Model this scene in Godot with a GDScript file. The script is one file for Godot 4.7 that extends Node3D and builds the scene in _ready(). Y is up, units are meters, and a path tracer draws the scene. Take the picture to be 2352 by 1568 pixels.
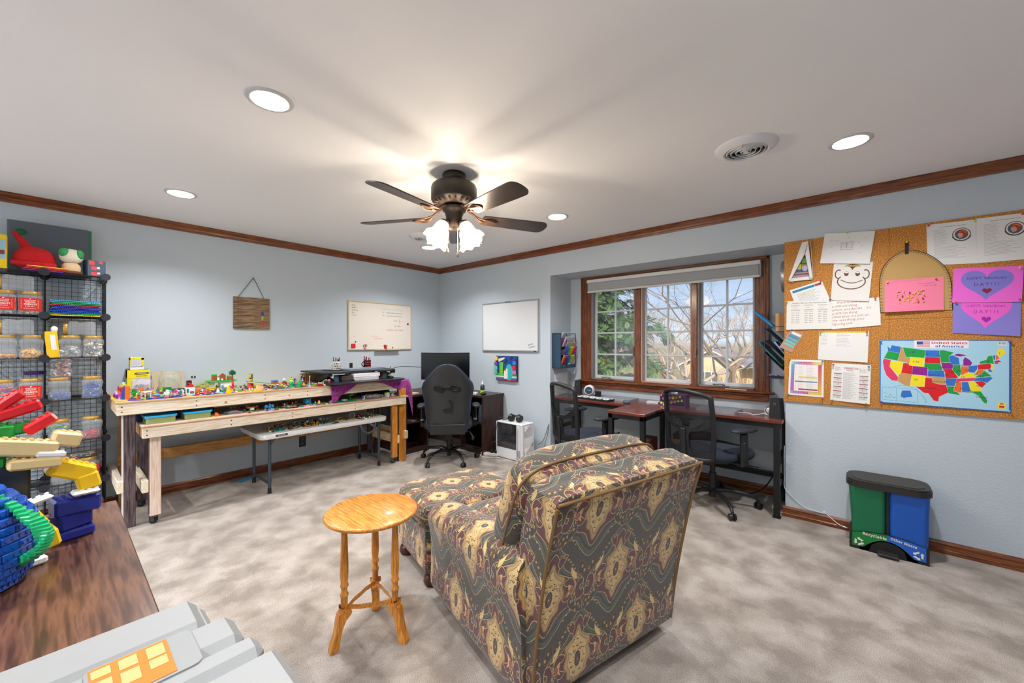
extends Node3D
const CEIL := 2.44
const XW := -4.685
const ZW := -3.748
const BAYZ := -4.18
const BX0 := -2.679
const BX1 := -0.43
const HEAD := 2.126
const XR := 1.5
const ZB := 2.2
var rng := RandomNumberGenerator.new()
var mats := {}
var fonts := {}
class MB:
	var v := PackedVector3Array()
	var n := PackedVector3Array()
	var u := PackedVector2Array()
	var c := PackedColorArray()
	var col := Color.WHITE
	var painted := false
	var xf := Transform3D()
	func tint(k: Color) -> MB:
		col = k.srgb_to_linear()
		painted = true
		return self
	func tri(a: Vector3, b: Vector3, d: Vector3, na: Vector3, nb: Vector3, nd: Vector3, ua := Vector2.ZERO, ub := Vector2.ZERO, ud := Vector2.ZERO) -> void:
		if (b - a).cross(d - a).dot(na + nb + nd) > 0.0:
			var t := b
			b = d
			d = t
			t = nb
			nb = nd
			nd = t
			var w := ub
			ub = ud
			ud = w
		v.append(xf * a)
		v.append(xf * b)
		v.append(xf * d)
		n.append((xf.basis * na).normalized())
		n.append((xf.basis * nb).normalized())
		n.append((xf.basis * nd).normalized())
		u.append(ua)
		u.append(ub)
		u.append(ud)
		if painted:
			c.append(col)
			c.append(col)
			c.append(col)
	func quad(a: Vector3, b: Vector3, d: Vector3, e: Vector3, nn: Vector3, uv := false) -> void:
		if uv:
			tri(a, b, d, nn, nn, nn, Vector2(0, 1), Vector2(1, 1), Vector2(1, 0))
			tri(a, d, e, nn, nn, nn, Vector2(0, 1), Vector2(1, 0), Vector2(0, 0))
		else:
			tri(a, b, d, nn, nn, nn)
			tri(a, d, e, nn, nn, nn)
	func box(ctr: Vector3, size: Vector3, bev := 0.0, bas := Basis()) -> MB:
		var h := size * 0.5
		var b: float = min(bev, 0.45 * min(size.x, min(size.y, size.z)))
		var e := [bas.x, bas.y, bas.z]
		for i in 3:
			var j := (i + 1) % 3
			var k := (i + 2) % 3
			for s in [-1.0, 1.0]:
				var p: Vector3 = ctr + e[i] * (s * h[i])
				var a: Vector3 = e[j] * (h[j] - b)
				var w: Vector3 = e[k] * (h[k] - b)
				quad(p - a - w, p + a - w, p + a + w, p - a + w, e[i] * s)
			if b > 0.0:
				var l: Vector3 = e[i] * (h[i] - b)
				for sj in [-1.0, 1.0]:
					for sk in [-1.0, 1.0]:
						var p1: Vector3 = ctr + e[j] * (sj * h[j]) + e[k] * (sk * (h[k] - b))
						var p2: Vector3 = ctr + e[j] * (sj * (h[j] - b)) + e[k] * (sk * h[k])
						quad(p1 - l, p1 + l, p2 + l, p2 - l, (e[j] * sj + e[k] * sk).normalized())
		if b > 0.0:
			for sx in [-1.0, 1.0]:
				for sy in [-1.0, 1.0]:
					for sz in [-1.0, 1.0]:
						var q := Vector3(sx, sy, sz)
						var o := func(g: Vector3) -> Vector3: return ctr + bas * (g * q)
						var nn := (bas * q).normalized()
						tri(o.call(Vector3(h.x, h.y - b, h.z - b)), o.call(Vector3(h.x - b, h.y, h.z - b)), o.call(Vector3(h.x - b, h.y - b, h.z)), nn, nn, nn)
		return self
	func span(a: Vector3, b: Vector3, bev := 0.0) -> MB:
		return box((a + b) * 0.5, (b - a).abs(), bev)
	func bar(a: Vector3, b: Vector3, w: float, h: float, bev := 0.0, up := Vector3.UP) -> MB:
		var z := (b - a).normalized()
		var x := up.cross(z)
		if x.length() < 0.01:
			x = Vector3.RIGHT.cross(z)
		x = x.normalized()
		return box((a + b) * 0.5, Vector3(w, h, (b - a).length()), bev, Basis(x, z.cross(x), z))
	func lathe(profile: Array, seg := 24, t := Transform3D(), arc := TAU, from := 0.0) -> MB:
		var m := profile.size()
		var fn := []
		for i in m - 1:
			var d: Vector2 = profile[i + 1] - profile[i]
			fn.append(Vector2(d.y, -d.x).normalized())
		for i in m - 1:
			var a: Vector2 = profile[i]
			var b: Vector2 = profile[i + 1]
			if a.distance_to(b) < 1e-7:
				continue
			var na: Vector2 = fn[i]
			var nb: Vector2 = fn[i]
			if i > 0 and fn[i - 1].dot(fn[i]) > 0.6:
				na = (fn[i - 1] + fn[i]).normalized()
			if i < m - 2 and fn[i + 1].dot(fn[i]) > 0.6:
				nb = (fn[i + 1] + fn[i]).normalized()
			for k in seg:
				var t0 := from + arc * k / seg
				var t1 := from + arc * (k + 1) / seg
				var d0 := Vector3(cos(t0), 0, sin(t0))
				var d1 := Vector3(cos(t1), 0, sin(t1))
				var up := Vector3.UP
				var p00 := t * (d0 * a.x + up * a.y)
				var p01 := t * (d1 * a.x + up * a.y)
				var p10 := t * (d0 * b.x + up * b.y)
				var p11 := t * (d1 * b.x + up * b.y)
				var n00 := t.basis * (d0 * na.x + up * na.y)
				var n01 := t.basis * (d1 * na.x + up * na.y)
				var n10 := t.basis * (d0 * nb.x + up * nb.y)
				var n11 := t.basis * (d1 * nb.x + up * nb.y)
				var uv := func(q: float, w: float) -> Vector2: return Vector2(q, w)
				var v0 := float(i) / (m - 1)
				var v1 := float(i + 1) / (m - 1)
				var u0 := float(k) / seg
				var u1 := float(k + 1) / seg
				if a.x > 1e-6:
					tri(p00, p01, p11, n00, n01, n11, Vector2(u0, v0), Vector2(u1, v0), Vector2(u1, v1))
				if b.x > 1e-6:
					tri(p00, p11, p10, n00, n11, n10, Vector2(u0, v0), Vector2(u1, v1), Vector2(u0, v1))
		return self
	func cyl(a: Vector3, b: Vector3, r0: float, r1 := -1.0, seg := 12) -> MB:
		if r1 < 0.0:
			r1 = r0
		var y := b - a
		var l := y.length()
		return lathe([Vector2(0, 0), Vector2(r0, 0), Vector2(r1, l), Vector2(0, l)], seg, Transform3D(frame(y), a))
	static func frame(y: Vector3) -> Basis:
		y = y.normalized()
		var x := Vector3.RIGHT if absf(y.x) < 0.9 else Vector3.FORWARD
		x = (x - y * x.dot(y)).normalized()
		return Basis(x, y, x.cross(y))
	func tube(pts: Array, r: Variant, seg := 8, flat := 1.0) -> MB:
		var rows := []
		var bas := frame(pts[1] - pts[0])
		for i in pts.size():
			var d: Vector3 = (pts[min(i + 1, pts.size() - 1)] - pts[max(i - 1, 0)])
			var y := d.normalized()
			var x := (bas.x - y * bas.x.dot(y)).normalized()
			bas = Basis(x, y, x.cross(y))
			var rr: float = r if r is float else r[i]
			var row := []
			for k in seg:
				var t := TAU * k / seg
				row.append(pts[i] + bas.x * cos(t) * rr + bas.z * sin(t) * rr * flat)
			rows.append(row)
		grid(rows, true)
		for e in [0, pts.size() - 1]:
			var dd: Vector3 = (pts[0] - pts[1]) if e == 0 else (pts[-1] - pts[-2])
			var nn := dd.normalized()
			for k in seg:
				tri(pts[e], rows[e][k], rows[e][(k + 1) % seg], nn, nn, nn)
		return self
	func grid(rows: Array, around := false, uv := false, flip := 0) -> MB:
		var h := rows.size()
		var w: int = rows[0].size()
		var nn := []
		var ctr := Vector3.ZERO
		for row in rows:
			for p in row:
				ctr += p
		ctr /= h * w
		var vote := 0.0
		for i in h:
			var line := []
			var mid := Vector3.ZERO
			if around:
				for p in rows[i]:
					mid += p
				mid /= w
			else:
				mid = ctr
			for j in w:
				var l: Vector3 = rows[i][(j - 1 + w) % w] if around else rows[i][max(j - 1, 0)]
				var r: Vector3 = rows[i][(j + 1) % w] if around else rows[i][min(j + 1, w - 1)]
				var a: Vector3 = rows[max(i - 1, 0)][j]
				var b: Vector3 = rows[min(i + 1, h - 1)][j]
				var q := (r - l).cross(b - a)
				if q.length() < 1e-12:
					q = rows[i][j] - ctr
					if q.length() < 1e-9:
						q = Vector3.UP
					q = q.normalized()
					line.append([q, true])
					continue
				q = q.normalized()
				vote += q.dot((rows[i][j] - mid).normalized())
				line.append([q, false])
			nn.append(line)
		var s := 1.0 if vote >= 0.0 else -1.0
		if flip != 0:
			s = flip
		for i in h:
			for j in w:
				nn[i][j] = nn[i][j][0] * (1.0 if nn[i][j][1] else s)
		for i in h - 1:
			for j in (w if around else w - 1):
				var k := (j + 1) % w
				var u0 := Vector2(float(j) / (w - 1), 1.0 - float(i) / (h - 1))
				var u1 := Vector2(float(j + 1) / (w - 1), 1.0 - float(i) / (h - 1))
				var u2 := Vector2(float(j + 1) / (w - 1), 1.0 - float(i + 1) / (h - 1))
				var u3 := Vector2(float(j) / (w - 1), 1.0 - float(i + 1) / (h - 1))
				if rows[i][j].distance_squared_to(rows[i][k]) > 1e-14:
					tri(rows[i][j], rows[i][k], rows[i + 1][k], nn[i][j], nn[i][k], nn[i + 1][k], u0, u1, u2)
				if rows[i + 1][j].distance_squared_to(rows[i + 1][k]) > 1e-14:
					tri(rows[i][j], rows[i + 1][k], rows[i + 1][j], nn[i][j], nn[i + 1][k], nn[i + 1][j], u0, u2, u3)
		return self
	func prism(poly: PackedVector2Array, depth: float, t := Transform3D(), uv := false) -> MB:
		var idx := Geometry2D.triangulate_polygon(poly)
		var lo := poly[0]
		var hi := poly[0]
		for p in poly:
			lo = lo.min(p)
			hi = hi.max(p)
		for s in [-0.5, 0.5]:
			var nn := t.basis.z * signf(s)
			for i in range(0, idx.size(), 3):
				var q := []
				var w := []
				for k in 3:
					var p := poly[idx[i + k]]
					q.append(t * Vector3(p.x, p.y, depth * s))
					w.append(Vector2((p.x - lo.x) / (hi.x - lo.x), (hi.y - p.y) / (hi.y - lo.y)))
				tri(q[0], q[1], q[2], nn, nn, nn, w[0], w[1], w[2])
		if depth > 0.0:
			var turn := 1.0 if Geometry2D.is_polygon_clockwise(poly) else -1.0
			for i in poly.size():
				var a := poly[i]
				var b := poly[(i + 1) % poly.size()]
				var d := b - a
				if d.length() < 1e-7:
					continue
				var nn := t.basis * (Vector3(-d.y, d.x, 0).normalized() * turn)
				quad(t * Vector3(a.x, a.y, -depth / 2), t * Vector3(b.x, b.y, -depth / 2), t * Vector3(b.x, b.y, depth / 2), t * Vector3(a.x, a.y, depth / 2), nn)
		return self
	func blob(ctr: Vector3, r: Vector3, ev := 1.0, eh := 1.0, seg := 20, rings := 12, bas := Basis()) -> MB:
		var rows := []
		for i in rings + 1:
			var a := -PI / 2 + PI * i / rings
			var row := []
			for j in seg:
				var b := TAU * j / seg
				var ca := pw(cos(a), ev)
				row.append(ctr + bas * Vector3(r.x * ca * pw(cos(b), eh), r.y * pw(sin(a), ev), r.z * ca * pw(sin(b), eh)))
			rows.append(row)
		return grid(rows, true)
	static func pw(x: float, e: float) -> float:
		return signf(x) * pow(absf(x), e) if absf(x) > 1e-6 else 0.0
	func loop(pts: Array, r: float, seg := 8) -> MB:
		var rows := []
		var m := pts.size()
		var bas := frame(pts[1] - pts[m - 1])
		for i in m + 1:
			var d: Vector3 = pts[(i + 1) % m] - pts[(i - 1 + m) % m]
			var y := d.normalized()
			var x := (bas.x - y * bas.x.dot(y)).normalized()
			bas = Basis(x, y, x.cross(y))
			if i == m:
				rows.append(rows[0])
				break
			var row := []
			for k in seg:
				var t := TAU * k / seg
				row.append(pts[i] + bas.x * cos(t) * r + bas.z * sin(t) * r)
			rows.append(row)
		return grid(rows, true)
	func mesh(m: Material) -> ArrayMesh:
		var a := []
		a.resize(Mesh.ARRAY_MAX)
		a[Mesh.ARRAY_VERTEX] = v
		a[Mesh.ARRAY_NORMAL] = n
		a[Mesh.ARRAY_TEX_UV] = u
		if painted:
			while c.size() < v.size():
				c.append(Color.WHITE)
			a[Mesh.ARRAY_COLOR] = c
		var am := ArrayMesh.new()
		am.add_surface_from_arrays(Mesh.PRIMITIVE_TRIANGLES, a)
		am.surface_set_material(0, m)
		return am
func V(x: float, y: float, z: float) -> Vector3:
	return Vector3(x, y, z)
func part(called: String, mb: MB, m: Material, parent: Node = self) -> MeshInstance3D:
	var o := MeshInstance3D.new()
	o.name = called
	o.mesh = mb.mesh(m)
	parent.add_child(o, true)
	return o
func tag(o: Node, label: String, category := "", group := "", kind := "") -> Node:
	o.set_meta("label", label)
	if category:
		o.set_meta("category", category)
	if group:
		o.set_meta("group", group)
	if kind:
		o.set_meta("kind", kind)
	return o
func thing(called: String, label: String, category: String, at := Vector3.ZERO, turn := 0.0, group := "") -> Node3D:
	var o := Node3D.new()
	o.name = called
	add_child(o, true)
	o.position = at
	o.rotation.y = turn
	tag(o, label, category, group)
	return o
func solo(called: String, label: String, category: String, mb: MB, m: Material, at := Vector3.ZERO, turn := 0.0, group := "") -> MeshInstance3D:
	var o := part(called, mb, m)
	o.position = at
	o.rotation.y = turn
	tag(o, label, category, group)
	return o
func struct(called: String, mb: MB, m: Material, parent: Node = self, label := "") -> MeshInstance3D:
	var o := part(called, mb, m, parent)
	if parent == self:
		o.set_meta("kind", "structure")
		if label:
			o.set_meta("label", label)
	return o
func stuff(called: String, label: String, category: String, mb: MB, m: Material, at := Vector3.ZERO, turn := 0.0) -> MeshInstance3D:
	var o := solo(called, label, category, mb, m, at, turn)
	o.set_meta("kind", "stuff")
	return o
func copy(o: Node3D, label: String, at: Vector3, turn := 0.0) -> Node3D:
	var r: Node3D = o.duplicate()
	r.name = o.name
	add_child(r, true)
	r.position = at
	r.rotation.y = turn
	r.set_meta("label", label)
	return r
func mat(hex: String, rough := 0.6, metal := 0.0, spec := 0.5) -> StandardMaterial3D:
	var key := "%s/%s/%s/%s" % [hex, rough, metal, spec]
	if not mats.has(key):
		var m := StandardMaterial3D.new()
		m.resource_name = "plain"
		m.albedo_color = Color(hex)
		m.roughness = rough
		m.metallic = metal
		m.metallic_specular = spec
		mats[key] = m
	return mats[key]
func noise(freq: float, oct := 4, sd := 1, type := FastNoiseLite.TYPE_SIMPLEX_SMOOTH) -> FastNoiseLite:
	var f := FastNoiseLite.new()
	f.seed = sd
	f.noise_type = type
	f.frequency = freq
	f.fractal_octaves = oct
	return f
func noise_tex(f: FastNoiseLite, w: int, h: int, colours: Array, lo := 0.0, hi := 1.0) -> ImageTexture:
	var im := f.get_seamless_image(w, h)
	im.convert(Image.FORMAT_L8)
	var data := im.get_data()
	var out := PackedByteArray()
	out.resize(w * h * 3)
	var lut := PackedByteArray()
	for i in 256:
		var t: float = clampf((i / 255.0 - lo) / (hi - lo), 0, 1) * (colours.size() - 1)
		var k: int = min(int(t), colours.size() - 2)
		var c: Color = Color(colours[k]).lerp(Color(colours[k + 1]), t - k)
		lut.append(c.r8)
		lut.append(c.g8)
		lut.append(c.b8)
	for i in w * h:
		var q := data[i] * 3
		out[i * 3] = lut[q]
		out[i * 3 + 1] = lut[q + 1]
		out[i * 3 + 2] = lut[q + 2]
	return ImageTexture.create_from_image(Image.create_from_data(w, h, false, Image.FORMAT_RGB8, out))
var grain_tex := {}
func wood(key: String, colours: Array, axis: int, rough := 0.45, fine := 1.0, coat := 0.0) -> StandardMaterial3D:
	var id := "wood_%s_%d_%s" % [key, axis, rough]
	if mats.has(id):
		return mats[id]
	if not grain_tex.has(key):
		var f := noise(0.012, 5, key.hash() % 1000)
		f.domain_warp_enabled = true
		f.domain_warp_amplitude = 25.0
		f.domain_warp_frequency = 0.006
		grain_tex[key] = noise_tex(f, 512, 512, colours, 0.18, 0.82)
	var m := StandardMaterial3D.new()
	m.resource_name = "wood"
	m.albedo_texture = grain_tex[key]
	m.uv1_triplanar = true
	m.uv1_triplanar_sharpness = 8.0
	var s := [9.0 * fine, 9.0 * fine, 9.0 * fine]
	s[axis] = 0.7 * fine
	m.uv1_scale = Vector3(s[0], s[1], s[2])
	m.roughness = rough
	if coat > 0.0:
		m.clearcoat_enabled = true
		m.clearcoat = coat
		m.clearcoat_roughness = 0.15
	mats[id] = m
	return m
func cherry(axis: int) -> StandardMaterial3D:
	return wood("cherry", ["48200f", "63300f", "7a3f18", "8a4a20", "6e3715"], axis, 0.35, 1.0, 0.3)
func pine(axis: int) -> StandardMaterial3D:
	return wood("pine", ["c99f6c", "dcb98b", "e6cba4", "ecd6b4", "d9b482"], axis, 0.6)
func paleboard(axis: int) -> StandardMaterial3D:
	return wood("paleboard", ["d8c3a4", "e6d5bb", "eddfca", "f1e7d6", "e3d0b4"], axis, 0.6)
func darkstain(axis: int) -> StandardMaterial3D:
	return wood("darkstain", ["2f2528", "443539", "594a50", "6b5b61", "4d3f43"], axis, 0.5)
func honey(axis: int) -> StandardMaterial3D:
	return wood("honey", ["a85f1c", "bf7526", "cf8830", "dc9a40", "b96e22"], axis, 0.35, 1.4, 0.3)
func espresso(axis: int) -> StandardMaterial3D:
	return wood("espresso", ["241511", "301d18", "3b251e", "472d25", "331f1a"], axis, 0.35)
func walnut(axis: int) -> StandardMaterial3D:
	return wood("walnut", ["3e2519", "4f3122", "5f3d2b", "6c4833", "55362a"], axis, 0.28, 0.9, 0.25)
func vcol(rough := 0.35) -> StandardMaterial3D:
	var id := "vcol%s" % rough
	if not mats.has(id):
		var m := StandardMaterial3D.new()
		m.resource_name = "moulded plastic"
		m.vertex_color_use_as_albedo = true
		m.roughness = rough
		mats[id] = m
	return mats[id]
func clear(hex: String, alpha: float, rough := 0.05) -> StandardMaterial3D:
	var id := "clear%s%s%s" % [hex, alpha, rough]
	if not mats.has(id):
		var m := StandardMaterial3D.new()
		m.resource_name = "clear"
		m.transparency = BaseMaterial3D.TRANSPARENCY_ALPHA
		m.albedo_color = Color(Color(hex), alpha)
		m.roughness = rough
		mats[id] = m
	return mats[id]
func glow(hex: String, e: float) -> StandardMaterial3D:
	var id := "glow%s%s" % [hex, e]
	if not mats.has(id):
		var m := StandardMaterial3D.new()
		m.resource_name = "glowing"
		m.albedo_color = Color(hex)
		m.emission_enabled = true
		m.emission = Color(hex)
		m.emission_energy_multiplier = e
		mats[id] = m
	return mats[id]
func printed(im: Image, rough := 0.7) -> StandardMaterial3D:
	var m := StandardMaterial3D.new()
	m.resource_name = "print"
	m.albedo_texture = ImageTexture.create_from_image(im)
	m.roughness = rough
	m.texture_repeat = false
	return m
class Ink:
	var im: Image
	var font: Dictionary
	func _init(w: int, h: int, bg: String) -> void:
		im = Image.create(w, h, false, Image.FORMAT_RGB8)
		im.fill(Color(bg))
	func rect(x: float, y: float, w: float, h: float, k: String) -> Ink:
		im.fill_rect(Rect2i(roundi(x), roundi(y), maxi(1, roundi(w)), maxi(1, roundi(h))), Color(k))
		return self
	func fill(loops: Array, k: Color) -> Ink:
		var y0 := 1e9
		var y1 := -1e9
		for l in loops:
			for p in l:
				y0 = minf(y0, p.y)
				y1 = maxf(y1, p.y)
		for y in range(maxi(0, floori(y0)), mini(im.get_height() - 1, ceili(y1)) + 1):
			var xs := []
			var yy := y + 0.5
			for l in loops:
				for i in l.size():
					var a: Vector2 = l[i]
					var b: Vector2 = l[(i + 1) % l.size()]
					if (a.y <= yy) != (b.y <= yy):
						xs.append(a.x + (yy - a.y) / (b.y - a.y) * (b.x - a.x))
			xs.sort()
			for i in range(0, xs.size() - 1, 2):
				var xa: int = maxi(0, roundi(xs[i]))
				var xb: int = mini(im.get_width(), roundi(xs[i + 1]))
				if xb > xa:
					im.fill_rect(Rect2i(xa, y, xb - xa, 1), k)
		return self
	func poly(pts: Array, k: String) -> Ink:
		return fill([pts], Color(k))
	func disc(x: float, y: float, rx: float, ry: float, k: String) -> Ink:
		var p := []
		for i in 28:
			p.append(Vector2(x + rx * cos(TAU * i / 28), y + ry * sin(TAU * i / 28)))
		return fill([p], Color(k))
	func line(pts: Array, w: float, k: String, closed := false) -> Ink:
		for i in (pts.size() if closed else pts.size() - 1):
			var a: Vector2 = pts[i]
			var b: Vector2 = pts[(i + 1) % pts.size()]
			var d := (b - a)
			if d.length() < 0.01:
				continue
			d = d.normalized() * w * 0.5
			var s := d.orthogonal()
			fill([[a + s - d * 0.6, b + s + d * 0.6, b - s + d * 0.6, a - s - d * 0.6]], Color(k))
		return self
	func text(f: Font, s: String, x: float, y: float, size: int, k: String, hand := 0.0, stretch := 1.0, slant := 0.0) -> float:
		var ts = TextServerManager.get_primary_interface()
		var rid: RID = f.get_rids()[0]
		var px := x
		for i in s.length():
			var g: int = ts.font_get_glyph_index(rid, size, s.unicode_at(i), 0)
			var d: Dictionary = ts.font_get_glyph_contours(rid, size, g)
			var jy := sin(i * 2.7 + x * 0.13) * hand * size
			var loops := []
			var st := 0
			if d.has("contours"):
				for e in d.contours:
					var l := []
					for q in range(st, e + 1):
						var p: Vector3 = d.points[q]
						l.append(Vector2(px + (p.x - p.y * (slant + sin(i * 1.9) * hand)) * stretch, y + p.y + jy))
					loops.append(l)
					st = e + 1
			if loops:
				fill(loops, Color(k))
			px += ts.font_get_glyph_advance(rid, size, g).x * stretch
		return px
	func lines(x: float, y: float, w: float, n: int, step: float, h: float, k: String, sd := 1, ragged := 0.35) -> Ink:
		for i in n:
			var e := w * (1.0 - ragged * absf(sin(i * 5.1 + sd * 1.7)))
			var p := 0.0
			var j := 0
			while p < e:
				var wl := h * (1.5 + 3.5 * absf(sin(j * 3.3 + i * 7.7 + sd)))
				rect(x + p, y + i * step, minf(wl, e - p), h, k)
				p += wl + h * 0.8
				j += 1
		return self
func font(called := "Droid Sans", bold := false) -> SystemFont:
	var id := called + str(bold)
	if not fonts.has(id):
		var f := SystemFont.new()
		f.font_names = PackedStringArray([called])
		f.font_weight = 700 if bold else 400
		fonts[id] = f
	return fonts[id]
func lettering(s: String, size: float, depth: float, m: Material, parent: Node, t: Transform3D, bold := true, called := "lettering") -> MeshInstance3D:
	var tm := TextMesh.new()
	tm.text = s
	tm.font = font("Droid Sans", bold)
	tm.font_size = 32
	tm.pixel_size = size / 32.0
	tm.depth = depth
	tm.curve_step = 2.0
	tm.material = m
	var o := MeshInstance3D.new()
	o.name = called
	o.mesh = tm
	o.transform = t
	parent.add_child(o, true)
	return o
func face(nrm: Vector3, up := Vector3.UP) -> Basis:
	var z := nrm.normalized()
	var x := up.cross(z).normalized()
	return Basis(x, z.cross(x), z)
func arc(ctr: Vector3, r: float, a0: float, a1: float, n: int, ax := Vector3.RIGHT, ay := Vector3.UP) -> Array:
	var p := []
	for i in n + 1:
		var t := lerpf(a0, a1, float(i) / n)
		p.append(ctr + ax * (r * cos(t)) + ay * (r * sin(t)))
	return p
func curve(pts: Array, per := 6) -> Array:
	var out := []
	for i in pts.size() - 1:
		var a: Vector3 = pts[max(i - 1, 0)]
		var b: Vector3 = pts[i]
		var d: Vector3 = pts[i + 1]
		var e: Vector3 = pts[min(i + 2, pts.size() - 1)]
		for k in per:
			out.append(b.cubic_interpolate(d, a, e, float(k) / per))
	out.append(pts[-1])
	return out
func curve2(pts: Array, per := 6, closed := false) -> Array:
	var out := []
	var m := pts.size()
	for i in (m if closed else m - 1):
		var a: Vector2 = pts[(i - 1 + m) % m] if closed else pts[max(i - 1, 0)]
		var b: Vector2 = pts[i]
		var d: Vector2 = pts[(i + 1) % m]
		var e: Vector2 = pts[(i + 2) % m] if closed else pts[min(i + 2, m - 1)]
		for k in per:
			out.append(b.cubic_interpolate(d, a, e, float(k) / per))
	if not closed:
		out.append(pts[-1])
	return out
func rrect(w: float, h: float, r: float, n := 5) -> PackedVector2Array:
	var p := PackedVector2Array()
	var k := [[w / 2 - r, h / 2 - r, 0.0], [-w / 2 + r, h / 2 - r, PI / 2], [-w / 2 + r, -h / 2 + r, PI], [w / 2 - r, -h / 2 + r, PI * 1.5]]
	for q in k:
		for i in n + 1:
			var t: float = q[2] + PI / 2 * i / n
			p.append(Vector2(q[0] + r * cos(t), q[1] + r * sin(t)))
	return p
func flat(at: Vector3, turn := 0.0) -> Transform3D:
	return Transform3D(Basis(Vector3.UP, turn) * Basis(Vector3.RIGHT, -PI / 2), at)
func _ready() -> void:
	rng.seed = 7
	camera_and_light()
	room()
	window_bay()
	outdoors()
	ceiling_things()
	wall_things()
	cork_board_things()
	wooden_tables()
	shelf_unit()
	corner_desk()
	study_desks()
	seating()
	front_desk()
	bin_and_cords()
func camera_and_light() -> void:
	var cam := Camera3D.new()
	cam.name = "camera"
	add_child(cam)
	cam.position = V(0, 1.3457, 0)
	cam.rotation.y = 0.71676
	cam.projection = Camera3D.PROJECTION_FRUSTUM
	cam.near = 0.05
	cam.far = 200.0
	cam.size = 1568.0 / 912.9 * 0.05
	cam.frustum_offset = Vector2(0, 4.26 / 912.9 * 0.05)
	cam.current = true
	var e := Environment.new()
	e.background_mode = Environment.BG_SKY
	var sky := Sky.new()
	var sm := ProceduralSkyMaterial.new()
	sm.sky_top_color = Color("4f8fdc")
	sm.sky_horizon_color = Color("cfe2f5")
	sm.sky_curve = 0.25
	sm.ground_bottom_color = Color("8d8470")
	sm.ground_horizon_color = Color("b9b09a")
	sm.sky_energy_multiplier = 1.0
	sky.sky_material = sm
	e.sky = sky
	e.tonemap_mode = Environment.TONE_MAPPER_LINEAR
	e.tonemap_exposure = 1.2
	e.sdfgi_enabled = true
	e.ssao_enabled = true
	e.ssil_enabled = true
	var we := WorldEnvironment.new()
	we.name = "world"
	we.environment = e
	add_child(we)
	var sun := DirectionalLight3D.new()
	sun.name = "sun"
	sun.light_color = Color("fff0dc")
	sun.light_energy = 1.6
	sun.light_angular_distance = 0.5
	sun.shadow_enabled = true
	add_child(sun)
	sun.look_at_from_position(V(0, 0, 0), V(-0.45, -0.62, -0.8))
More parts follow.
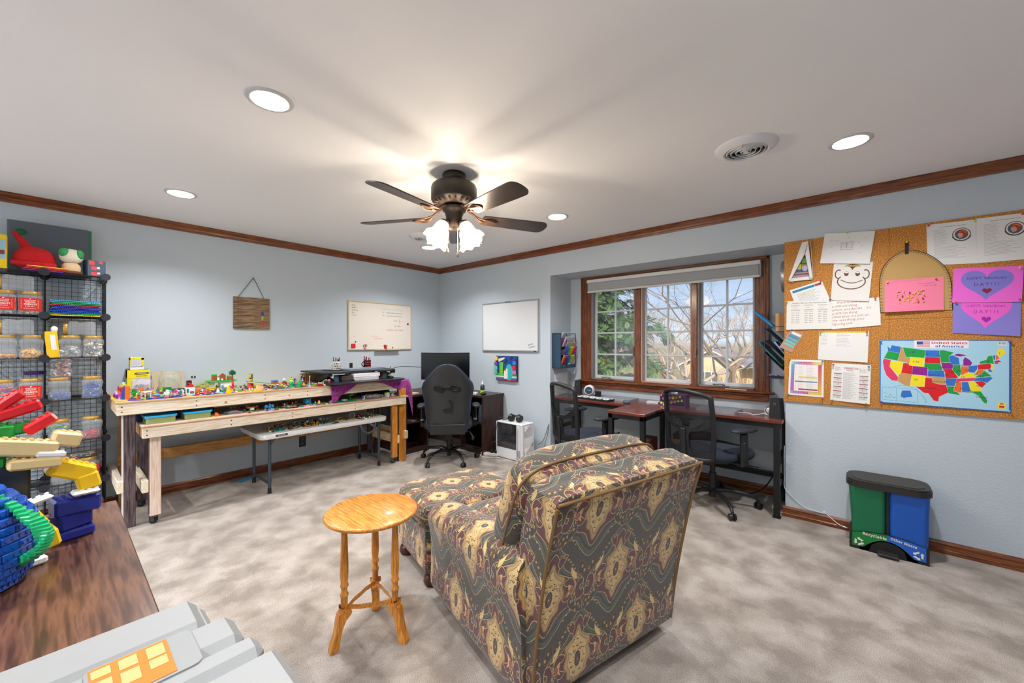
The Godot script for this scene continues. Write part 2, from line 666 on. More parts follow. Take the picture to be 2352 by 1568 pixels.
func room() -> void:
	var wall := StandardMaterial3D.new()
	wall.resource_name = "pale blue-grey wall paint"
	wall.albedo_color = Color("c0cad2")
	wall.roughness = 0.5
	wall.metallic_specular = 0.35
	wall.heightmap_enabled = true
	wall.heightmap_texture = noise_tex(noise(0.04, 3, 5), 512, 512, ["000000", "ffffff"])
	wall.heightmap_scale = 0.06
	wall.uv1_triplanar = true
	wall.uv1_world_triplanar = true
	wall.uv1_scale = V(2.2, 2.2, 2.2)
	mats["wall"] = wall
	var white := mat("efeff0", 0.7, 0.0, 0.3)
	var t := 0.2
	struct("wall_left", MB.new().span(V(XW - t, -0.1, ZB + t), V(XW, CEIL + 0.2, ZW - 0.6)), wall)
	struct("wall_back", MB.new().span(V(XW, -0.1, ZW), V(BX0, CEIL + 0.2, ZW - 0.6)) \
		.span(V(BX1, -0.1, ZW), V(XR + t, CEIL + 0.2, ZW - 0.6)).span(V(BX0, HEAD, ZW), V(BX1, CEIL + 0.2, ZW - 0.6)), wall)
	struct("wall_bay", MB.new().span(V(BX0, -0.1, BAYZ), V(BX1, 0.87, BAYZ - 0.168)).span(V(BX0, 0.87, BAYZ), V(-2.44, HEAD, BAYZ - 0.168)) \
		.span(V(-0.66, 0.87, BAYZ), V(BX1, HEAD, BAYZ - 0.168)).span(V(-2.44, 2.05, BAYZ), V(-0.66, HEAD, BAYZ - 0.168)), wall)
	struct("wall_right", MB.new().span(V(XR, -0.1, ZW), V(XR + t, CEIL + 0.2, ZB + t)), wall)
	struct("wall_front", MB.new().span(V(XW, -0.1, ZB), V(XR, CEIL + 0.2, ZB + t)), wall)
	var carpet := StandardMaterial3D.new()
	carpet.resource_name = "carpet"
	var f := noise(0.009, 5, 11)
	f.domain_warp_enabled = true
	f.domain_warp_amplitude = 40.0
	f.domain_warp_frequency = 0.01
	carpet.albedo_texture = noise_tex(f, 1024, 1024, ["968c84", "a2988f", "aca299", "b5aba3", "bdb4ac"], 0.2, 0.8)
	carpet.uv1_scale = V(0.42, 0.42, 1)
	carpet.detail_enabled = true
	carpet.detail_blend_mode = BaseMaterial3D.BLEND_MODE_MUL
	carpet.detail_uv_layer = BaseMaterial3D.DETAIL_UV_2
	carpet.detail_albedo = noise_tex(noise(0.16, 3, 12), 512, 512, ["9a948e", "e8e6e4", "ffffff"], 0.2, 0.75)
	carpet.uv2_scale = V(3.5, 3.5, 1)
	carpet.roughness = 1.0
	carpet.metallic_specular = 0.1
	carpet.rim_enabled = true
	carpet.rim = 0.3
	var st := SurfaceTool.new()
	st.begin(Mesh.PRIMITIVE_TRIANGLES)
	var x0 := XW - 0.1
	var x1 := XR + 0.1
	var z0 := BAYZ - 0.1
	var z1 := ZB + 0.1
	for q in [[x0, z0], [x1, z0], [x1, z1], [x0, z0], [x1, z1], [x0, z1]]:
		st.set_normal(Vector3.UP)
		st.set_uv(Vector2(q[0], q[1]))
		st.set_uv2(Vector2(q[0], q[1]))
		st.add_vertex(V(q[0], 0, q[1]))
	var fl := MeshInstance3D.new()
	fl.name = "floor"
	st.set_material(carpet)
	fl.mesh = st.commit()
	fl.set_meta("kind", "structure")
	fl.set_meta("label", "mottled beige-grey carpet")
	add_child(fl)
	struct("subfloor", MB.new().span(V(x0, -0.12, z0), V(x1, -0.004, z1)), mat("8a7f74"), fl)
	var comb := CSGBox3D.new()
	comb.name = "ceiling"
	comb.size = V(XR - XW + 0.4, 0.2, ZB - ZW + 0.4)
	comb.position = V((XR + XW) / 2, CEIL + 0.1, (ZB + ZW) / 2)
	comb.material = white
	comb.set_meta("kind", "structure")
	for p in DOWN:
		var hole := CSGCylinder3D.new()
		hole.name = "lamp_hole"
		hole.operation = CSGShape3D.OPERATION_SUBTRACTION
		hole.radius = 0.078
		hole.height = 0.12
		hole.sides = 32
		hole.position = V(p.x, CEIL, p.y) - comb.position
		hole.material = white
		comb.add_child(hole, true)
	add_child(comb)
	var cr := PackedVector2Array([Vector2(0, 0), Vector2(0.012, 0), Vector2(0.016, 0.012), Vector2(0.022, 0.016), Vector2(0.024, 0.03), Vector2(0.034, 0.04), Vector2(0.046, 0.052), Vector2(0.05, 0.058), Vector2(0.06, 0.066), Vector2(0, 0.066)])
	var y0 := CEIL - 0.0665
	moulding("trim_1", cr, V(XW, y0, ZB), V(XW, y0, ZW), V(1, 0, 0), cherry(2))
	moulding("trim_2", cr, V(XW, y0, ZW), V(XR, y0, ZW), V(0, 0, 1), cherry(0))
	moulding("trim_3", cr, V(XR, y0, ZW), V(XR, y0, ZB), V(-1, 0, 0), cherry(2))
	moulding("trim_4", cr, V(XR, y0, ZB), V(XW, y0, ZB), V(0, 0, -1), cherry(0))
	var bb := PackedVector2Array([Vector2(0, 0), Vector2(0.016, 0), Vector2(0.016, 0.024), Vector2(0.013, 0.027), Vector2(0.011, 0.05), Vector2(0.013, 0.06), Vector2(0.012, 0.064), Vector2(0.007, 0.074), Vector2(0.005, 0.078), Vector2(0, 0.078)])
	moulding("baseboard_left", bb, V(XW, 0, ZB), V(XW, 0, ZW), V(1, 0, 0), cherry(2))
	moulding("baseboard_back", bb, V(XW, 0, ZW), V(BX0 + 0.016, 0, ZW), V(0, 0, 1), cherry(0))
	moulding("baseboard_bay_left", bb, V(BX0, 0, ZW), V(BX0, 0, BAYZ), V(1, 0, 0), cherry(2))
	moulding("baseboard_bay", bb, V(BX0, 0, BAYZ), V(BX1, 0, BAYZ), V(0, 0, 1), cherry(0))
	moulding("baseboard_bay_right", bb, V(BX1, 0, BAYZ), V(BX1, 0, ZW), V(-1, 0, 0), cherry(2))
	moulding("baseboard_right_of_bay", bb, V(BX1 - 0.016, 0, ZW), V(XR, 0, ZW), V(0, 0, 1), cherry(0))
	moulding("baseboard_right", bb, V(XR, 0, ZW), V(XR, 0, ZB), V(-1, 0, 0), cherry(2))
	moulding("baseboard_front", bb, V(XR, 0, ZB), V(XW, 0, ZB), V(0, 0, -1), cherry(0))
func moulding(called: String, prof: PackedVector2Array, a: Vector3, b: Vector3, out: Vector3, m: Material) -> void:
	var d := b - a
	var z := d.normalized()
	var bas := Basis(out, Vector3.UP, z)
	struct(called, MB.new().prism(prof, d.length(), Transform3D(bas, (a + b) / 2)), m)
const DOWN := [Vector2(-1.997, -0.633), Vector2(-3.73, -0.6), Vector2(-0.033, -2.83), Vector2(-1.959, -2.843), Vector2(-3.695, -2.796), Vector2(-0.1, -0.63), Vector2(-3.7, 1.5), Vector2(-2.0, 1.5), Vector2(-0.1, 1.5)]
func window_bay() -> void:
	var vinyl := mat("d4d8dc", 0.4)
	var w := thing("window_1", "three-light casement window with brown wooden casing in the bay", "window")
	w.remove_meta("category")
	w.set_meta("kind", "structure")
	var z := BAYZ
	for s in [[-2.518, -2.44], [-0.67, -0.595]]:
		part("casing_board", MB.new().span(V(s[0], 0.90, z), V(s[1], 2.125, z + 0.022), 0.003).span(V(s[0] if s[0] < -1.5 else s[0] + 0.055, 0.90, z + 0.02), V(s[1] - 0.055 if s[0] < -1.5 else s[1], 2.125, z + 0.034), 0.004) \
			.span(V(s[0] + 0.032, 0.90, z + 0.02), V(s[0] + 0.046, 2.09, z + 0.028), 0.003), cherry(1), w)
	part("casing_board", MB.new().span(V(-2.44, 2.045, z), V(-0.67, 2.125, z + 0.022), 0.003).span(V(-2.518, 2.1, z + 0.02), V(-0.595, 2.125, z + 0.034), 0.004).span(V(-2.48, 2.075, z + 0.02), V(-0.63, 2.086, z + 0.028), 0.003), cherry(0), w)
	part("sill", MB.new().span(V(-2.55, 0.893, z - 0.05), V(-0.555, 0.913, z + 0.055), 0.006), cherry(0), w)
	part("apron", MB.new().span(V(-2.515, 0.825, z), V(-0.6, 0.893, z + 0.02), 0.004).span(V(-2.515, 0.825, z + 0.018), V(-0.6, 0.845, z + 0.03), 0.005).span(V(-2.515, 0.87, z + 0.018), V(-0.6, 0.893, z + 0.034), 0.005), cherry(0), w)
	var fr := [[-2.44, -2.40], [-1.86, -1.79], [-1.264, -1.208], [-0.71, -0.67]]
	for q in fr:
		part("jamb", MB.new().span(V(q[0], 0.913, z - 0.14), V(q[1], 2.045, z - 0.004), 0.004), cherry(1), w)
	part("head", MB.new().span(V(-2.40, 2.0, z - 0.14), V(-0.71, 2.045, z - 0.004)), cherry(0), w)
	part("bottom_rail", MB.new().span(V(-2.40, 0.9, z - 0.14), V(-0.71, 0.925, z - 0.006), 0.003), cherry(0), w)
	var sash := [[-2.40, -1.86], [-1.79, -1.264], [-1.208, -0.71]]
	for k in 3:
		var a: float = sash[k][0]
		var b: float = sash[k][1]
		var y0 := 0.925
		var y1 := 2.0
		var zs := z - 0.085
		var fw := 0.032
		var so := MB.new()
		so.span(V(a, y0, zs - 0.03), V(a + fw, y1, zs), 0.004).span(V(b - fw, y0, zs - 0.03), V(b, y1, zs), 0.004)
		so.span(V(a + fw, y0, zs - 0.03), V(b - fw, y0 + 0.04, zs), 0.004).span(V(a + fw, y1 - 0.03, zs - 0.03), V(b - fw, y1, zs), 0.004)
		var s := part("sash", so, vinyl, w)
		part("inner_stop", MB.new().span(V(a, y0, zs), V(a + 0.012, y1, zs + 0.07)).span(V(b - 0.012, y0, zs), V(b, y1, zs + 0.07)).span(V(a, y0, zs), V(b, y0 + 0.01, zs + 0.07)), mat("c9a58c", 0.5) if k == 1 else mat("8d8580", 0.5), w)
		var xa := a + fw
		var xb := b - fw
		var ya := y0 + 0.04
		var yb := y1 - 0.03
		var gw := (xb - xa) / 2
		var gh := (yb - ya) / 4
		for i in 2:
			for j in 4:
				part("pane", MB.new().span(V(xa + gw * i, ya + gh * j, zs - 0.018), V(xa + gw * (i + 1), ya + gh * (j + 1), zs - 0.015)), clear("f4f8fa", 0.03, 0.0), s)
		part("muntin", MB.new().span(V((xa + xb) / 2 - 0.009, ya, zs - 0.026), V((xa + xb) / 2 + 0.009, yb, zs - 0.006), 0.003), vinyl, s)
		for j in [1, 2, 3]:
			part("muntin", MB.new().span(V(xa, ya + gh * j - 0.009, zs - 0.025), V(xb, ya + gh * j + 0.009, zs - 0.007), 0.003), vinyl, s)
	for x in [-2.16, -0.97]:
		var c := MB.new().span(V(x - 0.05, 0.925, z - 0.03), V(x + 0.045, 0.94, z - 0.002), 0.004).cyl(V(x, 0.94, z - 0.015), V(x, 0.952, z - 0.015), 0.012)
		c.tube([V(x, 0.95, z - 0.014), V(x - 0.03, 0.955, z + 0.004), V(x - 0.075, 0.95, z + 0.008)], 0.006, 6)
		c.blob(V(x - 0.082, 0.95, z + 0.009), V(0.01, 0.01, 0.01), 1, 1, 8, 6)
		part("crank_handle", c, mat("8d8178", 0.35, 0.7), w)
	for x in [-1.872, -1.222]:
		part("latch", MB.new().span(V(x - 0.008, 1.2, z - 0.02), V(x + 0.008, 1.3, z - 0.0), 0.004).bar(V(x, 1.22, z + 0.002), V(x + 0.012, 1.32, z + 0.016), 0.012, 0.006, 0.002), mat("a5978b", 0.35, 0.6), w)
	var r := thing("roller_shade", "raised light grey roller shade across the top of the bay window", "blind", V(-1.53, 1.99, z + 0.034))
	part("cassette", MB.new().span(V(-0.885, 0.062, -0.03), V(0.875, 0.1, 0.04), 0.006), mat("e6e7e8", 0.5), r)
	part("fabric", MB.new().span(V(-0.88, -0.03, 0.0), V(0.868, 0.064, 0.036), 0.01), mat("a9abad", 0.8), r)
	part("bottom_bar", MB.new().span(V(-0.882, -0.052, 0.006), V(0.87, -0.03, 0.03), 0.005), mat("dddfe0", 0.5), r)
	part("end_cap", MB.new().span(V(0.869, -0.05, -0.03), V(0.878, 0.1, 0.04), 0.003), mat("b5b7b9", 0.5), r)
func outdoors() -> void:
	var GY := -2.6
	var rows := []
	var f := noise(0.05, 3, 21)
	for i in 31:
		var row := []
		for j in 41:
			var x := -60.0 + 3.0 * j
			var zz := -5.5 - 2.2 * i
			row.append(V(x, GY + 0.02 * i - 0.3 + 0.25 * f.get_noise_2d(x * 3, zz * 3) + -0.9 * smoothstep(4, 16, i), zz))
		rows.append(row)
	var gm := StandardMaterial3D.new()
	gm.resource_name = "winter grass"
	gm.albedo_texture = noise_tex(noise(0.02, 5, 22), 512, 512, ["7d6b45", "a08a58", "b39f6c", "8f9155", "c4b384"], 0.2, 0.8)
	gm.uv1_triplanar = true
	gm.uv1_world_triplanar = true
	gm.uv1_scale = V(0.12, 0.12, 0.12)
	gm.roughness = 1.0
	var g := struct("ground", MB.new().grid(rows), gm, self, "dry winter lawn behind the house")
	g.set_meta("kind", "structure")
	neighbour()
	var bark := mat("6b5442", 0.9)
	cedar(V(-5.2, GY, -9.6), bark)
	bare_tree(V(-5.4, GY + 0.1, -17.5), 6.0, 0.19, 31, "thick pale-barked bare tree standing beyond the middle panes", mat("b8a692", 0.9))
	bare_tree(V(-3.6, GY + 0.2, -17.0), 9.0, 0.09, 35, "slender bare tree whose branches cross the blue sky", mat("8f7a68", 0.9))
	bare_tree(V(-1.2, GY + 0.3, -21.5), 8.0, 0.07, 36, "bare tree rising in front of the beige house", mat("94816f", 0.9))
	var bx := [[-15.0, -24.0], [-12.0, -26.0], [-9.0, -25.0], [-6.0, -27.0], [-18.0, -22.0], [-3.0, -33.0], [-20.0, -28.0]]
	var far := ["leftmost bare tree of the far row", "bare tree second from the left in the far row", "bare tree third in the far row, behind the cedar", "bare tree fourth in the far row, right of the cedar", "bare tree at the near left end behind the cedar", "bare tree showing above the roof of the house", "bare tree at the far left behind all others"]
	for i in bx.size():
		bare_tree(V(bx[i][0], GY + 0.6, bx[i][1]), 6.5, 0.16, 40 + i, far[i], mat("a38d76", 0.9), 5)
	var bm := MB.new()
	var rg := RandomNumberGenerator.new()
	rg.seed = 4
	for i in 2600:
		var p := V(rg.randf_range(-22, -3.4), GY + 0.2, rg.randf_range(-23, -15))
		p.y += 0.02 * (-p.z - 5.5) / 2.2
		var q := p + V(rg.randf_range(-0.7, 0.7), rg.randf_range(0.6, 2.6), rg.randf_range(-0.7, 0.7))
		var m := p.lerp(q, 0.5) + V(rg.randf_range(-0.2, 0.2), 0, rg.randf_range(-0.2, 0.2))
		bm.tint(Color("b79f7d").lerp(Color("8a7152"), rg.randf()))
		bm.tube([p, m, q], [0.015, 0.011, 0.004], 3)
	stuff("brush", "tangle of tan leafless brush behind the cedar", "brush", bm, vcol(0.9))
func cedar(at: Vector3, bark: Material) -> void:
	var t := thing("cedar_tree", "green feathery cedar tree close outside the left and middle panes", "tree", at)
	part("trunk", MB.new().tube([V(0, -0.2, 0), V(0.05, 2, 0), V(0, 5, 0.1), V(-0.05, 8.5, 0)], [0.24, 0.19, 0.12, 0.03], 10), bark, t)
	var rg := RandomNumberGenerator.new()
	rg.seed = 9
	var limb := MB.new()
	var spots := []
	for i in 150:
		var y := rg.randf_range(1.0, 8.2)
		var a := rg.randf() * TAU
		var reach := (2.9 - 0.27 * y) * rg.randf_range(0.6, 1.1)
		if reach < 0.3:
			reach = 0.3
		var d := V(cos(a), 0, sin(a))
		var p0 := V(0, y, 0)
		var p1 := p0 + d * reach * 0.5 + V(0, 0.25, 0)
		var p2 := p0 + d * reach + V(0, -0.1, 0)
		limb.tube([p0, p1, p2], [0.035, 0.022, 0.008], 4)
		var nn := int(60 * reach)
		for k in nn:
			var s := rg.randf_range(0.15, 1.0)
			var c := p0.lerp(p1, s * 2) if s < 0.5 else p1.lerp(p2, s * 2 - 1)
			var side := d.cross(Vector3.UP) * rg.randf_range(-0.35, 0.35) * (1.1 - s * 0.4)
			spots.append([c + side + V(0, rg.randf_range(-0.18, 0.1), 0), a + rg.randf_range(-1.1, 1.1), rg.randf_range(-1.1, 0.25), rg.randf_range(0.4, 0.85)])
	part("limbs", limb, bark, t)
	var sp := MB.new()
	for i in 9:
		var x := 0.03 + 0.03 * i
		var l := 0.13 * (1.0 - absf(i - 3) / 9.0)
		for s in [-1.0, 1.0]:
			var a := V(x, 0, 0)
			var b := V(x + l * 0.7, -0.012 * i * 0.3, s * l)
			var m := (a + b) * 0.5
			var w := 0.016
			sp.tri(a, m + V(-w, 0.004, 0), b, Vector3.UP, Vector3.UP, Vector3.UP)
			sp.tri(a, m + V(w, -0.004, 0), b, Vector3.UP, Vector3.UP, Vector3.UP)
	sp.bar(V(0, 0, 0), V(0.33, -0.02, 0), 0.006, 0.004)
	var fm := StandardMaterial3D.new()
	fm.resource_name = "cedar foliage"
	fm.albedo_color = Color("ffffff")
	fm.vertex_color_use_as_albedo = true
	fm.roughness = 0.7
	fm.backlight_enabled = true
	fm.backlight = Color(0.25, 0.3, 0.1)
	var mm := MultiMesh.new()
	mm.transform_format = MultiMesh.TRANSFORM_3D
	mm.use_colors = true
	mm.mesh = sp.mesh(fm)
	mm.instance_count = spots.size()
	for i in spots.size():
		var q: Array = spots[i]
		var b := Basis(Vector3.UP, -q[1]) * Basis(V(0, 0, 1), q[2]) * Basis(V(1, 0, 0), rg.randf_range(-0.6, 0.6))
		mm.set_instance_transform(i, Transform3D(b.scaled_local(Vector3.ONE * q[3]), q[0]))
		mm.set_instance_color(i, Color("3f6a35").lerp(Color("7f9a55"), rg.randf() * rg.randf()).srgb_to_linear())
	var o := MultiMeshInstance3D.new()
	o.name = "foliage"
	o.multimesh = mm
	o.set_meta("kind", "stuff")
	t.add_child(o)
func bare_tree(at: Vector3, high: float, r: float, sd: int, label: String, m: Material, depth := 6) -> void:
	var rg := RandomNumberGenerator.new()
	rg.seed = sd
	var t := thing("bare_tree", label, "tree", at)
	var trunk := MB.new()
	var twigs := MB.new()
	var top := V(rg.randf_range(-0.3, 0.3), high * 0.3, 0)
	trunk.tube([V(0, -0.4, 0), top * 0.5, top], [r * 1.15, r, r * 0.8], 9)
	for i in 4:
		branch(twigs, rg, top - V(0, 0.05 * i, 0), V(rg.randf_range(-1, 1), rg.randf_range(0.5, 1.3), rg.randf_range(-1, 1)).normalized(), high * rg.randf_range(0.2, 0.3), r * 0.6, depth)
	part("trunk", trunk, m, t)
	part("branches", twigs, m, t)
func branch(b: MB, rg: RandomNumberGenerator, p: Vector3, d: Vector3, l: float, r: float, left: int) -> void:
	var bend := V(rg.randf_range(-0.3, 0.3), rg.randf_range(-0.1, 0.25), rg.randf_range(-0.3, 0.3))
	var q := p + d * l * 0.5
	var e := q + (d + bend).normalized() * l * 0.5
	b.tube([p, q, e], [r, r * 0.85, r * 0.62], 5 if left > 3 else 3)
	if left <= 1:
		return
	for i in (3 if left > 2 else 4):
		var nd := ((d + bend).normalized() + V(rg.randf_range(-0.9, 0.9), rg.randf_range(-0.4, 0.7), rg.randf_range(-0.9, 0.9))).normalized()
		var s := 1.0 if i == 0 else rg.randf_range(0.45, 0.95)
		branch(b, rg, (q.lerp(e, s) if i else e), nd, l * rg.randf_range(0.55, 0.85), r * (0.62 if i == 0 else 0.42), left - 1)
func neighbour() -> void:
	var side := mat("d9c6a2", 0.85)
	var roof := mat("8f8a88", 0.9)
	var trim := mat("e9e4da", 0.7)
	var y := -2.4
	var h := thing("house", "beige neighbouring house with grey roof outside the right panes", "house", V(-8.9, y - 1.2, -40.0), 0.0)
	part("wall", MB.new().prism(PackedVector2Array([Vector2(-3.6, 0), Vector2(0.9, 0), Vector2(0.9, 2.95), Vector2(-1.35, 4.5), Vector2(-3.6, 2.95)]), 5.0, Transform3D(Basis(), V(0, 0, -2.5))).span(V(0.9, 0, -4.6), V(8.5, 2.95, -1.6)), side, h)
	var clap := MB.new()
	for i in 20:
		clap.span(V(-3.62, 0.14 + i * 0.14, 0.0), V(0.9, 0.15 + i * 0.14, 0.02))
	part("siding", clap, mat("cdb994", 0.85), h)
	var rf := MB.new()
	var th := atan2(1.55, 2.95)
	for s in [-1.0, 1.0]:
		rf.box(V(-1.35 + s * 1.4, 3.74, -2.4), V(3.75, 0.14, 5.9), 0.0, Basis(V(0, 0, 1), -s * th))
	rf.box(V(4.9, 3.5, -2.3), V(8.4, 0.14, 4.2), 0.0, Basis(V(1, 0, 0), 0.34))
	part("roof", rf, roof, h)
	part("fascia", MB.new().span(V(2.2, 2.72, -0.36), V(8.6, 2.9, -0.3)).box(V(-2.75, 3.64, 0.52), V(3.75, 0.18, 0.05), 0, Basis(V(0, 0, 1), th)).box(V(0.05, 3.64, 0.52), V(3.75, 0.18, 0.05), 0, Basis(V(0, 0, 1), -th)), trim, h)
	var wn := part("window", MB.new().span(V(-2.55, 1.35, 0.0), V(-0.75, 2.35, 0.06)), trim, h)
	for i in 3:
		part("pane", MB.new().span(V(-2.47 + i * 0.57, 1.43, 0.05), V(-1.98 + i * 0.57, 2.27, 0.07)), mat("5b6b60", 0.15), wn)
	part("downspout", MB.new().span(V(0.75, 0, 0), V(0.83, 2.8, 0.06)), trim, h)
	part("porch_post", MB.new().span(V(4.8, 0, -0.6), V(4.92, 2.8, -0.48)), trim, h)
	var rail := MB.new().span(V(2.5, 0.85, -0.5), V(8.4, 0.92, -0.44))
	for i in 40:
		rail.span(V(2.55 + i * 0.15, 0.05, -0.48), V(2.58 + i * 0.15, 0.86, -0.46))
	part("porch_railing", rail, mat("3a3836", 0.6), h)
func ceiling_things() -> void:
	var labels := ["recessed ceiling light nearest the camera, above the middle of the carpet", "recessed ceiling light at the left above the brick tables", "recessed ceiling light beside the round vent over the study desks", "recessed ceiling light above the bay, right of the fan", "recessed ceiling light in the far corner near the round vent",
		"recessed ceiling light overhead at the right", "recessed ceiling light behind at the left", "recessed ceiling light behind in the middle", "recessed ceiling light behind at the right"]
	for i in DOWN.size():
		var p: Vector2 = DOWN[i]
		var t := thing("recessed_light", labels[i], "ceiling light", V(p.x, CEIL, p.y), 0, "recessed ceiling lights")
		part("trim_ring", MB.new().lathe([Vector2(0.072, 0.0), Vector2(0.076, -0.006), Vector2(0.09, -0.006), Vector2(0.096, -0.001), Vector2(0.096, 0.0)], 36), mat("c9cbcc", 0.4), t)
		part("reflector", MB.new().lathe([Vector2(0.0, 0.056), Vector2(0.05, 0.055), Vector2(0.076, 0.0), Vector2(0.0775, 0.0), Vector2(0.0775, 0.058), Vector2(0.0, 0.058)], 36), mat("f2f2f0", 0.4), t)
		part("lamp_lens", MB.new().lathe([Vector2(0.0, 0.048), Vector2(0.05, 0.048), Vector2(0.05, 0.054), Vector2(0, 0.054)], 28), glow("fffaf2", 6.0), t)
		var l := AreaLight3D.new()
		l.name = "lamp_light"
		l.area_size = Vector2(0.085, 0.085)
		l.light_color = Color("fafcff")
		l.light_energy = 2.7 if i < 6 else 6.5
		l.shadow_enabled = true
		l.area_range = 12.0
		l.position = V(0, 0.044, 0)
		l.rotation.x = -PI / 2
		t.add_child(l)
	var vl := ["round white ceiling vent beside the recessed light over the study desks", "round white ceiling vent in the far corner behind the fan lamps"]
	var vp := [V(-0.474, CEIL, -2.53), V(-3.352, CEIL, -2.482)]
	for i in 2:
		var t := thing("round_vent", vl[i], "vent", vp[i], 0, "round ceiling vents")
		part("rim", MB.new().lathe([Vector2(0.105, -0.026), Vector2(0.112, -0.03), Vector2(0.13, -0.02), Vector2(0.155, -0.004), Vector2(0.156, 0.0), Vector2(0.104, 0.0), Vector2(0.105, -0.026)], 40), mat("dcdddd", 0.4), t)
		part("throat", MB.new().lathe([Vector2(0, -0.003), Vector2(0.106, -0.003)], 32), mat("1c1c1e", 0.9), t)
		for r in [0.025, 0.05, 0.074, 0.095]:
			part("ring_vane", MB.new().lathe([Vector2(r - 0.004, -0.026), Vector2(r - 0.002, -0.03), Vector2(r + 0.009, -0.012), Vector2(r + 0.007, -0.010), Vector2(r - 0.004, -0.026)], 36), mat("d2d3d4", 0.4), t)
		part("spoke", MB.new().span(V(-0.1, -0.014, -0.003), V(0.1, -0.01, 0.003)).span(V(-0.003, -0.014, -0.1), V(0.003, -0.01, 0.1)), mat("c4c5c6", 0.4), t)
		part("centre_knob", MB.new().cyl(V(0, -0.03, 0), V(0, -0.01, 0), 0.014), mat("dcdddd", 0.4), t)
		part("damper_tab", MB.new().span(V(-0.002, -0.036, 0.08), V(0.002, -0.026, 0.11)), mat("dcdddd", 0.4), t)
	ceiling_fan()
func ceiling_fan() -> void:
	var c := V(-1.973, 0, -1.694)
	var f := thing("ceiling_fan", "dark bronze five-blade ceiling fan with frosted tulip lamps", "ceiling fan", c)
	var bronze := mat("2b211c", 0.4, 0.35)
	var copper := mat("6e5040", 0.3, 0.7)
	part("canopy", MB.new().lathe([Vector2(0, 2.37), Vector2(0.045, 2.37), Vector2(0.06, 2.385), Vector2(0.075, 2.4), Vector2(0.077, 2.43), Vector2(0.072, 2.44), Vector2(0, 2.44)], 28), bronze, f)
	part("motor_housing", MB.new().lathe([Vector2(0, 2.235), Vector2(0.1, 2.235), Vector2(0.12, 2.25), Vector2(0.143, 2.262), Vector2(0.147, 2.27), Vector2(0.147, 2.345), Vector2(0.143, 2.352), Vector2(0.142, 2.358), Vector2(0.125, 2.372), Vector2(0.05, 2.378), Vector2(0, 2.378)], 40), bronze, f)
	var slots := MB.new()
	for i in 20:
		var a := TAU * i / 20
		slots.box(V(cos(a) * 0.118, 2.246, sin(a) * 0.118), V(0.03, 0.012, 0.01), 0.002, Basis(Vector3.UP, -a))
	part("vent_slots", slots, copper, f)
	part("switch_cup", MB.new().lathe([Vector2(0, 2.08), Vector2(0.03, 2.08), Vector2(0.05, 2.1), Vector2(0.055, 2.13), Vector2(0.052, 2.16), Vector2(0.057, 2.175), Vector2(0.06, 2.19), Vector2(0.075, 2.2), Vector2(0.078, 2.22), Vector2(0.06, 2.236), Vector2(0, 2.236)], 28), bronze, f)
	var bl := wood("fanblade", ["231a17", "2f2420", "3a2d27", "332621"], 0, 0.3)
	for k in 5:
		var a := deg_to_rad(8.2 + 72.0 * k)
		var d := V(cos(a), 0, sin(a))
		var o := Node3D.new()
		var poly := PackedVector2Array()
		for q in curve2([Vector2(0.19, 0.045), Vector2(0.22, 0.056), Vector2(0.4, 0.064), Vector2(0.58, 0.07), Vector2(0.635, 0.064), Vector2(0.66, 0.03), Vector2(0.66, -0.03), Vector2(0.635, -0.064), Vector2(0.58, -0.07), Vector2(0.4, -0.064), Vector2(0.22, -0.056), Vector2(0.19, -0.045)], 4, true):
			poly.append(q)
		var bm := part("blade", MB.new().prism(poly, 0.006, Transform3D(Basis(V(1, 0, 0), -PI / 2 - 0.21), V(0, 0, 0))), bl, f)
		bm.position = V(0, 2.165, 0)
		bm.rotation.y = -a
		var ir := MB.new()
		ir.tube(curve([V(0.09, 0.05, 0), V(0.13, 0.028, 0), V(0.17, -0.004, 0), V(0.21, -0.01, 0)], 4), 0.009, 6)
		ir.lathe([Vector2(0.0, -0.012), Vector2(0.032, -0.012), Vector2(0.036, -0.006), Vector2(0.03, -0.003), Vector2(0, -0.003)], 18, Transform3D(Basis(V(1, 0, 0), -0.21).scaled_local(V(1.5, 1, 0.9)), V(0.245, 0.0, 0)))
		for s in [-1.0, 1.0]:
			ir.tube(curve([V(0.14, 0.02, 0), V(0.19, -0.006, 0.03 * s), V(0.24, -0.01 , 0.034 * s), V(0.29, -0.009, 0.0)], 4), 0.005, 5)
		var im := part("blade_iron", ir, copper, f)
		im.position = V(0, 2.165, 0)
		im.rotation.y = -a
	for k in 4:
		var a := deg_to_rad(40.6 + 45 + 90.0 * k)
		var d := V(cos(a), 0, sin(a))
		part("lamp_arm", MB.new().tube([V(0, 2.115, 0) + d * 0.03, V(0, 2.12, 0) + d * 0.07, V(0, 2.1, 0) + d * 0.09], 0.011, 8).cyl(V(0, 2.11, 0) + d * 0.082, V(0, 2.085, 0) + d * 0.098, 0.03, 0.024), bronze, f)
		var y := (Vector3.DOWN + d * 0.62).normalized()
		var base := V(0, 2.105, 0) + d * 0.088
		var prof := [Vector2(0.02, 0.0), Vector2(0.033, 0.008), Vector2(0.042, 0.03), Vector2(0.046, 0.055), Vector2(0.05, 0.08), Vector2(0.062, 0.105), Vector2(0.079, 0.125)]
		var rows := []
		for i in prof.size():
			var row := []
			for j in 48:
				var t := TAU * j / 48
				var r: float = prof[i].x * (1.0 + 0.05 * cos(t * 8) * pow(float(i) / 6, 3))
				var h: float = prof[i].y + 0.006 * cos(t * 8) * pow(float(i) / 6, 4)
				row.append(MB.frame(y) * V(r * cos(t), h, r * sin(t)) + base)
			rows.append(row)
		var sh := StandardMaterial3D.new()
		sh.resource_name = "frosted glass"
		sh.albedo_color = Color("fff0d2")
		sh.roughness = 0.5
		sh.emission_enabled = true
		sh.emission = Color("ffe6b4")
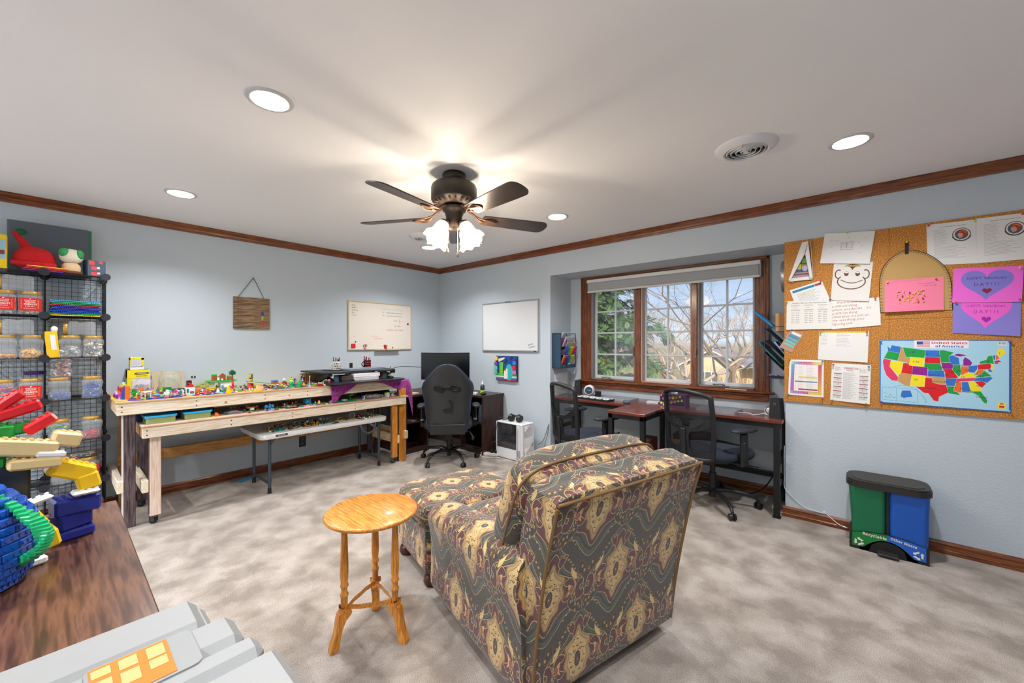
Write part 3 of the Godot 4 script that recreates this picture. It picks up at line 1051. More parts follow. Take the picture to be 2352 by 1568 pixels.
		sh.emission_energy_multiplier = 0.75 if k != 2 else 0.5
		sh.backlight_enabled = true
		sh.backlight = Color(0.5, 0.45, 0.35)
		part("lamp_shade", MB.new().grid(rows, true), sh, f)
		part("bulb", MB.new().blob(base + y * 0.06, V(0.024, 0.032, 0.024), 1, 1, 12, 8), glow("fff2d6", 5.0), f)
		var l := OmniLight3D.new()
		l.name = "bulb_light"
		l.light_color = Color("fff0da")
		l.light_energy = 0.2
		l.light_size = 0.03
		l.omni_range = 12.0
		l.omni_attenuation = 2.0
		l.shadow_enabled = true
		l.position = base + y * 0.1
		f.add_child(l, true)
	for q in [[V(0.035, 0, 0.0), 1.93, 2.1], [V(-0.03, 0, 0.035), 1.96, 2.08]]:
		var p: Vector3 = q[0]
		var ch := part("pull_chain", MB.new().cyl(p + V(0, q[1], 0), p + V(0, q[2], 0), 0.0018, -1, 6), mat("d8cdbf", 0.3, 0.5), f)
		part("chain_fob", MB.new().lathe([Vector2(0, -0.03), Vector2(0.006, -0.03), Vector2(0.0075, -0.012), Vector2(0.004, 0.0), Vector2(0, 0.002)], 10, Transform3D(Basis(), p + V(0, q[1], 0))), mat("2a1a16", 0.3), ch)
const LEFT := Vector3(1, 0, 0)
func heart(x: float, y: float, s: float) -> Array:
	var p := []
	for i in 40:
		var t := TAU * i / 40
		p.append(Vector2(x + s * 16 * pow(sin(t), 3) / 17.0, y - s * (13 * cos(t) - 5 * cos(2 * t) - 2 * cos(3 * t) - cos(4 * t)) / 17.0))
	return p
func wall_things() -> void:
	var s := thing("name_sign", "square plank sign hanging on a cord with the letters BEN", "sign", V(XW + 0.012, 1.654, -1.316))
	var pw := wood("signplank", ["4a3524", "6b5038", "856a4b", "97795a", "5f4630"], 2, 0.6)
	for i in 5:
		part("plank", MB.new().box(V(0, 0.127 - i * 0.0635, 0), V(0.02, 0.0625, 0.32), 0.002), pw, s)
	part("batten", MB.new().box(V(-0.01, 0, 0.1), V(0.006, 0.29, 0.03)).box(V(-0.01, 0, -0.1), V(0.006, 0.29, 0.03)), pw, s)
	var bas := Basis(Vector3.UP, PI / 2)
	var lt := [["B", "2338b0", 0.0], ["E", "8fd62c", -0.05], ["N", "d6202a", -0.1]]
	for q in lt:
		lettering(q[0], 0.05, 0.008, mat(q[1], 0.4), s, Transform3D(bas, V(0.013, 0.0 + q[2], -0.092)), true, "letter")
	part("cord", MB.new().tube([V(0, 0.158, 0.118), V(0.0, 0.365, -0.014)], 0.003, 6).tube([V(0, 0.365, -0.014), V(0, 0.158, -0.11)], 0.003, 6), mat("5b5e62", 0.8), s)
	part("nail", MB.new().cyl(V(-0.012, 0.365, -0.014), V(0.008, 0.365, -0.014), 0.003, -1, 8), mat("8a8a8a", 0.3, 0.8), s)
	var ink := Ink.new(1024, 680, "e9dfd2")
	var f := font("Droid Sans")
	var yy := 60
	for w in ["Eng", "Math", "Science", "Soc", "C L R"]:
		ink.text(f, w, 36, yy, 28, "454545", 0.05, 1.0, 0.2)
		yy += 36
	ink.text(f, "Lab: Chart and Data", 500, 98, 42, "b9c9b4", 0.04, 1.0, 0.15)
	ink.text(f, "IV  -  Independent amount is x", 520, 142, 27, "6a6a6a", 0.05, 1.0, 0.2)
	ink.text(f, "DV  -  Dependent amount is y", 520, 188, 27, "6a6a6a", 0.05, 1.0, 0.2)
	ink.text(f, "k =", 730, 262, 40, "6a6a6a", 0.04)
	ink.text(f, "y", 812, 240, 32, "6a6a6a")
	ink.line([Vector2(795, 256), Vector2(850, 252)], 3, "6a6a6a")
	ink.text(f, "x", 812, 284, 32, "6a6a6a")
	ink.text(f, "y = kx", 730, 342, 38, "6a6a6a", 0.04, 1.1)
	ink.text(f, "constant = y/x = work", 590, 402, 30, "c23b3b", 0.05, 1.0, 0.2)
	ink.text(f, "read these", 330, 498, 26, "e79a83", 0.06, 1.0, 0.2)
	ink.text(f, "if you need", 380, 530, 26, "e0704f", 0.1, 1.0, 0.2)
	ink.text(f, "yes", 50, 505, 30, "eec3b4", 0.06, 1.0, 0.2)
	var b := thing("whiteboard", "cream-framed whiteboard with handwritten notes and red marker sums on the left wall", "whiteboard", V(XW + 0.012, 1.567, -2.785), PI / 2)
	var pm := printed(ink.im, 0.12)
	part("writing_surface", MB.new().span(V(-0.44, -0.295, 0), V(0.44, 0.295, 0.001)), mat("e9dfd2", 0.15), b)
	var q := MB.new()
	q.quad(V(-0.44, -0.295, 0.0015), V(0.44, -0.295, 0.0015), V(0.44, 0.295, 0.0015), V(-0.44, 0.295, 0.0015), V(0, 0, 1), true)
	part("marker_notes", q, pm, b)
	for e in [[V(-0.455, 0.29, -0.01), V(0.455, 0.306, 0.008)], [V(-0.455, -0.306, -0.01), V(0.455, -0.29, 0.008)], [V(-0.455, -0.29, -0.01), V(-0.44, 0.29, 0.008)], [V(0.44, -0.29, -0.01), V(0.455, 0.29, 0.008)]]:
		part("frame_rail", MB.new().span(e[0], e[1], 0.003), mat("cbbd9b", 0.35), b)
	part("marker_ledge", MB.new().span(V(-0.1, -0.312, -0.01), V(0.25, -0.304, 0.045), 0.003), mat("b9ab8d", 0.4), b)
	var bx := XW + 0.0135
	solo("magnet_tile", "square red magnet at the lower left of the whiteboard with notes", "magnet", MB.new().box(V(0, 0, 0), V(0.008, 0.055, 0.055), 0.003), mat("d82332", 0.4), V(bx + 0.006, 1.315, -2.395))
	var rb := [["round grey magnet at the right edge of the whiteboard with notes", 1.61, -3.178, 0.013], ["small black magnet above the red square magnet on the whiteboard", 1.365, -2.425, 0.008], ["small black magnet near the red clip at the bottom of the whiteboard", 1.29, -2.94, 0.007]]
	for r in rb:
		solo("round_magnet", r[0], "magnet", MB.new().cyl(V(0, 0, 0), V(0.009, 0, 0), r[3], r[3] * 0.9, 14), mat("3a3a3c", 0.4), V(bx, r[1], r[2]))
	var ck := [["pale pink paper clip magnet at the bottom of the whiteboard with notes", "e0aaa6", -2.545, 0.0], ["red clip magnet hanging on the lower edge of the whiteboard with notes", "cf2328", -2.83, -0.01]]
	for r in ck:
		var c := thing("magnetic_clip", r[0], "clip", V(bx + 0.005, 1.31 + r[3], r[2]))
		part("jaw", MB.new().box(V(0.002, 0, 0), V(0.01, 0.055, 0.03), 0.003, Basis(V(1, 0, 0), 0.35)), mat(r[1], 0.4), c)
		part("spring_ring", MB.new().loop(arc(V(0.012, 0.01, -0.012), 0.012, 0, TAU * 15 / 16, 15, V(0, 1, 0), V(0, 0, 1)), 0.003, 6), mat("2a2a2c", 0.3), c)
		part("lever", MB.new().box(V(0.01, -0.03, -0.012), V(0.006, 0.03, 0.022), 0.002, Basis(V(1, 0, 0), 0.5)), mat(r[1], 0.4), c)
	outlet("black_outlet", "black wall outlet low on the left wall under the folding table", V(XW, 0.25, -1.81), PI / 2, "1c1c1e", "4a4a4c")
	outlet("wall_outlet", "white wall outlet with a black plug on the bay's left side", V(BX0, 0.62, -3.9), PI / 2, "e8e8e6", "c8c8c6")
	var w2 := thing("whiteboard", "aluminium-framed blank whiteboard beside the room corner", "whiteboard", V(-3.306, 1.558, ZW + 0.012))
	part("writing_surface", MB.new().span(V(-0.455, -0.3, -0.008), V(0.455, 0.3, 0.001)), mat("dcdedf", 0.2), w2)
	for e in [[V(-0.469, 0.297, -0.01), V(0.469, 0.314, 0.008)], [V(-0.469, -0.314, -0.01), V(0.469, -0.297, 0.01)], [V(-0.469, -0.297, -0.01), V(-0.454, 0.297, 0.008)], [V(0.454, -0.297, -0.01), V(0.469, 0.297, 0.008)]]:
		part("frame_rail", MB.new().span(e[0], e[1], 0.003), mat("b4b7ba", 0.3, 0.6), w2)
	part("hanger_clip", MB.new().span(V(-0.06, 0.3, 0), V(0.03, 0.316, 0.012), 0.002), mat("8e9194", 0.35, 0.5), w2)
	part("corner_badge", MB.new().span(V(0.4, -0.31, 0.0), V(0.435, -0.3, 0.0112)), mat("1e1e20", 0.4), w2)
	lettering("Jessica", 0.026, 0.0006, mat("3c3c40", 0.6), w2, Transform3D(Basis(V(0, 0, 1), 0.22), V(0.345, -0.225, 0.0015)), false, "handwriting")
	lettering("7 Jackson", 0.024, 0.0006, mat("3c3c40", 0.6), w2, Transform3D(Basis(V(0, 0, 1), 0.24), V(0.365, -0.255, 0.0015)), false, "handwriting")
	ink = Ink.new(512, 512, "16306a")
	for i in 9:
		for j in 7:
			var c := Vector2(i * 72 - 20 + (36 if j % 2 else 0), j * 42 + 10)
			ink.poly([c + Vector2(0, -40), c + Vector2(34, 0), c + Vector2(0, 40), c + Vector2(-34, 0)], "1c4a92" if (i + j) % 3 else "122a5c")
	ink.rect(0, 360, 512, 60, "3d9a3a")
	ink.rect(0, 412, 512, 36, "cfd6cc")
	ink.rect(0, 446, 512, 40, "2a6fb0")
	ink.rect(0, 482, 512, 30, "a22a4c")
	ink.rect(90, 130, 90, 270, "62c038")
	ink.disc(330, 330, 90, 170, "2fb2b4")
	ink.rect(205, 260, 90, 210, "efe6d4")
	ink.rect(205, 260, 48, 44, "d52a2c")
	ink.poly([Vector2(60, 60), Vector2(225, 20), Vector2(215, 60), Vector2(70, 125)], "f0d9b8")
	var cv := thing("canvas_picture", "small colourful square canvas with raised coloured squares below the blank whiteboard", "picture", V(-3.362, 1.03, ZW + 0.016))
	part("canvas", MB.new().span(V(-0.155, -0.156, -0.014), V(0.2, 0.156, 0.013), 0.003), mat("10234e", 0.6), cv)
	q = MB.new()
	q.quad(V(-0.153, -0.154, 0.0138), V(0.198, -0.154, 0.0138), V(0.198, 0.154, 0.0138), V(-0.153, 0.154, 0.0138), V(0, 0, 1), true)
	part("painted_front", q, printed(ink.im, 0.5), cv)
	for e in [[-0.15, 0.12, "f2c513", 0.05], [-0.155, 0.055, "7f3fa8", 0.046], [-0.155, 0.0, "5fc4a4", 0.05], [-0.155, -0.055, "55bb9b", 0.05], [0.155, 0.07, "3c7fd0", 0.05], [0.153, 0.01, "e0202e", 0.052], [0.157, -0.045, "f06aae", 0.05]]:
		part("raised_square", MB.new().box(V(e[0] + 0.005, e[1], 0.018), V(e[3], e[3], 0.012), 0.004), mat(e[2], 0.5), cv)
	ink = Ink.new(300, 300, "e9eaea")
	ink.lines(40, 70, 120, 1, 20, 5, "8d8f92", 2)
	ink.lines(40, 110, 150, 1, 20, 5, "8d8f92", 3)
	ink.lines(40, 150, 210, 3, 26, 5, "8d8f92", 4)
	sheet("notice_sheet", "white notice sheet on the bay's left side below the file holder", "paper", [V(-2.675, 0.985, -3.82), V(-2.675, 1.0, -4.1), V(-2.675, 0.745, -4.1), V(-2.675, 0.73, -3.82)], ink, V(1, 0, 0), 0.004)
	file_holder()
	var k := thing("wall_clock", "round silver-rimmed wall clock hung edge-on on the bay's right side", "clock", V(BX1 - 0.001, 1.9, -4.0))
	var t := Transform3D(Basis(V(0, 0, 1), PI / 2), Vector3.ZERO)
	part("rim", MB.new().lathe([Vector2(0.118, 0.0), Vector2(0.135, 0.0), Vector2(0.136, 0.03), Vector2(0.128, 0.048), Vector2(0.118, 0.045), Vector2(0.116, 0.03)], 40, t), mat("a9adb1", 0.3, 0.6), k)
	part("dial", MB.new().lathe([Vector2(0.0, 0.032), Vector2(0.118, 0.032), Vector2(0.118, 0.0), Vector2(0, 0)], 40, t), mat("f0f0ee", 0.5), k)
	part("hand", MB.new().box(V(-0.035, 0.03, 0.01), V(0.002, 0.07, 0.006), 0, Basis(V(1, 0, 0), 0.4)), mat("141414", 0.5), k)
	part("hand", MB.new().box(V(-0.035, 0.02, -0.03), V(0.002, 0.006, 0.07), 0, Basis(V(1, 0, 0), 0.3)), mat("141414", 0.5), k)
func outlet(called: String, label: String, at: Vector3, turn: float, hex: String, inner: String) -> void:
	var o := thing(called, label, "outlet", at, turn)
	part("cover_plate", MB.new().span(V(-0.036, -0.058, 0.0), V(0.036, 0.058, 0.006), 0.003), mat(hex, 0.4), o)
	for y in [-0.026, 0.026]:
		part("socket", MB.new().prism(rrect(0.034, 0.03, 0.012), 0.004, Transform3D(Basis(), V(0, y, 0.007))), mat(inner, 0.4), o)
func sheet(called: String, label: String, category: String, p: Array, ink: Ink, nrm: Vector3, curl := 0.006, group := "") -> MeshInstance3D:
	var rows := []
	for i in 7:
		var v := i / 6.0
		var row := []
		for j in 7:
			var u := j / 6.0
			var a: Vector3 = p[0].lerp(p[1], u)
			var b: Vector3 = p[3].lerp(p[2], u)
			row.append(a.lerp(b, v) + nrm * (0.0012 + curl * v * v * (0.6 + 0.4 * sin(u * 3.0 + p[0].x * 9.0)) + curl * 0.35 * sin(v * PI) * sin(u * PI)))
		rows.append(row)
	var up := []
	for i in range(6, -1, -1):
		up.append(rows[i])
	var mb := MB.new()
	var fl: int = 1 if (up[0][1] - up[0][0]).cross(up[1][0] - up[0][0]).dot(nrm) > 0 else -1
	mb.grid(up, false, true, fl)
	for i in mb.u.size():
		mb.u[i].y = mb.u[i].y
	var back := []
	for r in up:
		var row := []
		for q in r:
			row.append(q - nrm * 0.0006)
		back.append(row)
	var n0 := mb.v.size()
	mb.grid(back, false, true, -fl)
	for i in range(n0, mb.u.size()):
		mb.u[i] = Vector2(0.01, 0.01)
	return solo(called, label, category, mb, printed(ink.im, 0.75), Vector3.ZERO, 0.0, group)
func file_holder() -> void:
	var wire := mat("2c3c4a", 0.4, 0.5)
	var h := thing("file_rack", "dark wire file rack full of boards on the bay's left side", "file rack", V(BX0, 1.06, -3.94))
	part("side_panel", MB.new().span(V(0.0, 0.0, 0.15), V(0.115, 0.4, 0.153)), mat("2f4c63", 0.5, 0.3), h)
	for z in [-0.152, 0.155]:
		part("wire_frame", MB.new().bar(V(0.003, 0, z), V(0.003, 0.4, z), 0.006, 0.006).bar(V(0.12, 0, z), V(0.12, 0.4, z), 0.006, 0.006).bar(V(0, 0.003, z), V(0.12, 0.003, z), 0.006, 0.006).bar(V(0, 0.4, z), V(0.12, 0.4, z), 0.006, 0.006), wire, h)
	part("front_wire", MB.new().bar(V(0.12, 0.003, -0.15), V(0.12, 0.003, 0.15), 0.006, 0.006).bar(V(0.12, 0.15, -0.15), V(0.12, 0.15, 0.15), 0.005, 0.005).bar(V(0.12, 0.24, -0.15), V(0.12, 0.24, 0.15), 0.004, 0.004).bar(V(0.12, 0.0, 0.04), V(0.12, 0.4, 0.04), 0.005, 0.005), wire, h)
	part("base_tray", MB.new().span(V(0.0, 0.0, -0.15), V(0.118, 0.006, 0.15)).span(V(0.114, 0.0, -0.15), V(0.118, 0.04, 0.15)), mat("3a5a74", 0.5, 0.3), h)
	for i in 3:
		part("slanted_pocket", MB.new().box(V(0.055, 0.09 + i * 0.1, 0), V(0.003, 0.13, 0.3), 0, Basis(V(0, 0, 1), -0.5)), mat("2b4254", 0.5, 0.3), h)
	var lean := Basis(V(0, 0, 1), -0.42)
	var at := V(BX0, 1.06, -3.94)
	solo("clipboard", "white clipboard with a purple edge in the wire file rack", "clipboard", MB.new().box(V(0, 0, 0), V(0.006, 0.25, 0.2), 0.002, lean).box(V(0.004, 0, 0), V(0.004, 0.235, 0.18), 0.001, lean), mat("d9d6e2", 0.6), at + V(0.08, 0.25, -0.03))
	solo("pink_folder", "thin bright pink folder standing in the wire file rack", "folder", MB.new().box(V(0, 0, 0), V(0.005, 0.27, 0.1), 0.001, lean), mat("c83aa8", 0.5), at + V(0.055, 0.22, 0.08))
	solo("tan_clipboard", "tan clipboard with black corner clips in the wire file rack", "clipboard", MB.new().box(V(0, 0, 0), V(0.006, 0.22, 0.2), 0.002, lean), mat("cdbfa6", 0.6), at + V(0.1, 0.2, -0.04))
	solo("paper_stack", "pale green papers sticking out of the top of the wire file rack", "paper", MB.new().box(V(0, 0, 0), V(0.012, 0.1, 0.18), 0.001, lean), mat("cfe6da", 0.7), at + V(0.06, 0.37, -0.04))
	for k in 2:
		var t := thing("bubble_pad", "rainbow bubble popping pad in the wire file rack, %s of the two" % ["upper", "lower"][k], "toy", at + V(0.128 - 0.02 * k, 0.195 - 0.1 * k, -0.03 + 0.03 * k))
		var cs := ["5a3fc0", "2f7be0", "2fb86a", "b8d838", "f4d428", "f08a2a", "e83a5a", "b040c0"]
		var nn := 8
		for i in nn:
			var c: String = cs[(i + 5 * k) % 8]
			var z := 0.098 - 0.028 * i
			var m := MB.new().box(V(0, 0, z), V(0.008, 0.12, 0.028), 0.002, lean)
			for j in 6:
				m.blob(lean * V(0.005, -0.05 + 0.02 * j, 0) + V(0, 0, z), V(0.005, 0.008, 0.008), 1, 1, 8, 5)
			part("bubble_row", m, mat(c, 0.4), t)
	solo("tape_roll", "small white and orange roll in the bottom of the wire file rack", "tape", MB.new().cyl(V(0, 0.02, 0), V(0.03, 0.02, 0.01), 0.018, -1, 16), mat("d8d4cc", 0.5), at + V(0.07, 0.02, -0.06))
	var r := thing("file_rack", "black wire file rack with slanted trays on the bay's right side", "file rack", V(BX1, 1.06, -3.96))
	for z in [-0.158, 0.15]:
		part("wire_frame", MB.new().bar(V(-0.003, 0, z), V(-0.003, 0.42, z), 0.005, 0.005).bar(V(-0.15, 0, z), V(-0.15, 0.42, z), 0.005, 0.005).bar(V(0, 0.003, z), V(-0.15, 0.003, z), 0.005, 0.005).bar(V(0, 0.42, z), V(-0.15, 0.42, z), 0.005, 0.005), wire, r)
	part("base_tray", MB.new().span(V(-0.15, 0.0, -0.155), V(0.0, 0.004, 0.15)), wire, r)
	for i in 3:
		part("slanted_tray", MB.new().box(V(-0.085, 0.14 + i * 0.1, 0), V(0.004, 0.19, 0.3), 0, Basis(V(0, 0, 1), 0.75)), mat("16283a", 0.5, 0.2), r)
	var o := V(BX1, 1.06, -3.96)
	solo("blue_folder", "bright blue document folder sticking out of the black wire file rack", "folder", MB.new().box(V(0, 0, 0), V(0.012, 0.24, 0.24), 0.004, Basis(V(0, 0, 1), 0.8)), mat("1f86bf", 0.4), o + V(-0.15, 0.47, -0.02))
	solo("cardboard_box", "small brown cardboard box on top of the black wire file rack", "box", MB.new().box(V(0, 0, 0), V(0.07, 0.15, 0.16), 0.002), mat("b98a5a", 0.8), o + V(-0.045, 0.455, 0.03))
	solo("green_binder", "dark green binder in the lowest slot of the black wire file rack", "binder", MB.new().box(V(0, 0, 0), V(0.014, 0.26, 0.26), 0.003, Basis(V(0, 0, 1), 0.72)), mat("2c5a58", 0.4), o + V(-0.115, 0.2, -0.0))
	solo("spiral_notebook", "pale blue spiral notebook in the black wire file rack", "notebook", MB.new().box(V(0, 0, 0), V(0.01, 0.12, 0.2), 0.001, Basis(V(0, 0, 1), 0.6)), mat("8fa8d8", 0.6), o + V(-0.05, 0.25, 0.03))
	solo("pen_heap", "purple and white pens lying in the bottom of the black wire file rack", "pens", MB.new().cyl(V(-0.13, 0.02, -0.1), V(-0.03, 0.025, 0.08), 0.007).cyl(V(-0.1, 0.018, -0.12), V(-0.08, 0.022, 0.05), 0.007).cyl(V(-0.14, 0.016, -0.03), V(-0.02, 0.018, -0.08), 0.008), mat("b9a6d8", 0.4), o)
	solo("white_charger", "white phone charger plugged in on the bay's left side under the desk", "charger", MB.new().span(V(0.007, -0.09, -0.03), V(0.035, 0.1, 0.03), 0.006), mat("e6e6e4", 0.4), V(BX0, 0.66, -3.815))
func cork_board_things() -> void:
	var cork := StandardMaterial3D.new()
	cork.resource_name = "cork"
	cork.albedo_texture = noise_tex(noise(0.09, 3, 33, FastNoiseLite.TYPE_CELLULAR), 512, 512, ["7c4a20", "a86a2e", "c4853f", "d39a52", "b8752f"], 0.1, 0.9)
	cork.uv1_triplanar = true
	cork.uv1_world_triplanar = true
	cork.uv1_scale = V(3.0, 3.0, 3.0)
	cork.roughness = 0.95
	var cb := thing("cork_board", "large frameless cork board covered in papers right of the window", "notice board", V(0, 0, 0))
	for q in [[-0.436, 0.158], [0.159, 0.753], [0.754, 1.348]]:
		part("cork_panel", MB.new().span(V(q[0], 0.894, ZW), V(q[1], 1.51, ZW + 0.011), 0.001).span(V(q[0], 1.511, ZW), V(q[1], 2.132, ZW + 0.011), 0.001), cork, cb)
	var f := font("Droid Sans")
	var fb := font("Droid Sans", true)
	var fs := font("Droid Serif")
	var N := V(0, 0, 1)
	var z0 := ZW + 0.011
	var P := func(a: Array, z := 0.0) -> Array:
		var o := []
		for q in a:
			o.append(V(q[0], q[1], z0 + z))
		return o
	var lf := thing("folded_leaflet", "white folded leaflet with a window photo at the board's upper left", "leaflet", V(0, 0, z0))
	var tri := MB.new()
	tri.prism(PackedVector2Array([Vector2(-0.322, 2.11), Vector2(-0.285, 2.114), Vector2(-0.3, 2.03), Vector2(-0.392, 1.835), Vector2(-0.406, 1.832)]), 0.004, Transform3D(Basis(), V(0, 0, 0.022)))
	tri.prism(PackedVector2Array([Vector2(-0.285, 2.114), Vector2(-0.258, 1.838), Vector2(-0.275, 1.836), Vector2(-0.304, 2.03)]), 0.004, Transform3D(Basis(), V(0, 0, 0.022)))
	tri.bar(V(-0.406, 1.834, 0.012), V(-0.258, 1.838, 0.012), 0.002, 0.024)
	tri.bar(V(-0.27, 2.11, 0.01), V(-0.256, 1.84, 0.01), 0.002, 0.02, 0, V(0, 0, 1))
	part("paper_fold", tri, mat("e4e2e0", 0.7), lf)
	var ink := Ink.new(200, 256, "3f5c74")
	ink.rect(0, 0, 200, 110, "27425e")
	ink.rect(60, 40, 140, 80, "6d8a44")
	ink.disc(90, 130, 40, 30, "c8b83a")
	ink.disc(150, 150, 35, 30, "b9a8c8")
	ink.rect(112, 0, 6, 190, "1c2230")
	ink.rect(40, 96, 160, 6, "1c2230")
	ink.rect(0, 190, 200, 66, "b08a86")
	ink.rect(0, 205, 200, 14, "5a4a58")
	var tp := MB.new().prism(PackedVector2Array([Vector2(-0.303, 2.02), Vector2(-0.276, 1.842), Vector2(-0.388, 1.84)]), 0.001, Transform3D(Basis(), V(0, 0, 0.012)), true)
	part("photo", tp, printed(ink.im), lf)
	ink = Ink.new(400, 300, "e6e3df")
	ink.line([Vector2(150, 95), Vector2(245, 90), Vector2(245, 165), Vector2(148, 165)], 3, "9a98a2", true)
	ink.line([Vector2(158, 105), Vector2(238, 102), Vector2(238, 150), Vector2(156, 150)], 2, "85838e", true)
	for i in 9:
		ink.line([Vector2(162 + i * 9, 108), Vector2(160 + i * 9, 150)], 2, "b4b2ba")
	ink.line([Vector2(198, 104), Vector2(196, 150)], 4, "55535e")
	for q in [[65, 70], [110, 75], [205, 50], [340, 55], [290, 100], [70, 130], [315, 135], [75, 200], [310, 195]]:
		for k in 4:
			ink.line([Vector2(q[0] - 10 + k * 4, q[1] + 8), Vector2(q[0] + k * 5, q[1] - 6)], 2, "c9c8ca")
	var monkey := Ink.new(400, 480, "e4dfd8")
	var br := "6b3f30"
	monkey.disc(62, 150, 42, 60, br).disc(62, 150, 30, 47, "e4dfd8")
	monkey.disc(338, 150, 42, 60, br).disc(338, 150, 30, 47, "e4dfd8")
	monkey.disc(200, 140, 122, 118, br).disc(200, 240, 150, 100, br)
	monkey.disc(200, 240, 137, 88, "e4dfd8").disc(140, 135, 66, 84, "e4dfd8").disc(260, 135, 66, 84, "e4dfd8").poly([Vector2(110, 140), Vector2(290, 140), Vector2(300, 220), Vector2(100, 220)], "e4dfd8")
	for x in [142, 258]:
		monkey.disc(x, 145, 24, 28, br).disc(x, 130, 18, 9, "f2efe9")
	var smile := []
	for i in 15:
		smile.append(Vector2(90 + 16 * i, 222 + 38 * sin(PI * i / 14.0)))
	monkey.line(smile, 9, br)
	monkey.text(fb, "mooky", 128, 56, 42, "e0c21e", 0.0, 1.05)
	sheet("monkey_drawing", "sheet with a brown monkey face and the word mooky", "drawing", P.call([[-0.134, 1.936], [0.078, 1.913], [0.055, 1.639], [-0.154, 1.663]], 0.002), monkey, N)
	sheet("pencil_drawing", "white sheet with a faint pencil drawing at the board's top left", "drawing", P.call([[-0.186, 2.155], [0.088, 2.125], [0.06, 1.9], [-0.215, 1.939]], 0.006), ink, N)
	ink = Ink.new(360, 300, "e8e6e2")
	ink.rect(20, 22, 250, 30, "2b7fae")
	ink.rect(274, 22, 70, 30, "a8424a")
	ink.lines(60, 80, 250, 12, 15, 4, "9a9aa0", 4)
	ink.rect(110, 100, 40, 8, "ead24a")
	ink.rect(200, 110, 40, 8, "ead24a")
	sheet("info_sheet", "tilted white sheet with a blue and red header bar", "paper", P.call([[-0.4, 1.756], [-0.206, 1.815], [-0.15, 1.65], [-0.35, 1.585]]), ink, N)
	ink = Ink.new(480, 370, "e6e2da")
	ink.text(fb, "McPherson High School 2024-2025 Bell Schedule", 62, 34, 16, "55545a", 0, 1.0)
	for k in 3:
		ink.lines(50 + k * 145, 52, 105, 2, 8, 4, "9a9893", k, 0.15)
		ink.lines(68 + k * 145, 86, 60, 1, 8, 4, "8a8883", k + 2)
		ink.lines(50 + k * 145, 112, 105, 2, 8, 4, "77756f", k, 0.1)
		for r in 7:
			ink.lines(55 + k * 145, 140 + r * 23, 36, 1, 8, 5, "77756f", r + k, 0.1)
			ink.lines(103 + k * 145, 140 + r * 23, 44, 1, 8, 5, "77756f", r, 0.1)
	var sch := ink
	ink = Ink.new(480, 370, "e9e5de")
	var qy := 46
	for l in ["     There is nearly just", "a difficult thing", "unless you decide    it's", "a difficult thing", "Otherwise, it's just an", "the next thing your", "figuring out."]:
		ink.text(f, l, 8, qy, 36, "a8563c", 0.05, 1.06, 0.1)
		qy += 46
	sheet("quote_sheet", "handwritten sheet in red-brown ink about a difficult thing", "paper", P.call([[-0.152, 1.658], [0.112, 1.664], [0.117, 1.47], [-0.148, 1.449]], 0.0005), ink, N, 0.004)
	sheet("bell_schedule", "white bell schedule sheet with three columns at the board's left edge", "paper", P.call([[-0.42, 1.672], [-0.148, 1.663], [-0.148, 1.452], [-0.422, 1.45]], 0.004), sch, N, 0.004)
	ink = Ink.new(460, 360, "e9e5e0")
	ink.rect(8, 0, 444, 16, "e2c02c")
	ink.text(f, "Name", 26, 13, 11, "5a5020")
	ink.text(f, "Class", 170, 13, 11, "5a5020")
	for i in 9:
		ink.lines(24, 32 + i * 17, 70, 1, 8, 4, "b4b1ac", i)
		ink.lines(168, 30 + i * 18, 150, 1, 8, 4, "a5a29d", i + 3)
	sheet("list_sheet", "white list sheet with a yellow header row below the handwritten quote", "paper", P.call([[-0.219, 1.435], [0.056, 1.43], [0.049, 1.211], [-0.228, 1.225]]), ink, N)
	ink = Ink.new(360, 480, "eeeae6")
	var rc := ["b7cf6a", "5aaed0", "8a7cc8", "c85a9c", "d04a6a", "c85a9c", "e0b84a", "e0c85a"]
	for i in 60:
		var t := i / 60.0 * 7.99
		var c := Color(rc[int(t)]).lerp(Color(rc[mini(7, int(t) + 1)]), t - int(t)).to_html(false)
		ink.rect(22 + i * 5.3, 26, 5.3, 36, c)
		ink.rect(22 + i * 5.3, 420, 5.3, 36, Color(c).lerp(Color("c86ab0"), 0.5).to_html(false) if i < 35 else "e0c04a")
		ink.rect(22, 60 + i * 6, 34, 6, Color("5aaed0").lerp(Color("c05aa8"), i / 60.0).to_html(false))
		ink.rect(306, 60 + i * 6, 34, 6, Color("d04a6a").lerp(Color("e0c04a"), i / 60.0).to_html(false))
		ink.line([Vector2(22 + i * 5.3, 62), Vector2(30 + i * 5.3, 26)], 1, "eeeae6")
	ink.rect(54, 58, 254, 364, "8a2a6a").rect(57, 61, 248, 358, "efeae4")
	for i in 22:
		ink.lines(66, 72 + i * 16, 26, 1, 8, 4, "c4b8b8", i)
		ink.lines(100, 72 + i * 16, 70, 1, 8, 4, "d4b4b8", i + 1)
		ink.lines(184, 72 + i * 16, 90, 1, 8, 4, "bcb4b4", i + 2)
	ink.rect(104, 224, 190, 18, "e8cf2c").rect(66, 284, 230, 12, "2a6aa8").rect(104, 384, 196, 18, "b82a4a")
	sheet("rainbow_schedule", "schedule sheet with a rainbow border at the board's lower left", "paper", P.call([[-0.402, 1.221], [-0.193, 1.219], [-0.194, 0.945], [-0.411, 0.948]]), ink, N)
	ink = Ink.new(380, 520, "ebe7e2")
	ink.rect(124, 50, 138, 22, "b83a4a").rect(128, 54, 130, 14, "ebd8d4")
	ink.text(fb, "CALENDAR", 140, 67, 13, "a02a3a")
	ink.lines(150, 80, 90, 2, 12, 5, "6a6864", 3)
	ink.lines(30, 50, 70, 5, 11, 4, "8a8884", 2)
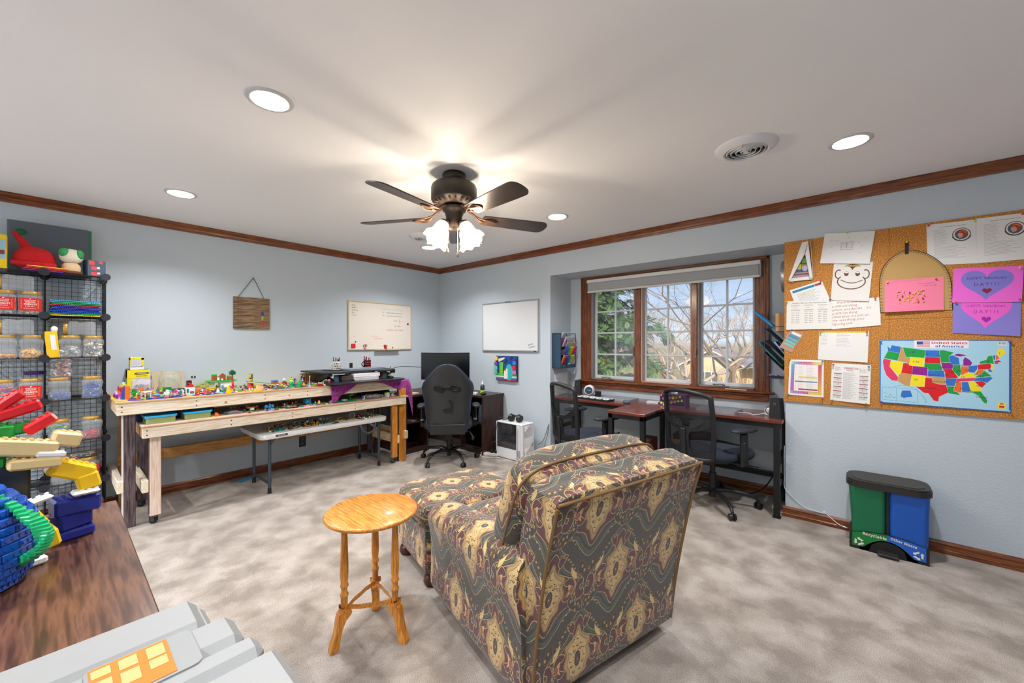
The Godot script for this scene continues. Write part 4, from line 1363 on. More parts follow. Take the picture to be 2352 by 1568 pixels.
	for i in 6:
		for k in 2:
			var x: int = [24, 276][k]
			var y := (136 + i * 60) if k == 0 else (150 + i * 56)
			ink.rect(x, y, 82, 9, "8a2034")
			for r in 5:
				ink.lines(x + 2, y + 14 + r * 7, 78, 1, 6, 4, "b4b2ae", i + r, 0.05)
			ink.rect(x + 30 + 8 * (i % 3), y + 16, 8, 24, "9fb08a" if i % 2 else "a4a8c0")
	ink.lines(120, 120, 140, 38, 9.6, 4, "a3a19c", 6, 0.5)
	for i in 5:
		ink.rect(276, 58 + i * 12, 10, 8, ["5aa06a", "7fb0d0", "e0c04a", "e0a04a", "c8c4c0"][i])
		ink.lines(292, 60 + i * 12, 60, 1, 8, 4, "a3a19c", i)
	sheet("school_calendar", "white school calendar with small month grids, left of the map", "calendar", P.call([[-0.146, 1.202], [0.067, 1.194], [0.06, 0.92], [-0.156, 0.93]]), ink, N, 0.008)
	var tb := thing("index_tabs", "clear sleeve of blue-green index tabs at the board's left edge", "index tabs", V(-0.39, 1.365, z0 + 0.002), 0)
	tb.rotation.z = -0.5
	part("card", MB.new().span(V(-0.045, -0.08, 0), V(0.045, 0.08, 0.001)), mat("b9907a", 0.6), tb)
	for i in 5:
		part("tab", MB.new().span(V(-0.036, 0.05 - i * 0.024, 0.001), V(0.036, 0.068 - i * 0.024, 0.003)), mat(["e9e6dc", "4a93b5", "62aebb", "79b9bd", "8fbab0"][i], 0.6), tb)
	var bu := thing("burlap_hanging", "plain burlap wall hanging edged in black blanket stitch with a black loop", "wall hanging", V(0.275, 1.76, z0 + 0.004))
	var bp := curve2([Vector2(-0.16, -0.2), Vector2(-0.165, 0.0), Vector2(-0.14, 0.12), Vector2(-0.06, 0.2), Vector2(0.03, 0.19), Vector2(0.12, 0.11), Vector2(0.165, 0.0), Vector2(0.175, -0.2)], 5)
	var bpp := PackedVector2Array(bp)
	var burl := StandardMaterial3D.new()
	burl.albedo_texture = noise_tex(noise(0.2, 2, 51), 256, 256, ["a8824c", "c09a60", "d0ac74"], 0.2, 0.8)
	burl.uv1_triplanar = true
	burl.uv1_scale = V(14, 14, 14)
	burl.roughness = 0.95
	burl.resource_name = "burlap"
	part("burlap", MB.new().prism(bpp, 0.005), burl, bu)
	var stt := MB.new()
	for i in range(0, bp.size() - 1):
		for s in [0.0, 0.5]:
			var a: Vector2 = bp[i].lerp(bp[i + 1], s)
			var d: Vector2 = (bp[i + 1] - bp[i]).normalized().orthogonal()
			if d.dot(-a) < 0:
				d = -d
			stt.bar(V(a.x, a.y, 0.003), V(a.x + d.x * 0.014, a.y + d.y * 0.014, 0.003), 0.002, 0.002)
		stt.bar(V(bp[i].x, bp[i].y, 0.002), V(bp[i + 1].x, bp[i + 1].y, 0.002), 0.0025, 0.003)
	part("blanket_stitch", stt, mat("1d1714", 0.8), bu)
	part("hanging_loop", MB.new().span(V(-0.04, 0.18, -0.001), V(-0.022, 0.265, 0.003)), mat("1a1a22", 0.7), bu)
	ink = Ink.new(420, 330, "f07f9c")
	ink.text(f, "HAPPY VALENTINES DAY", 60, 24, 20, "d0668a", 0.05)
	ink.text(f, "love a magnet", 240, 60, 18, "b04a74", 0.06, 1.0, 0.2)
	ink.text(f, "made by me", 270, 84, 18, "b04a74", 0.06, 1.0, 0.2)
	var pk := thing("pasta_card", "pink card with pasta pieces glued on it, over the burlap hanging", "card", V(0, 0, 0))
	var psm := sheet("pink_sheet", "x", "x", P.call([[0.136, 1.775], [0.412, 1.772], [0.412, 1.561], [0.135, 1.558]], 0.009), ink, N, 0.014)
	remove_child(psm)
	pk.add_child(psm)
	for k in ["label", "category"]:
		psm.remove_meta(k)
	psm.name = "card_sheet"
	for i in 24:
		var x := 0.205 + 0.023 * (i % 6) + 0.006 * sin(i * 7.0)
		var y := 1.685 - 0.021 * (i / 6) + 0.005 * cos(i * 5.0)
		if i % 5 == 2:
			part("bean", MB.new().blob(V(x, y, z0 + 0.022), V(0.004, 0.008, 0.004), 1, 1, 8, 6), mat("9c1a2c", 0.4), pk)
		else:
			part("pasta_piece", MB.new().tube(arc(V(x, y, z0 + 0.022), 0.006, i * 1.3, i * 1.3 + 3.4, 5), 0.0028, 5), mat("e3bf4c", 0.5), pk)
	for k in 2:
		ink = Ink.new(420, 540, "e6e4e2")
		ink.lines(110, 46, 230, 1, 10, 7, "9a9896", k, 0.0)
		ink.lines(62, 84, 130, 14, 15, 4, "a9a7a5", k + 1, 0.3)
		ink.lines(62, 300, 290, 11, 15, 4, "a9a7a5", k + 5, 0.35)
		var cx := 300.0
		ink.disc(cx, 165, 78, 82, "5a5048").disc(cx, 165, 70, 74, "e0dcd4").disc(cx, 165, 56, 60, "4a5a74")
		for i in 30:
			var t := PI * 0.1 + PI * 0.8 * i / 29.0
			ink.disc(cx + 80 * cos(t), 165 + 84 * sin(t), 4, 4, "2a2a2c")
		ink.poly(curve2([Vector2(cx - 30, 150), Vector2(cx - 24, 118), Vector2(cx + 8, 112), Vector2(cx + 44, 130), Vector2(cx + 50, 165), Vector2(cx + 24, 195), Vector2(cx + 12, 160), Vector2(cx - 8, 150)], 5, true), "a83a2a")
		ink.poly(curve2([Vector2(cx - 26, 150), Vector2(cx - 4, 148), Vector2(cx + 12, 165), Vector2(cx + 8, 200), Vector2(cx - 18, 208), Vector2(cx - 24, 190), Vector2(cx - 34, 176)], 5, true), "d89a7a")
		ink.line([Vector2(cx - 14, 128), Vector2(cx + 20, 124), Vector2(cx + 40, 150)], 6, "d8a04a")
		ink.line([Vector2(cx - 30, 240), Vector2(cx + 4, 214)], 4, "2a2a2c")
		if k == 0:
			sheet("emblem_sheet", "white sheet with a round warrior emblem, nearest the burlap hanging", "paper", P.call([[0.335, 2.118], [0.548, 2.111], [0.55, 1.84], [0.341, 1.854]]), ink, N, 0.004, "sheets with the round emblem")
		else:
			sheet("emblem_sheet", "white sheet with a round warrior emblem at the picture's right edge", "paper", P.call([[0.549, 2.115], [0.76, 2.111], [0.762, 1.838], [0.55, 1.84]], 0.001), ink, N, 0.004, "sheets with the round emblem")
	var vc := [["ef6ad2", "8279cc", "4a2a6a", "8c1a34"], ["8c80d2", "f264cc", "8a2a9a", "9a22a8"]]
	for k in [1, 0]:
		ink = Ink.new(480, 380, vc[k][0])
		ink.poly(heart(240, 170 if k == 0 else 130, 195), vc[k][1])
		ink.text(f, "HAPPY  Valentines", 100, 130 if k == 0 else 110, 36, vc[k][2], 0.05, 0.95)
		ink.text(f, "D A Y ! ! !", 150, 200 if k == 0 else 170, 46, vc[k][2], 0.04)
		ink.poly(heart(245, 255 if k == 0 else 230, 36), vc[k][3])
		if k == 0:
			sheet("valentine", "pink valentine sheet with a large blue-violet heart, upper of two", "card", P.call([[0.454, 1.818], [0.732, 1.802], [0.724, 1.59], [0.448, 1.603]], 0.006), ink, N, 0.004, "valentine sheets")
		else:
			sheet("valentine", "violet valentine sheet with a large pink heart, lower of two", "card", P.call([[0.452, 1.64], [0.724, 1.63], [0.719, 1.388], [0.45, 1.411]], 0.002), ink, N, 0.008, "valentine sheets")
	us_map(P, N, f, fb)
	pins(z0)
func us_map(P: Callable, N: Vector3, f: Font, fb: Font) -> void:
	var ink := Ink.new(1000, 760, "a9d4e8")
	ink.rect(0, 0, 1000, 8, "1f62b0").rect(0, 750, 1000, 10, "1f5ca8").rect(0, 0, 10, 760, "2a6ab4").rect(988, 0, 12, 760, "1f5ca8")
	var cs := {"b": "2f70c8", "g": "149a42", "p": "e03a64", "y": "f4de1e", "t": "c69a5c", "r": "d8141e", "m": "93148c", "o": "ee6a22"}
	var states := "b 67,69 91,104 103,61 183,81 173,156 132,147 72,130|g 72,130 132,147 173,156 154,247 36,219|p 36,222 97,242 87,318 166,451 153,488 106,484 59,425 40,357 26,263|y 97,245 202,266 178,411 165,429 87,315|t 183,81 198,88 214,163 230,205 262,204 253,271 154,250 173,156|g 198,85 381,116 375,207 262,197 230,205 214,163|y 262,197 375,208 371,312 250,296|r 202,270 250,275 250,296 280,302 274,401 185,389|m 280,302 402,313 398,411 274,401|t 185,389 274,401 260,540 217,537 153,488 165,415|y 274,401 381,416 375,538 292,538 257,544|b 381,116 490,117 496,192 380,193|r 380,193 496,194 501,270 375,263|g 375,263 501,271 516,342 403,345 402,313 371,312|b 403,345 525,342 535,419 398,415|t 381,416 535,419 540,498 489,498 435,481 434,430 382,430|r 382,431 434,433 435,481 489,501 543,501 559,588 490,642 484,698 448,688 405,609 371,608 307,540 375,538|g 490,117 523,113 601,138 563,183 568,248 503,254|m 503,254 584,254 605,293 589,321 516,325|r 518,325 587,321 601,354 633,413 624,424 537,429 534,365|b 537,429 624,427 607,513 545,514|g 547,519 604,516 600,567 632,581 648,610 610,604 560,598|b 563,183 588,166 638,198 645,271 589,274 568,241|g 598,275 647,273 657,364 639,409 603,354 589,335|m 597,169 630,148 699,166 646,184|m 682,186 717,215 735,247 725,281 670,284 669,217|o 654,291 705,285 708,352 653,392|b 705,285 774,272 770,318 749,356 708,352|y 633,420 662,384 710,355 749,359 762,381 745,406|p 624,427 771,407 733,446 617,463|o 618,465 658,462 659,579 637,581 600,564|b 658,462 706,456 725,556 663,579|y 706,456 750,452 800,527 796,553 725,560|g 681,564 796,553 842,647 838,684 817,676 782,607 738,572 686,577|r 750,452 797,442 836,465 802,517|b 733,446 771,407 865,394 881,403 840,461 797,442 754,446|g 754,405 822,329 873,387 771,404|o 775,318 822,322 797,369 754,379|r 774,265 859,249 872,280 860,310 775,321|g 791,229 833,211 846,171 875,164 888,254 859,249 783,258|y 868,261 886,267 885,312 866,300|b 843,314 864,310 877,339 852,340|b 875,164 898,160 894,215 886,215|o 898,160 904,150 925,194 898,215|y 916,89 944,85 969,129 925,181 906,150|m 888,221 921,211 940,232 890,234|r 890,234 919,233 917,249 890,257|b 192,596 263,590 281,663 233,674 208,688 180,665|g 116,679 136,677 126,696"
	for s in states.split("|"):
		var w := s.split(" ")
		var p := []
		for i in range(1, w.size()):
			var q := w[i].split(",")
			p.append(Vector2(float(q[0]), float(q[1])))
		ink.poly(p, cs[w[0]])
		ink.line(p, 1.5, "e8e4c8", true)
	for m in [[250, 150, "x 46"], [280, 262, "X 44"], [378, 170, "37"], [372, 240, "34"], [385, 322, "YS"], [470, 190, "2X"], [495, 315, "22"], [520, 400, "207"], [525, 480, "36"], [540, 575, "31"], [545, 260, "21"], [565, 362, "20k"], [622, 350, "2X"], [680, 340, "23"], [640, 290, "24"], [650, 420, "25"], [610, 475, "20"], [585, 540, "19"], [640, 545, "18"], [700, 565, "17"], [760, 505, "16"], [790, 455, "15"], [785, 405, "14"], [745, 382, "13"], [800, 322, "11"], [838, 235, "X"], [915, 150, "1"], [210, 330, "5"], [305, 365, "6"], [290, 470, "47:"]]:
		ink.text(f, m[2], m[0], m[1], 26, "1c1c30", 0.06, 1.0, 0.15)
	ink.text(f, "Kansas", 415, 408, 24, "142a6a", 0.05, 1.1)
	ink.text(f, "OKlahoma", 420, 480, 24, "3a2a20", 0.05)
	ink.text(f, "Texas", 380, 560, 30, "5a0a14", 0.05, 1.1)
	ink.text(f, "Florida", 765, 625, 24, "0a2a20", 0.05)
	ink.text(f, "Hawaii", 45, 690, 20, "3a5a78", 0.05)
	ink.line([Vector2(25, 567), Vector2(321, 575), Vector2(321, 726), Vector2(25, 720)], 2.5, "3a74a8", true)
	ink.line([Vector2(148, 570), Vector2(148, 722)], 2.5, "3a74a8")
	for q in [[45, 632, 4], [62, 642, 4], [92, 655, 5], [102, 660, 4]]:
		ink.disc(q[0], q[1], q[2], 3, "2a5a4a")
	ink.line([Vector2(130, 560), Vector2(170, 535), Vector2(230, 540), Vector2(300, 560), Vector2(360, 640), Vector2(390, 700), Vector2(380, 735)], 2.5, "3a6a90")
	ink.rect(293, 4, 417, 86, "f2e9ec")
	ink.rect(312, 16, 106, 64, "f2f0f0")
	for i in 7:
		ink.rect(312, 16 + i * 10, 106, 5, "cc3a4a")
	ink.rect(312, 16, 50, 34, "34508c")
	ink.text(fb, "United States", 428, 44, 36, "d02030", 0, 1.16)
	ink.text(fb, "of America", 458, 82, 36, "1f4a9c", 0, 1.14)
	ink.rect(912, 20, 60, 34, "f2f2f2")
	for i in 18:
		if i % 3 != 1:
			ink.rect(916 + i * 3, 22, 2, 24, "2a2a2a")
	ink.rect(912, 660, 56, 66, "f2cf1c").rect(914, 662, 52, 62, "f6d830")
	ink.disc(940, 678, 12, 10, "3a2a20").disc(940, 682, 9, 7, "e8b090").poly([Vector2(922, 694), Vector2(958, 694), Vector2(956, 718), Vector2(944, 712), Vector2(940, 718), Vector2(930, 712), Vector2(924, 718)], "c81e28")
	sheet("us_map", "large coloured map of the United States with a blue border", "map", P.call([[0.112, 1.369], [0.685, 1.364], [0.684, 0.933], [0.11, 0.938]], 0.001), ink, N, 0.006)
func pins(z: float) -> void:
	var list := [[-0.38, 1.82, "d8b03a", "gold push pin below the folded leaflet"], [-0.06, 2.137, "b8d83a", "lime push pin at the top of the pencil drawing"], [-0.21, 1.808, "d83a3a", "red push pin on the tilted sheet with the blue header"], [-0.415, 1.665, "d8cf3a", "yellow push pin on the bell schedule's upper left corner"], [-0.155, 1.668, "6a3a8a", "purple push pin between the bell schedule and the quote"],
		[0.088, 1.66, "e0622a", "orange push pin on the handwritten quote's right corner"], [-0.21, 1.43, "7fb83a", "green push pin on the yellow-headed list's left corner"], [0.045, 1.424, "e04a2a", "red push pin on the yellow-headed list's right corner"], [-0.4, 1.218, "c83a2a", "red push pin on the rainbow schedule's left corner"], [-0.2, 1.214, "3a8ac8", "blue push pin on the rainbow schedule's right corner"],
		[-0.408, 0.95, "3a7aa8", "blue push pin under the rainbow schedule's lower left corner"], [-0.2, 0.938, "c84a3a", "red push pin under the rainbow schedule's lower right corner"], [-0.138, 1.192, "d85a3a", "orange push pin on the school calendar's left corner"], [0.055, 1.184, "3a9ac8", "blue push pin on the school calendar's right corner"], [-0.145, 0.935, "c8d83a", "yellow push pin at the school calendar's lower left corner"], [0.04, 0.926, "b8d82a", "lime push pin at the school calendar's lower right corner"],
		[0.243, 2.02, "e6cf1e", "yellow push pin holding the black loop of the burlap hanging"], [0.15, 1.762, "e8c84a", "yellow push pin on the pink pasta card"], [0.378, 1.758, "d81e3a", "red push pin on the pink pasta card"], [0.344, 2.11, "d01e2e", "red push pin on the first emblem sheet's left corner"], [0.542, 2.102, "b8d82a", "lime push pin between the two emblem sheets"], [0.728, 2.105, "d81e3a", "red push pin on the second emblem sheet's right corner"],
		[0.716, 1.79, "e8d06a", "pale yellow push pin on the upper valentine's corner"], [0.46, 1.605, "e07a2a", "orange push pin between the two valentines"], [0.715, 1.605, "d83ab8", "magenta push pin between the two valentines"], [0.118, 1.362, "3ab0e0", "blue push pin on the map's upper left corner"], [0.678, 1.357, "a83ac0", "purple push pin on the map's upper right corner"], [0.12, 0.946, "d82a4a", "red push pin on the map's lower left corner"], [0.676, 0.942, "5ac0e8", "pale blue push pin on the map's lower right corner"], [-0.385, 1.448, "a8328a", "magenta push pin holding the index tabs"]]
	for q in list:
		var pin := thing("push_pin", q[3], "push pin", V(q[0], q[1], z + 0.006), 0, "push pins on the cork board")
		var m := mat(q[2], 0.3)
		part("head", MB.new().lathe([Vector2(0, 0), Vector2(0.0055, 0.0), Vector2(0.005, 0.003), Vector2(0.003, 0.005), Vector2(0.0035, 0.011), Vector2(0.006, 0.013), Vector2(0.0045, 0.016), Vector2(0, 0.017)], 12, Transform3D(Basis(V(1, 0, 0), PI / 2), Vector3.ZERO)), m, pin)
		part("needle", MB.new().cyl(V(0, 0, -0.01), V(0, 0, 0.0), 0.0007, -1, 5), mat("b8b8ba", 0.3, 0.9), pin)
const BRICK := ["d01c1f", "1b4fb8", "f2c81e", "1f9a3c", "f0f0ee", "202225", "e8781e", "8fc31f", "7fc4e0", "8a8d90", "6b3a1e", "d8c79a", "f06aa8", "6a3fa0", "0f7f7a"]
func stud(m: MB, p: Vector3) -> void:
	var r := 0.0024
	for k in 6:
		var a := V(cos(TAU * k / 6) * r, 0, sin(TAU * k / 6) * r)
		var b := V(cos(TAU * (k + 1) / 6) * r, 0, sin(TAU * (k + 1) / 6) * r)
		var u := V(0, 0.0018, 0)
		var nn := (a + b).normalized()
		m.quad(p + a, p + b, p + b + u, p + a + u, nn)
		m.tri(p + u, p + a + u, p + b + u, Vector3.UP, Vector3.UP, Vector3.UP)
func model(spec: String, t: Node3D) -> void:
	for ps in spec.split(";"):
		var bits := ps.strip_edges().split(" ", false, 2)
		var m := MB.new()
		for os in bits[2].split("/"):
			var w := os.strip_edges().split(" ", false)
			var f := []
			for i in range(1, w.size()):
				f.append(float(w[i]) * 0.01)
			var c := V(f[0], f[1], f[2])
			match w[0]:
				"b", "p":
					m.box(c + V(0, f[4] / 2, 0), V(f[3], f[4], f[5]), 0.0006)
					if w[0] == "b":
						var nx: int = maxi(1, roundi(f[3] / 0.008))
						var nz: int = maxi(1, roundi(f[5] / 0.008))
						for i in nx:
							for j in nz:
								stud(m, c + V((i + 0.5) * f[3] / nx - f[3] / 2, f[4], (j + 0.5) * f[5] / nz - f[5] / 2))
				"c":
					m.cyl(c, c + V(0, f[4], 0), f[3], -1, 14)
				"k":
					m.cyl(c, c + V(0, f[4], 0), f[3], f[3] * 0.15, 12)
				"o":
					m.blob(c + V(0, f[4], 0), V(f[3], f[4], f[5]), 1, 1, 14, 8)
				"w":
					m.prism(PackedVector2Array([Vector2(-f[3] / 2, 0), Vector2(f[3] / 2, 0), Vector2(f[3] / 2, f[4])]), f[5], Transform3D(Basis(), c))
				"r":
					m.tube(arc(c, f[3], 0, PI, 12), f[4], 6)
		part(bits[0], m, mat(bits[1], 0.3), t)
func toy(called: String, label: String, at: Vector3, turn: float, spec: String, group := "", category := "toy") -> Node3D:
	var t := thing(called, label, category, at, turn, group)
	model(spec, t)
	return t
func minifig(m: MB, p: Vector3, a: float, rg: RandomNumberGenerator) -> void:
	m.xf = Transform3D(Basis(Vector3.UP, a), p)
	m.tint(Color(BRICK[rg.randi() % BRICK.size()])).box(V(0, 0.007, 0), V(0.014, 0.014, 0.008), 0.001)
	m.tint(Color(BRICK[rg.randi() % BRICK.size()])).box(V(0, 0.02, 0), V(0.015, 0.012, 0.008), 0.001).bar(V(-0.009, 0.024, 0), V(-0.012, 0.014, 0.005), 0.004, 0.004).bar(V(0.009, 0.024, 0), V(0.012, 0.014, 0.005), 0.004, 0.004)
	m.tint(Color("f2c81e")).cyl(V(0, 0.026, 0), V(0, 0.034, 0), 0.005, -1, 8)
	m.tint(Color(BRICK[rg.randi() % BRICK.size()])).cyl(V(0, 0.034, 0), V(0, 0.037, 0), 0.0054, 0.004, 8)
	m.xf = Transform3D()
func loose(called: String, label: String, lo: Vector3, hi: Vector3, n: int, sd: int, cols: Array = BRICK, heap := 0.02) -> void:
	var rg := RandomNumberGenerator.new()
	rg.seed = sd
	var m := MB.new()
	for i in n:
		m.tint(Color(cols[rg.randi() % cols.size()]))
		var u := rg.randf()
		var w := rg.randf()
		var p := V(lerpf(lo.x, hi.x, u), lo.y, lerpf(lo.z, hi.z, w))
		var s := V([0.008, 0.016, 0.016, 0.024][rg.randi() % 4], [0.0032, 0.0096][rg.randi() % 2], [0.008, 0.016][rg.randi() % 2])
		p.y += s.y / 2 + heap * rg.randf() * 4.0 * u * (1 - u) * (0.5 + 0.5 * sin(w * 23.0 + sd))
		var b := Basis(Vector3.UP, rg.randf() * TAU) * Basis(V(1, 0, 0), (rg.randf() - 0.5) * 0.9 * minf(1.0, (p.y - lo.y) / 0.012))
		m.box(p, s, 0.0, b)
		if i % 3 == 0:
			m.xf = Transform3D(b, p)
			for k in maxi(1, int(s.x / 0.008)):
				stud(m, V((k + 0.5) * 0.008 - s.x / 2, s.y / 2, 0))
			m.xf = Transform3D()
		if i % 23 == 0:
			minifig(m, V(p.x, lo.y, p.z), rg.randf() * TAU, rg)
	var c := (lo + hi) / 2
	c.y = lo.y
	for i in m.v.size():
		m.v[i] -= c
	stuff(called, label, "toy bricks", m, vcol(0.3), c)
var plate_mm := {}
func baseplate(label: String, hex: String, at: Vector3, nx: int, nz: int, turn := 0.0, group := "studded baseplates") -> Node3D:
	var t := thing("baseplate", label, "baseplate", at, turn, group)
	var s := 0.008
	part("plate", MB.new().box(V(0, 0.001, 0), V(nx * s, 0.002, nz * s)), mat(hex, 0.35), t)
	var key := "%d %d %s" % [nx, nz, hex]
	if not plate_mm.has(key):
		var one := MB.new()
		stud(one, Vector3.ZERO)
		var mm := MultiMesh.new()
		mm.transform_format = MultiMesh.TRANSFORM_3D
		mm.mesh = one.mesh(mat(hex, 0.35))
		mm.instance_count = nx * nz
		for i in nx:
			for j in nz:
				mm.set_instance_transform(i * nz + j, Transform3D(Basis(), V((i - nx / 2.0 + 0.5) * s, 0.002, (j - nz / 2.0 + 0.5) * s)))
		plate_mm[key] = mm
	var o := MultiMeshInstance3D.new()
	o.name = "studs"
	o.multimesh = plate_mm[key]
	o.set_meta("kind", "stuff")
	t.add_child(o)
	return t
func screws(t: Node3D, x: float, zs: Array, ys: Array) -> void:
	for z in zs:
		for y in ys:
			part("screw_head", MB.new().cyl(V(x - 0.004, y, z), V(x + 0.0012, y, z), 0.0048, -1, 10), mat("4a4038", 0.5, 0.3), t)
func caster(t: Node3D, p: Vector3, turn := 0.0) -> void:
	var m := MB.new()
	m.xf = Transform3D(Basis(Vector3.UP, turn), p)
	var k := MB.new()
	k.xf = m.xf
	k.span(V(-0.025, 0.062, -0.025), V(0.025, 0.066, 0.025)).cyl(V(0, 0.05, 0), V(0, 0.062, 0), 0.014).box(V(-0.015, 0.04, 0.015), V(0.045, 0.04, 0.003)).box(V(-0.015, 0.04, -0.015), V(0.045, 0.04, 0.003))
	var c := part("caster", k, mat("5a6068", 0.35, 0.7), t)
	m.cyl(V(-0.02, 0.025, -0.011), V(-0.02, 0.025, 0.011), 0.025, -1, 18)
	part("wheel", m, mat("16181a", 0.5), c)
func wooden_tables() -> void:
	var X := -3.97
	var t := thing("wooden_table", "tall homemade wooden table along the left wall, covered with brick toys", "table")
	part("tabletop", MB.new().span(V(-4.675, 0.911, -2.7), V(X + 0.004, 0.925, -0.276), 0.002), wood("plywood", ["b98f5e", "c9a06c", "d4ae7a", "c59b66"], 2, 0.6), t)
	part("front_apron", MB.new().span(V(X - 0.038, 0.828, -2.69), V(X, 0.911, -0.284), 0.003), paleboard(2), t)
	part("end_apron", MB.new().span(V(-4.66, 0.828, -0.322), V(X - 0.038, 0.911, -0.284), 0.003), pine(0), t)
	part("end_apron", MB.new().span(V(-4.66, 0.828, -2.69), V(X - 0.038, 0.911, -2.652), 0.003), pine(0), t)
	part("back_apron", MB.new().span(V(-4.66, 0.828, -2.652), V(-4.622, 0.911, -0.322), 0.003), pine(2), t)
	screws(t, X, [-0.31, -0.735, -1.22, -1.58, -2.56], [0.853, 0.888])
	part("knot", MB.new().cyl(V(X - 0.003, 0.855, -0.93), V(X + 0.0008, 0.855, -0.93), 0.011, -1, 14), mat("b98a66", 0.6), t)
	part("knot", MB.new().cyl(V(X - 0.003, 0.865, -1.42), V(X + 0.0008, 0.865, -1.42), 0.008, -1, 14), mat("c09070", 0.6), t)
	for i in 6:
		part("slat", MB.new().span(V(-4.62 + i * 0.108, 0.925, -0.345), V(-4.62 + i * 0.108 + 0.07, 0.931, -0.277), 0.001), wood("slat", ["b8843e", "cf9c50", "dcae66"], 2, 0.6), t)
	for q in [[X - 0.075, -0.354, true], [-4.62, -0.37, false], [X - 0.02, -2.6, true], [-4.5, -2.6, true]]:
		var x: float = q[0]
		part("leg", MB.new().span(V(x, 0.0, q[1] - 0.032), V(x + 0.038, 0.828, q[1] + 0.032), 0.004), darkstain(1) if q[2] else wood("tanleg", ["9a6e48", "b0835a", "c0966c", "a87a52"], 1, 0.6), t)
	part("leg_facing", MB.new().span(V(X - 0.075, 0.0, -0.322), V(X - 0.037, 0.828, -0.313), 0.002), mat("d9d2cc", 0.7), t)
	part("leg_facing", MB.new().span(V(X + 0.018, 0.0, -2.632), V(X + 0.03, 0.828, -2.568), 0.002).span(V(X - 0.02, 0.0, -2.66), V(X + 0.03, 0.828, -2.632), 0.002), honey(1), t)
	part("side_stretcher", MB.new().span(V(-4.64, 0.262, -0.322), V(-4.0, 0.352, -0.286), 0.004), paleboard(0), t)
	part("side_stretcher", MB.new().span(V(-4.6, 0.255, -2.66), V(-3.9, 0.345, -2.622), 0.004), pine(0), t)
	part("back_stretcher", MB.new().span(V(-4.60, 0.34, -2.6), V(-4.562, 0.43, -0.33), 0.004), wood("amber", ["a06a32", "bd8544", "cf9a58", "b87c3c"], 2, 0.6), t)
	X = -3.895
	var u := thing("wooden_table", "lower homemade wooden table on casters rolled partly under the tall one", "table")
	part("tabletop", MB.new().span(V(-4.53, 0.734, -2.655), V(X + 0.006, 0.746, -0.404), 0.002), wood("plygrey", ["a89a8c", "b9aa9a", "c7b8a8"], 2, 0.6), u)
	part("tabletop_edge", MB.new().span(V(X - 0.03, 0.733, -2.656), V(X + 0.008, 0.7475, -0.403), 0.003), wood("edge", ["b3866a", "c89c80", "d2aa90"], 2, 0.6), u)
	part("front_apron", MB.new().span(V(X - 0.038, 0.655, -2.63), V(X, 0.734, -0.41), 0.003), paleboard(2), u)
	part("end_apron", MB.new().span(V(-4.5, 0.655, -0.448), V(X - 0.038, 0.734, -0.41), 0.003), wood("tanleg", ["9a6e48"], 0, 0.6), u)
	part("end_apron", MB.new().span(V(-4.5, 0.655, -2.63), V(X - 0.038, 0.734, -2.592), 0.003), pine(0), u)
	screws(u, X, [-0.435, -0.95, -1.42, -2.02, -2.6], [0.677, 0.71])
	for q in [[-3.985, -0.487, 0], [-4.47, -0.47, 1], [-3.96, -2.5, 2], [-4.49, -2.505, 1]]:
		var x: float = q[0]
		var z: float = q[1]
		part("leg", MB.new().span(V(x, 0.066, z - 0.032), V(x + 0.045, 0.655, z + 0.032), 0.004), [wood("pinkleg", ["cfb09c", "dcc2b0", "e6d2c4", "d4b6a2"], 1, 0.6), darkstain(1), honey(1)][q[2]], u)
		caster(u, V(x + 0.02, 0, z), 0.5)
	part("leg_facing", MB.new().span(V(-3.99, 0.08, -0.455), V(-3.95, 0.655, -0.45)), darkstain(1), u)
	part("bark_edge", MB.new().span(V(-3.958, 0.08, -2.468), V(-3.935, 0.64, -2.4665)), wood("bark", ["3a2a1e", "8a6a48", "c0986a"], 1, 0.8, 2.0), u)
	part("side_stretcher", MB.new().span(V(-4.5, 0.245, -0.452), V(-3.95, 0.335, -0.414), 0.004), paleboard(0), u)
	part("side_stretcher", MB.new().span(V(-4.5, 0.215, -2.56), V(-3.92, 0.305, -2.522), 0.004), pine(0), u)
	var g := thing("folding_table", "white plastic folding table with grey steel legs under the wooden tables", "table", V(-4.2, 0, -1.78))
	var wp := mat("dcdcda", 0.45)
	part("tabletop", MB.new().prism(rrect(0.61, 1.24, 0.06, 6), 0.03, flat(V(0, 0.528, 0))).prism(rrect(0.6, 1.23, 0.055, 6), 0.012, flat(V(0, 0.507, 0))), wp, g)
	var steel := mat("4a5560", 0.4, 0.5)
	for z in [0.52, -0.56]:
		for x in [-0.21, 0.215]:
			part("leg", MB.new().cyl(V(x, 0.03, z), V(x, 0.5, z), 0.0135).cyl(V(x, 0.1, z), V(x, 0.13, z), 0.0165), steel, g)
			part("foot_cap", MB.new().cyl(V(x, 0.0, z), V(x, 0.05, z), 0.0165, 0.015), mat("1a1b1c", 0.6), g)
		part("cross_rail", MB.new().bar(V(-0.21, 0.085, z), V(0.215, 0.085, z), 0.02, 0.02, 0.003).bar(V(-0.21, 0.5, z), V(0.215, 0.5, z), 0.024, 0.024, 0.003), steel, g)
		part("brace", MB.new().bar(V(0.18, 0.4, z), V(0.14, 0.495, z - signf(z) * 0.1), 0.008, 0.02, 0.002).bar(V(0.2, 0.4, z), V(0.16, 0.495, z - signf(z) * 0.1), 0.008, 0.02, 0.002), mat("9a9ea2", 0.3, 0.7), g)
	part("carry_handle", MB.new().tube(curve([V(0.3, 0.5, -0.3), V(0.315, 0.44, -0.32), V(0.31, 0.4, -0.38), V(0.31, 0.43, -0.45), V(0.3, 0.5, -0.47)], 5), 0.012, 8), mat("3a4048", 0.5), g)
	part("maker_plate", MB.new().span(V(0.303, 0.516, 0.4), V(0.3062, 0.534, 0.5), 0.001), mat("26303c", 0.5), g)
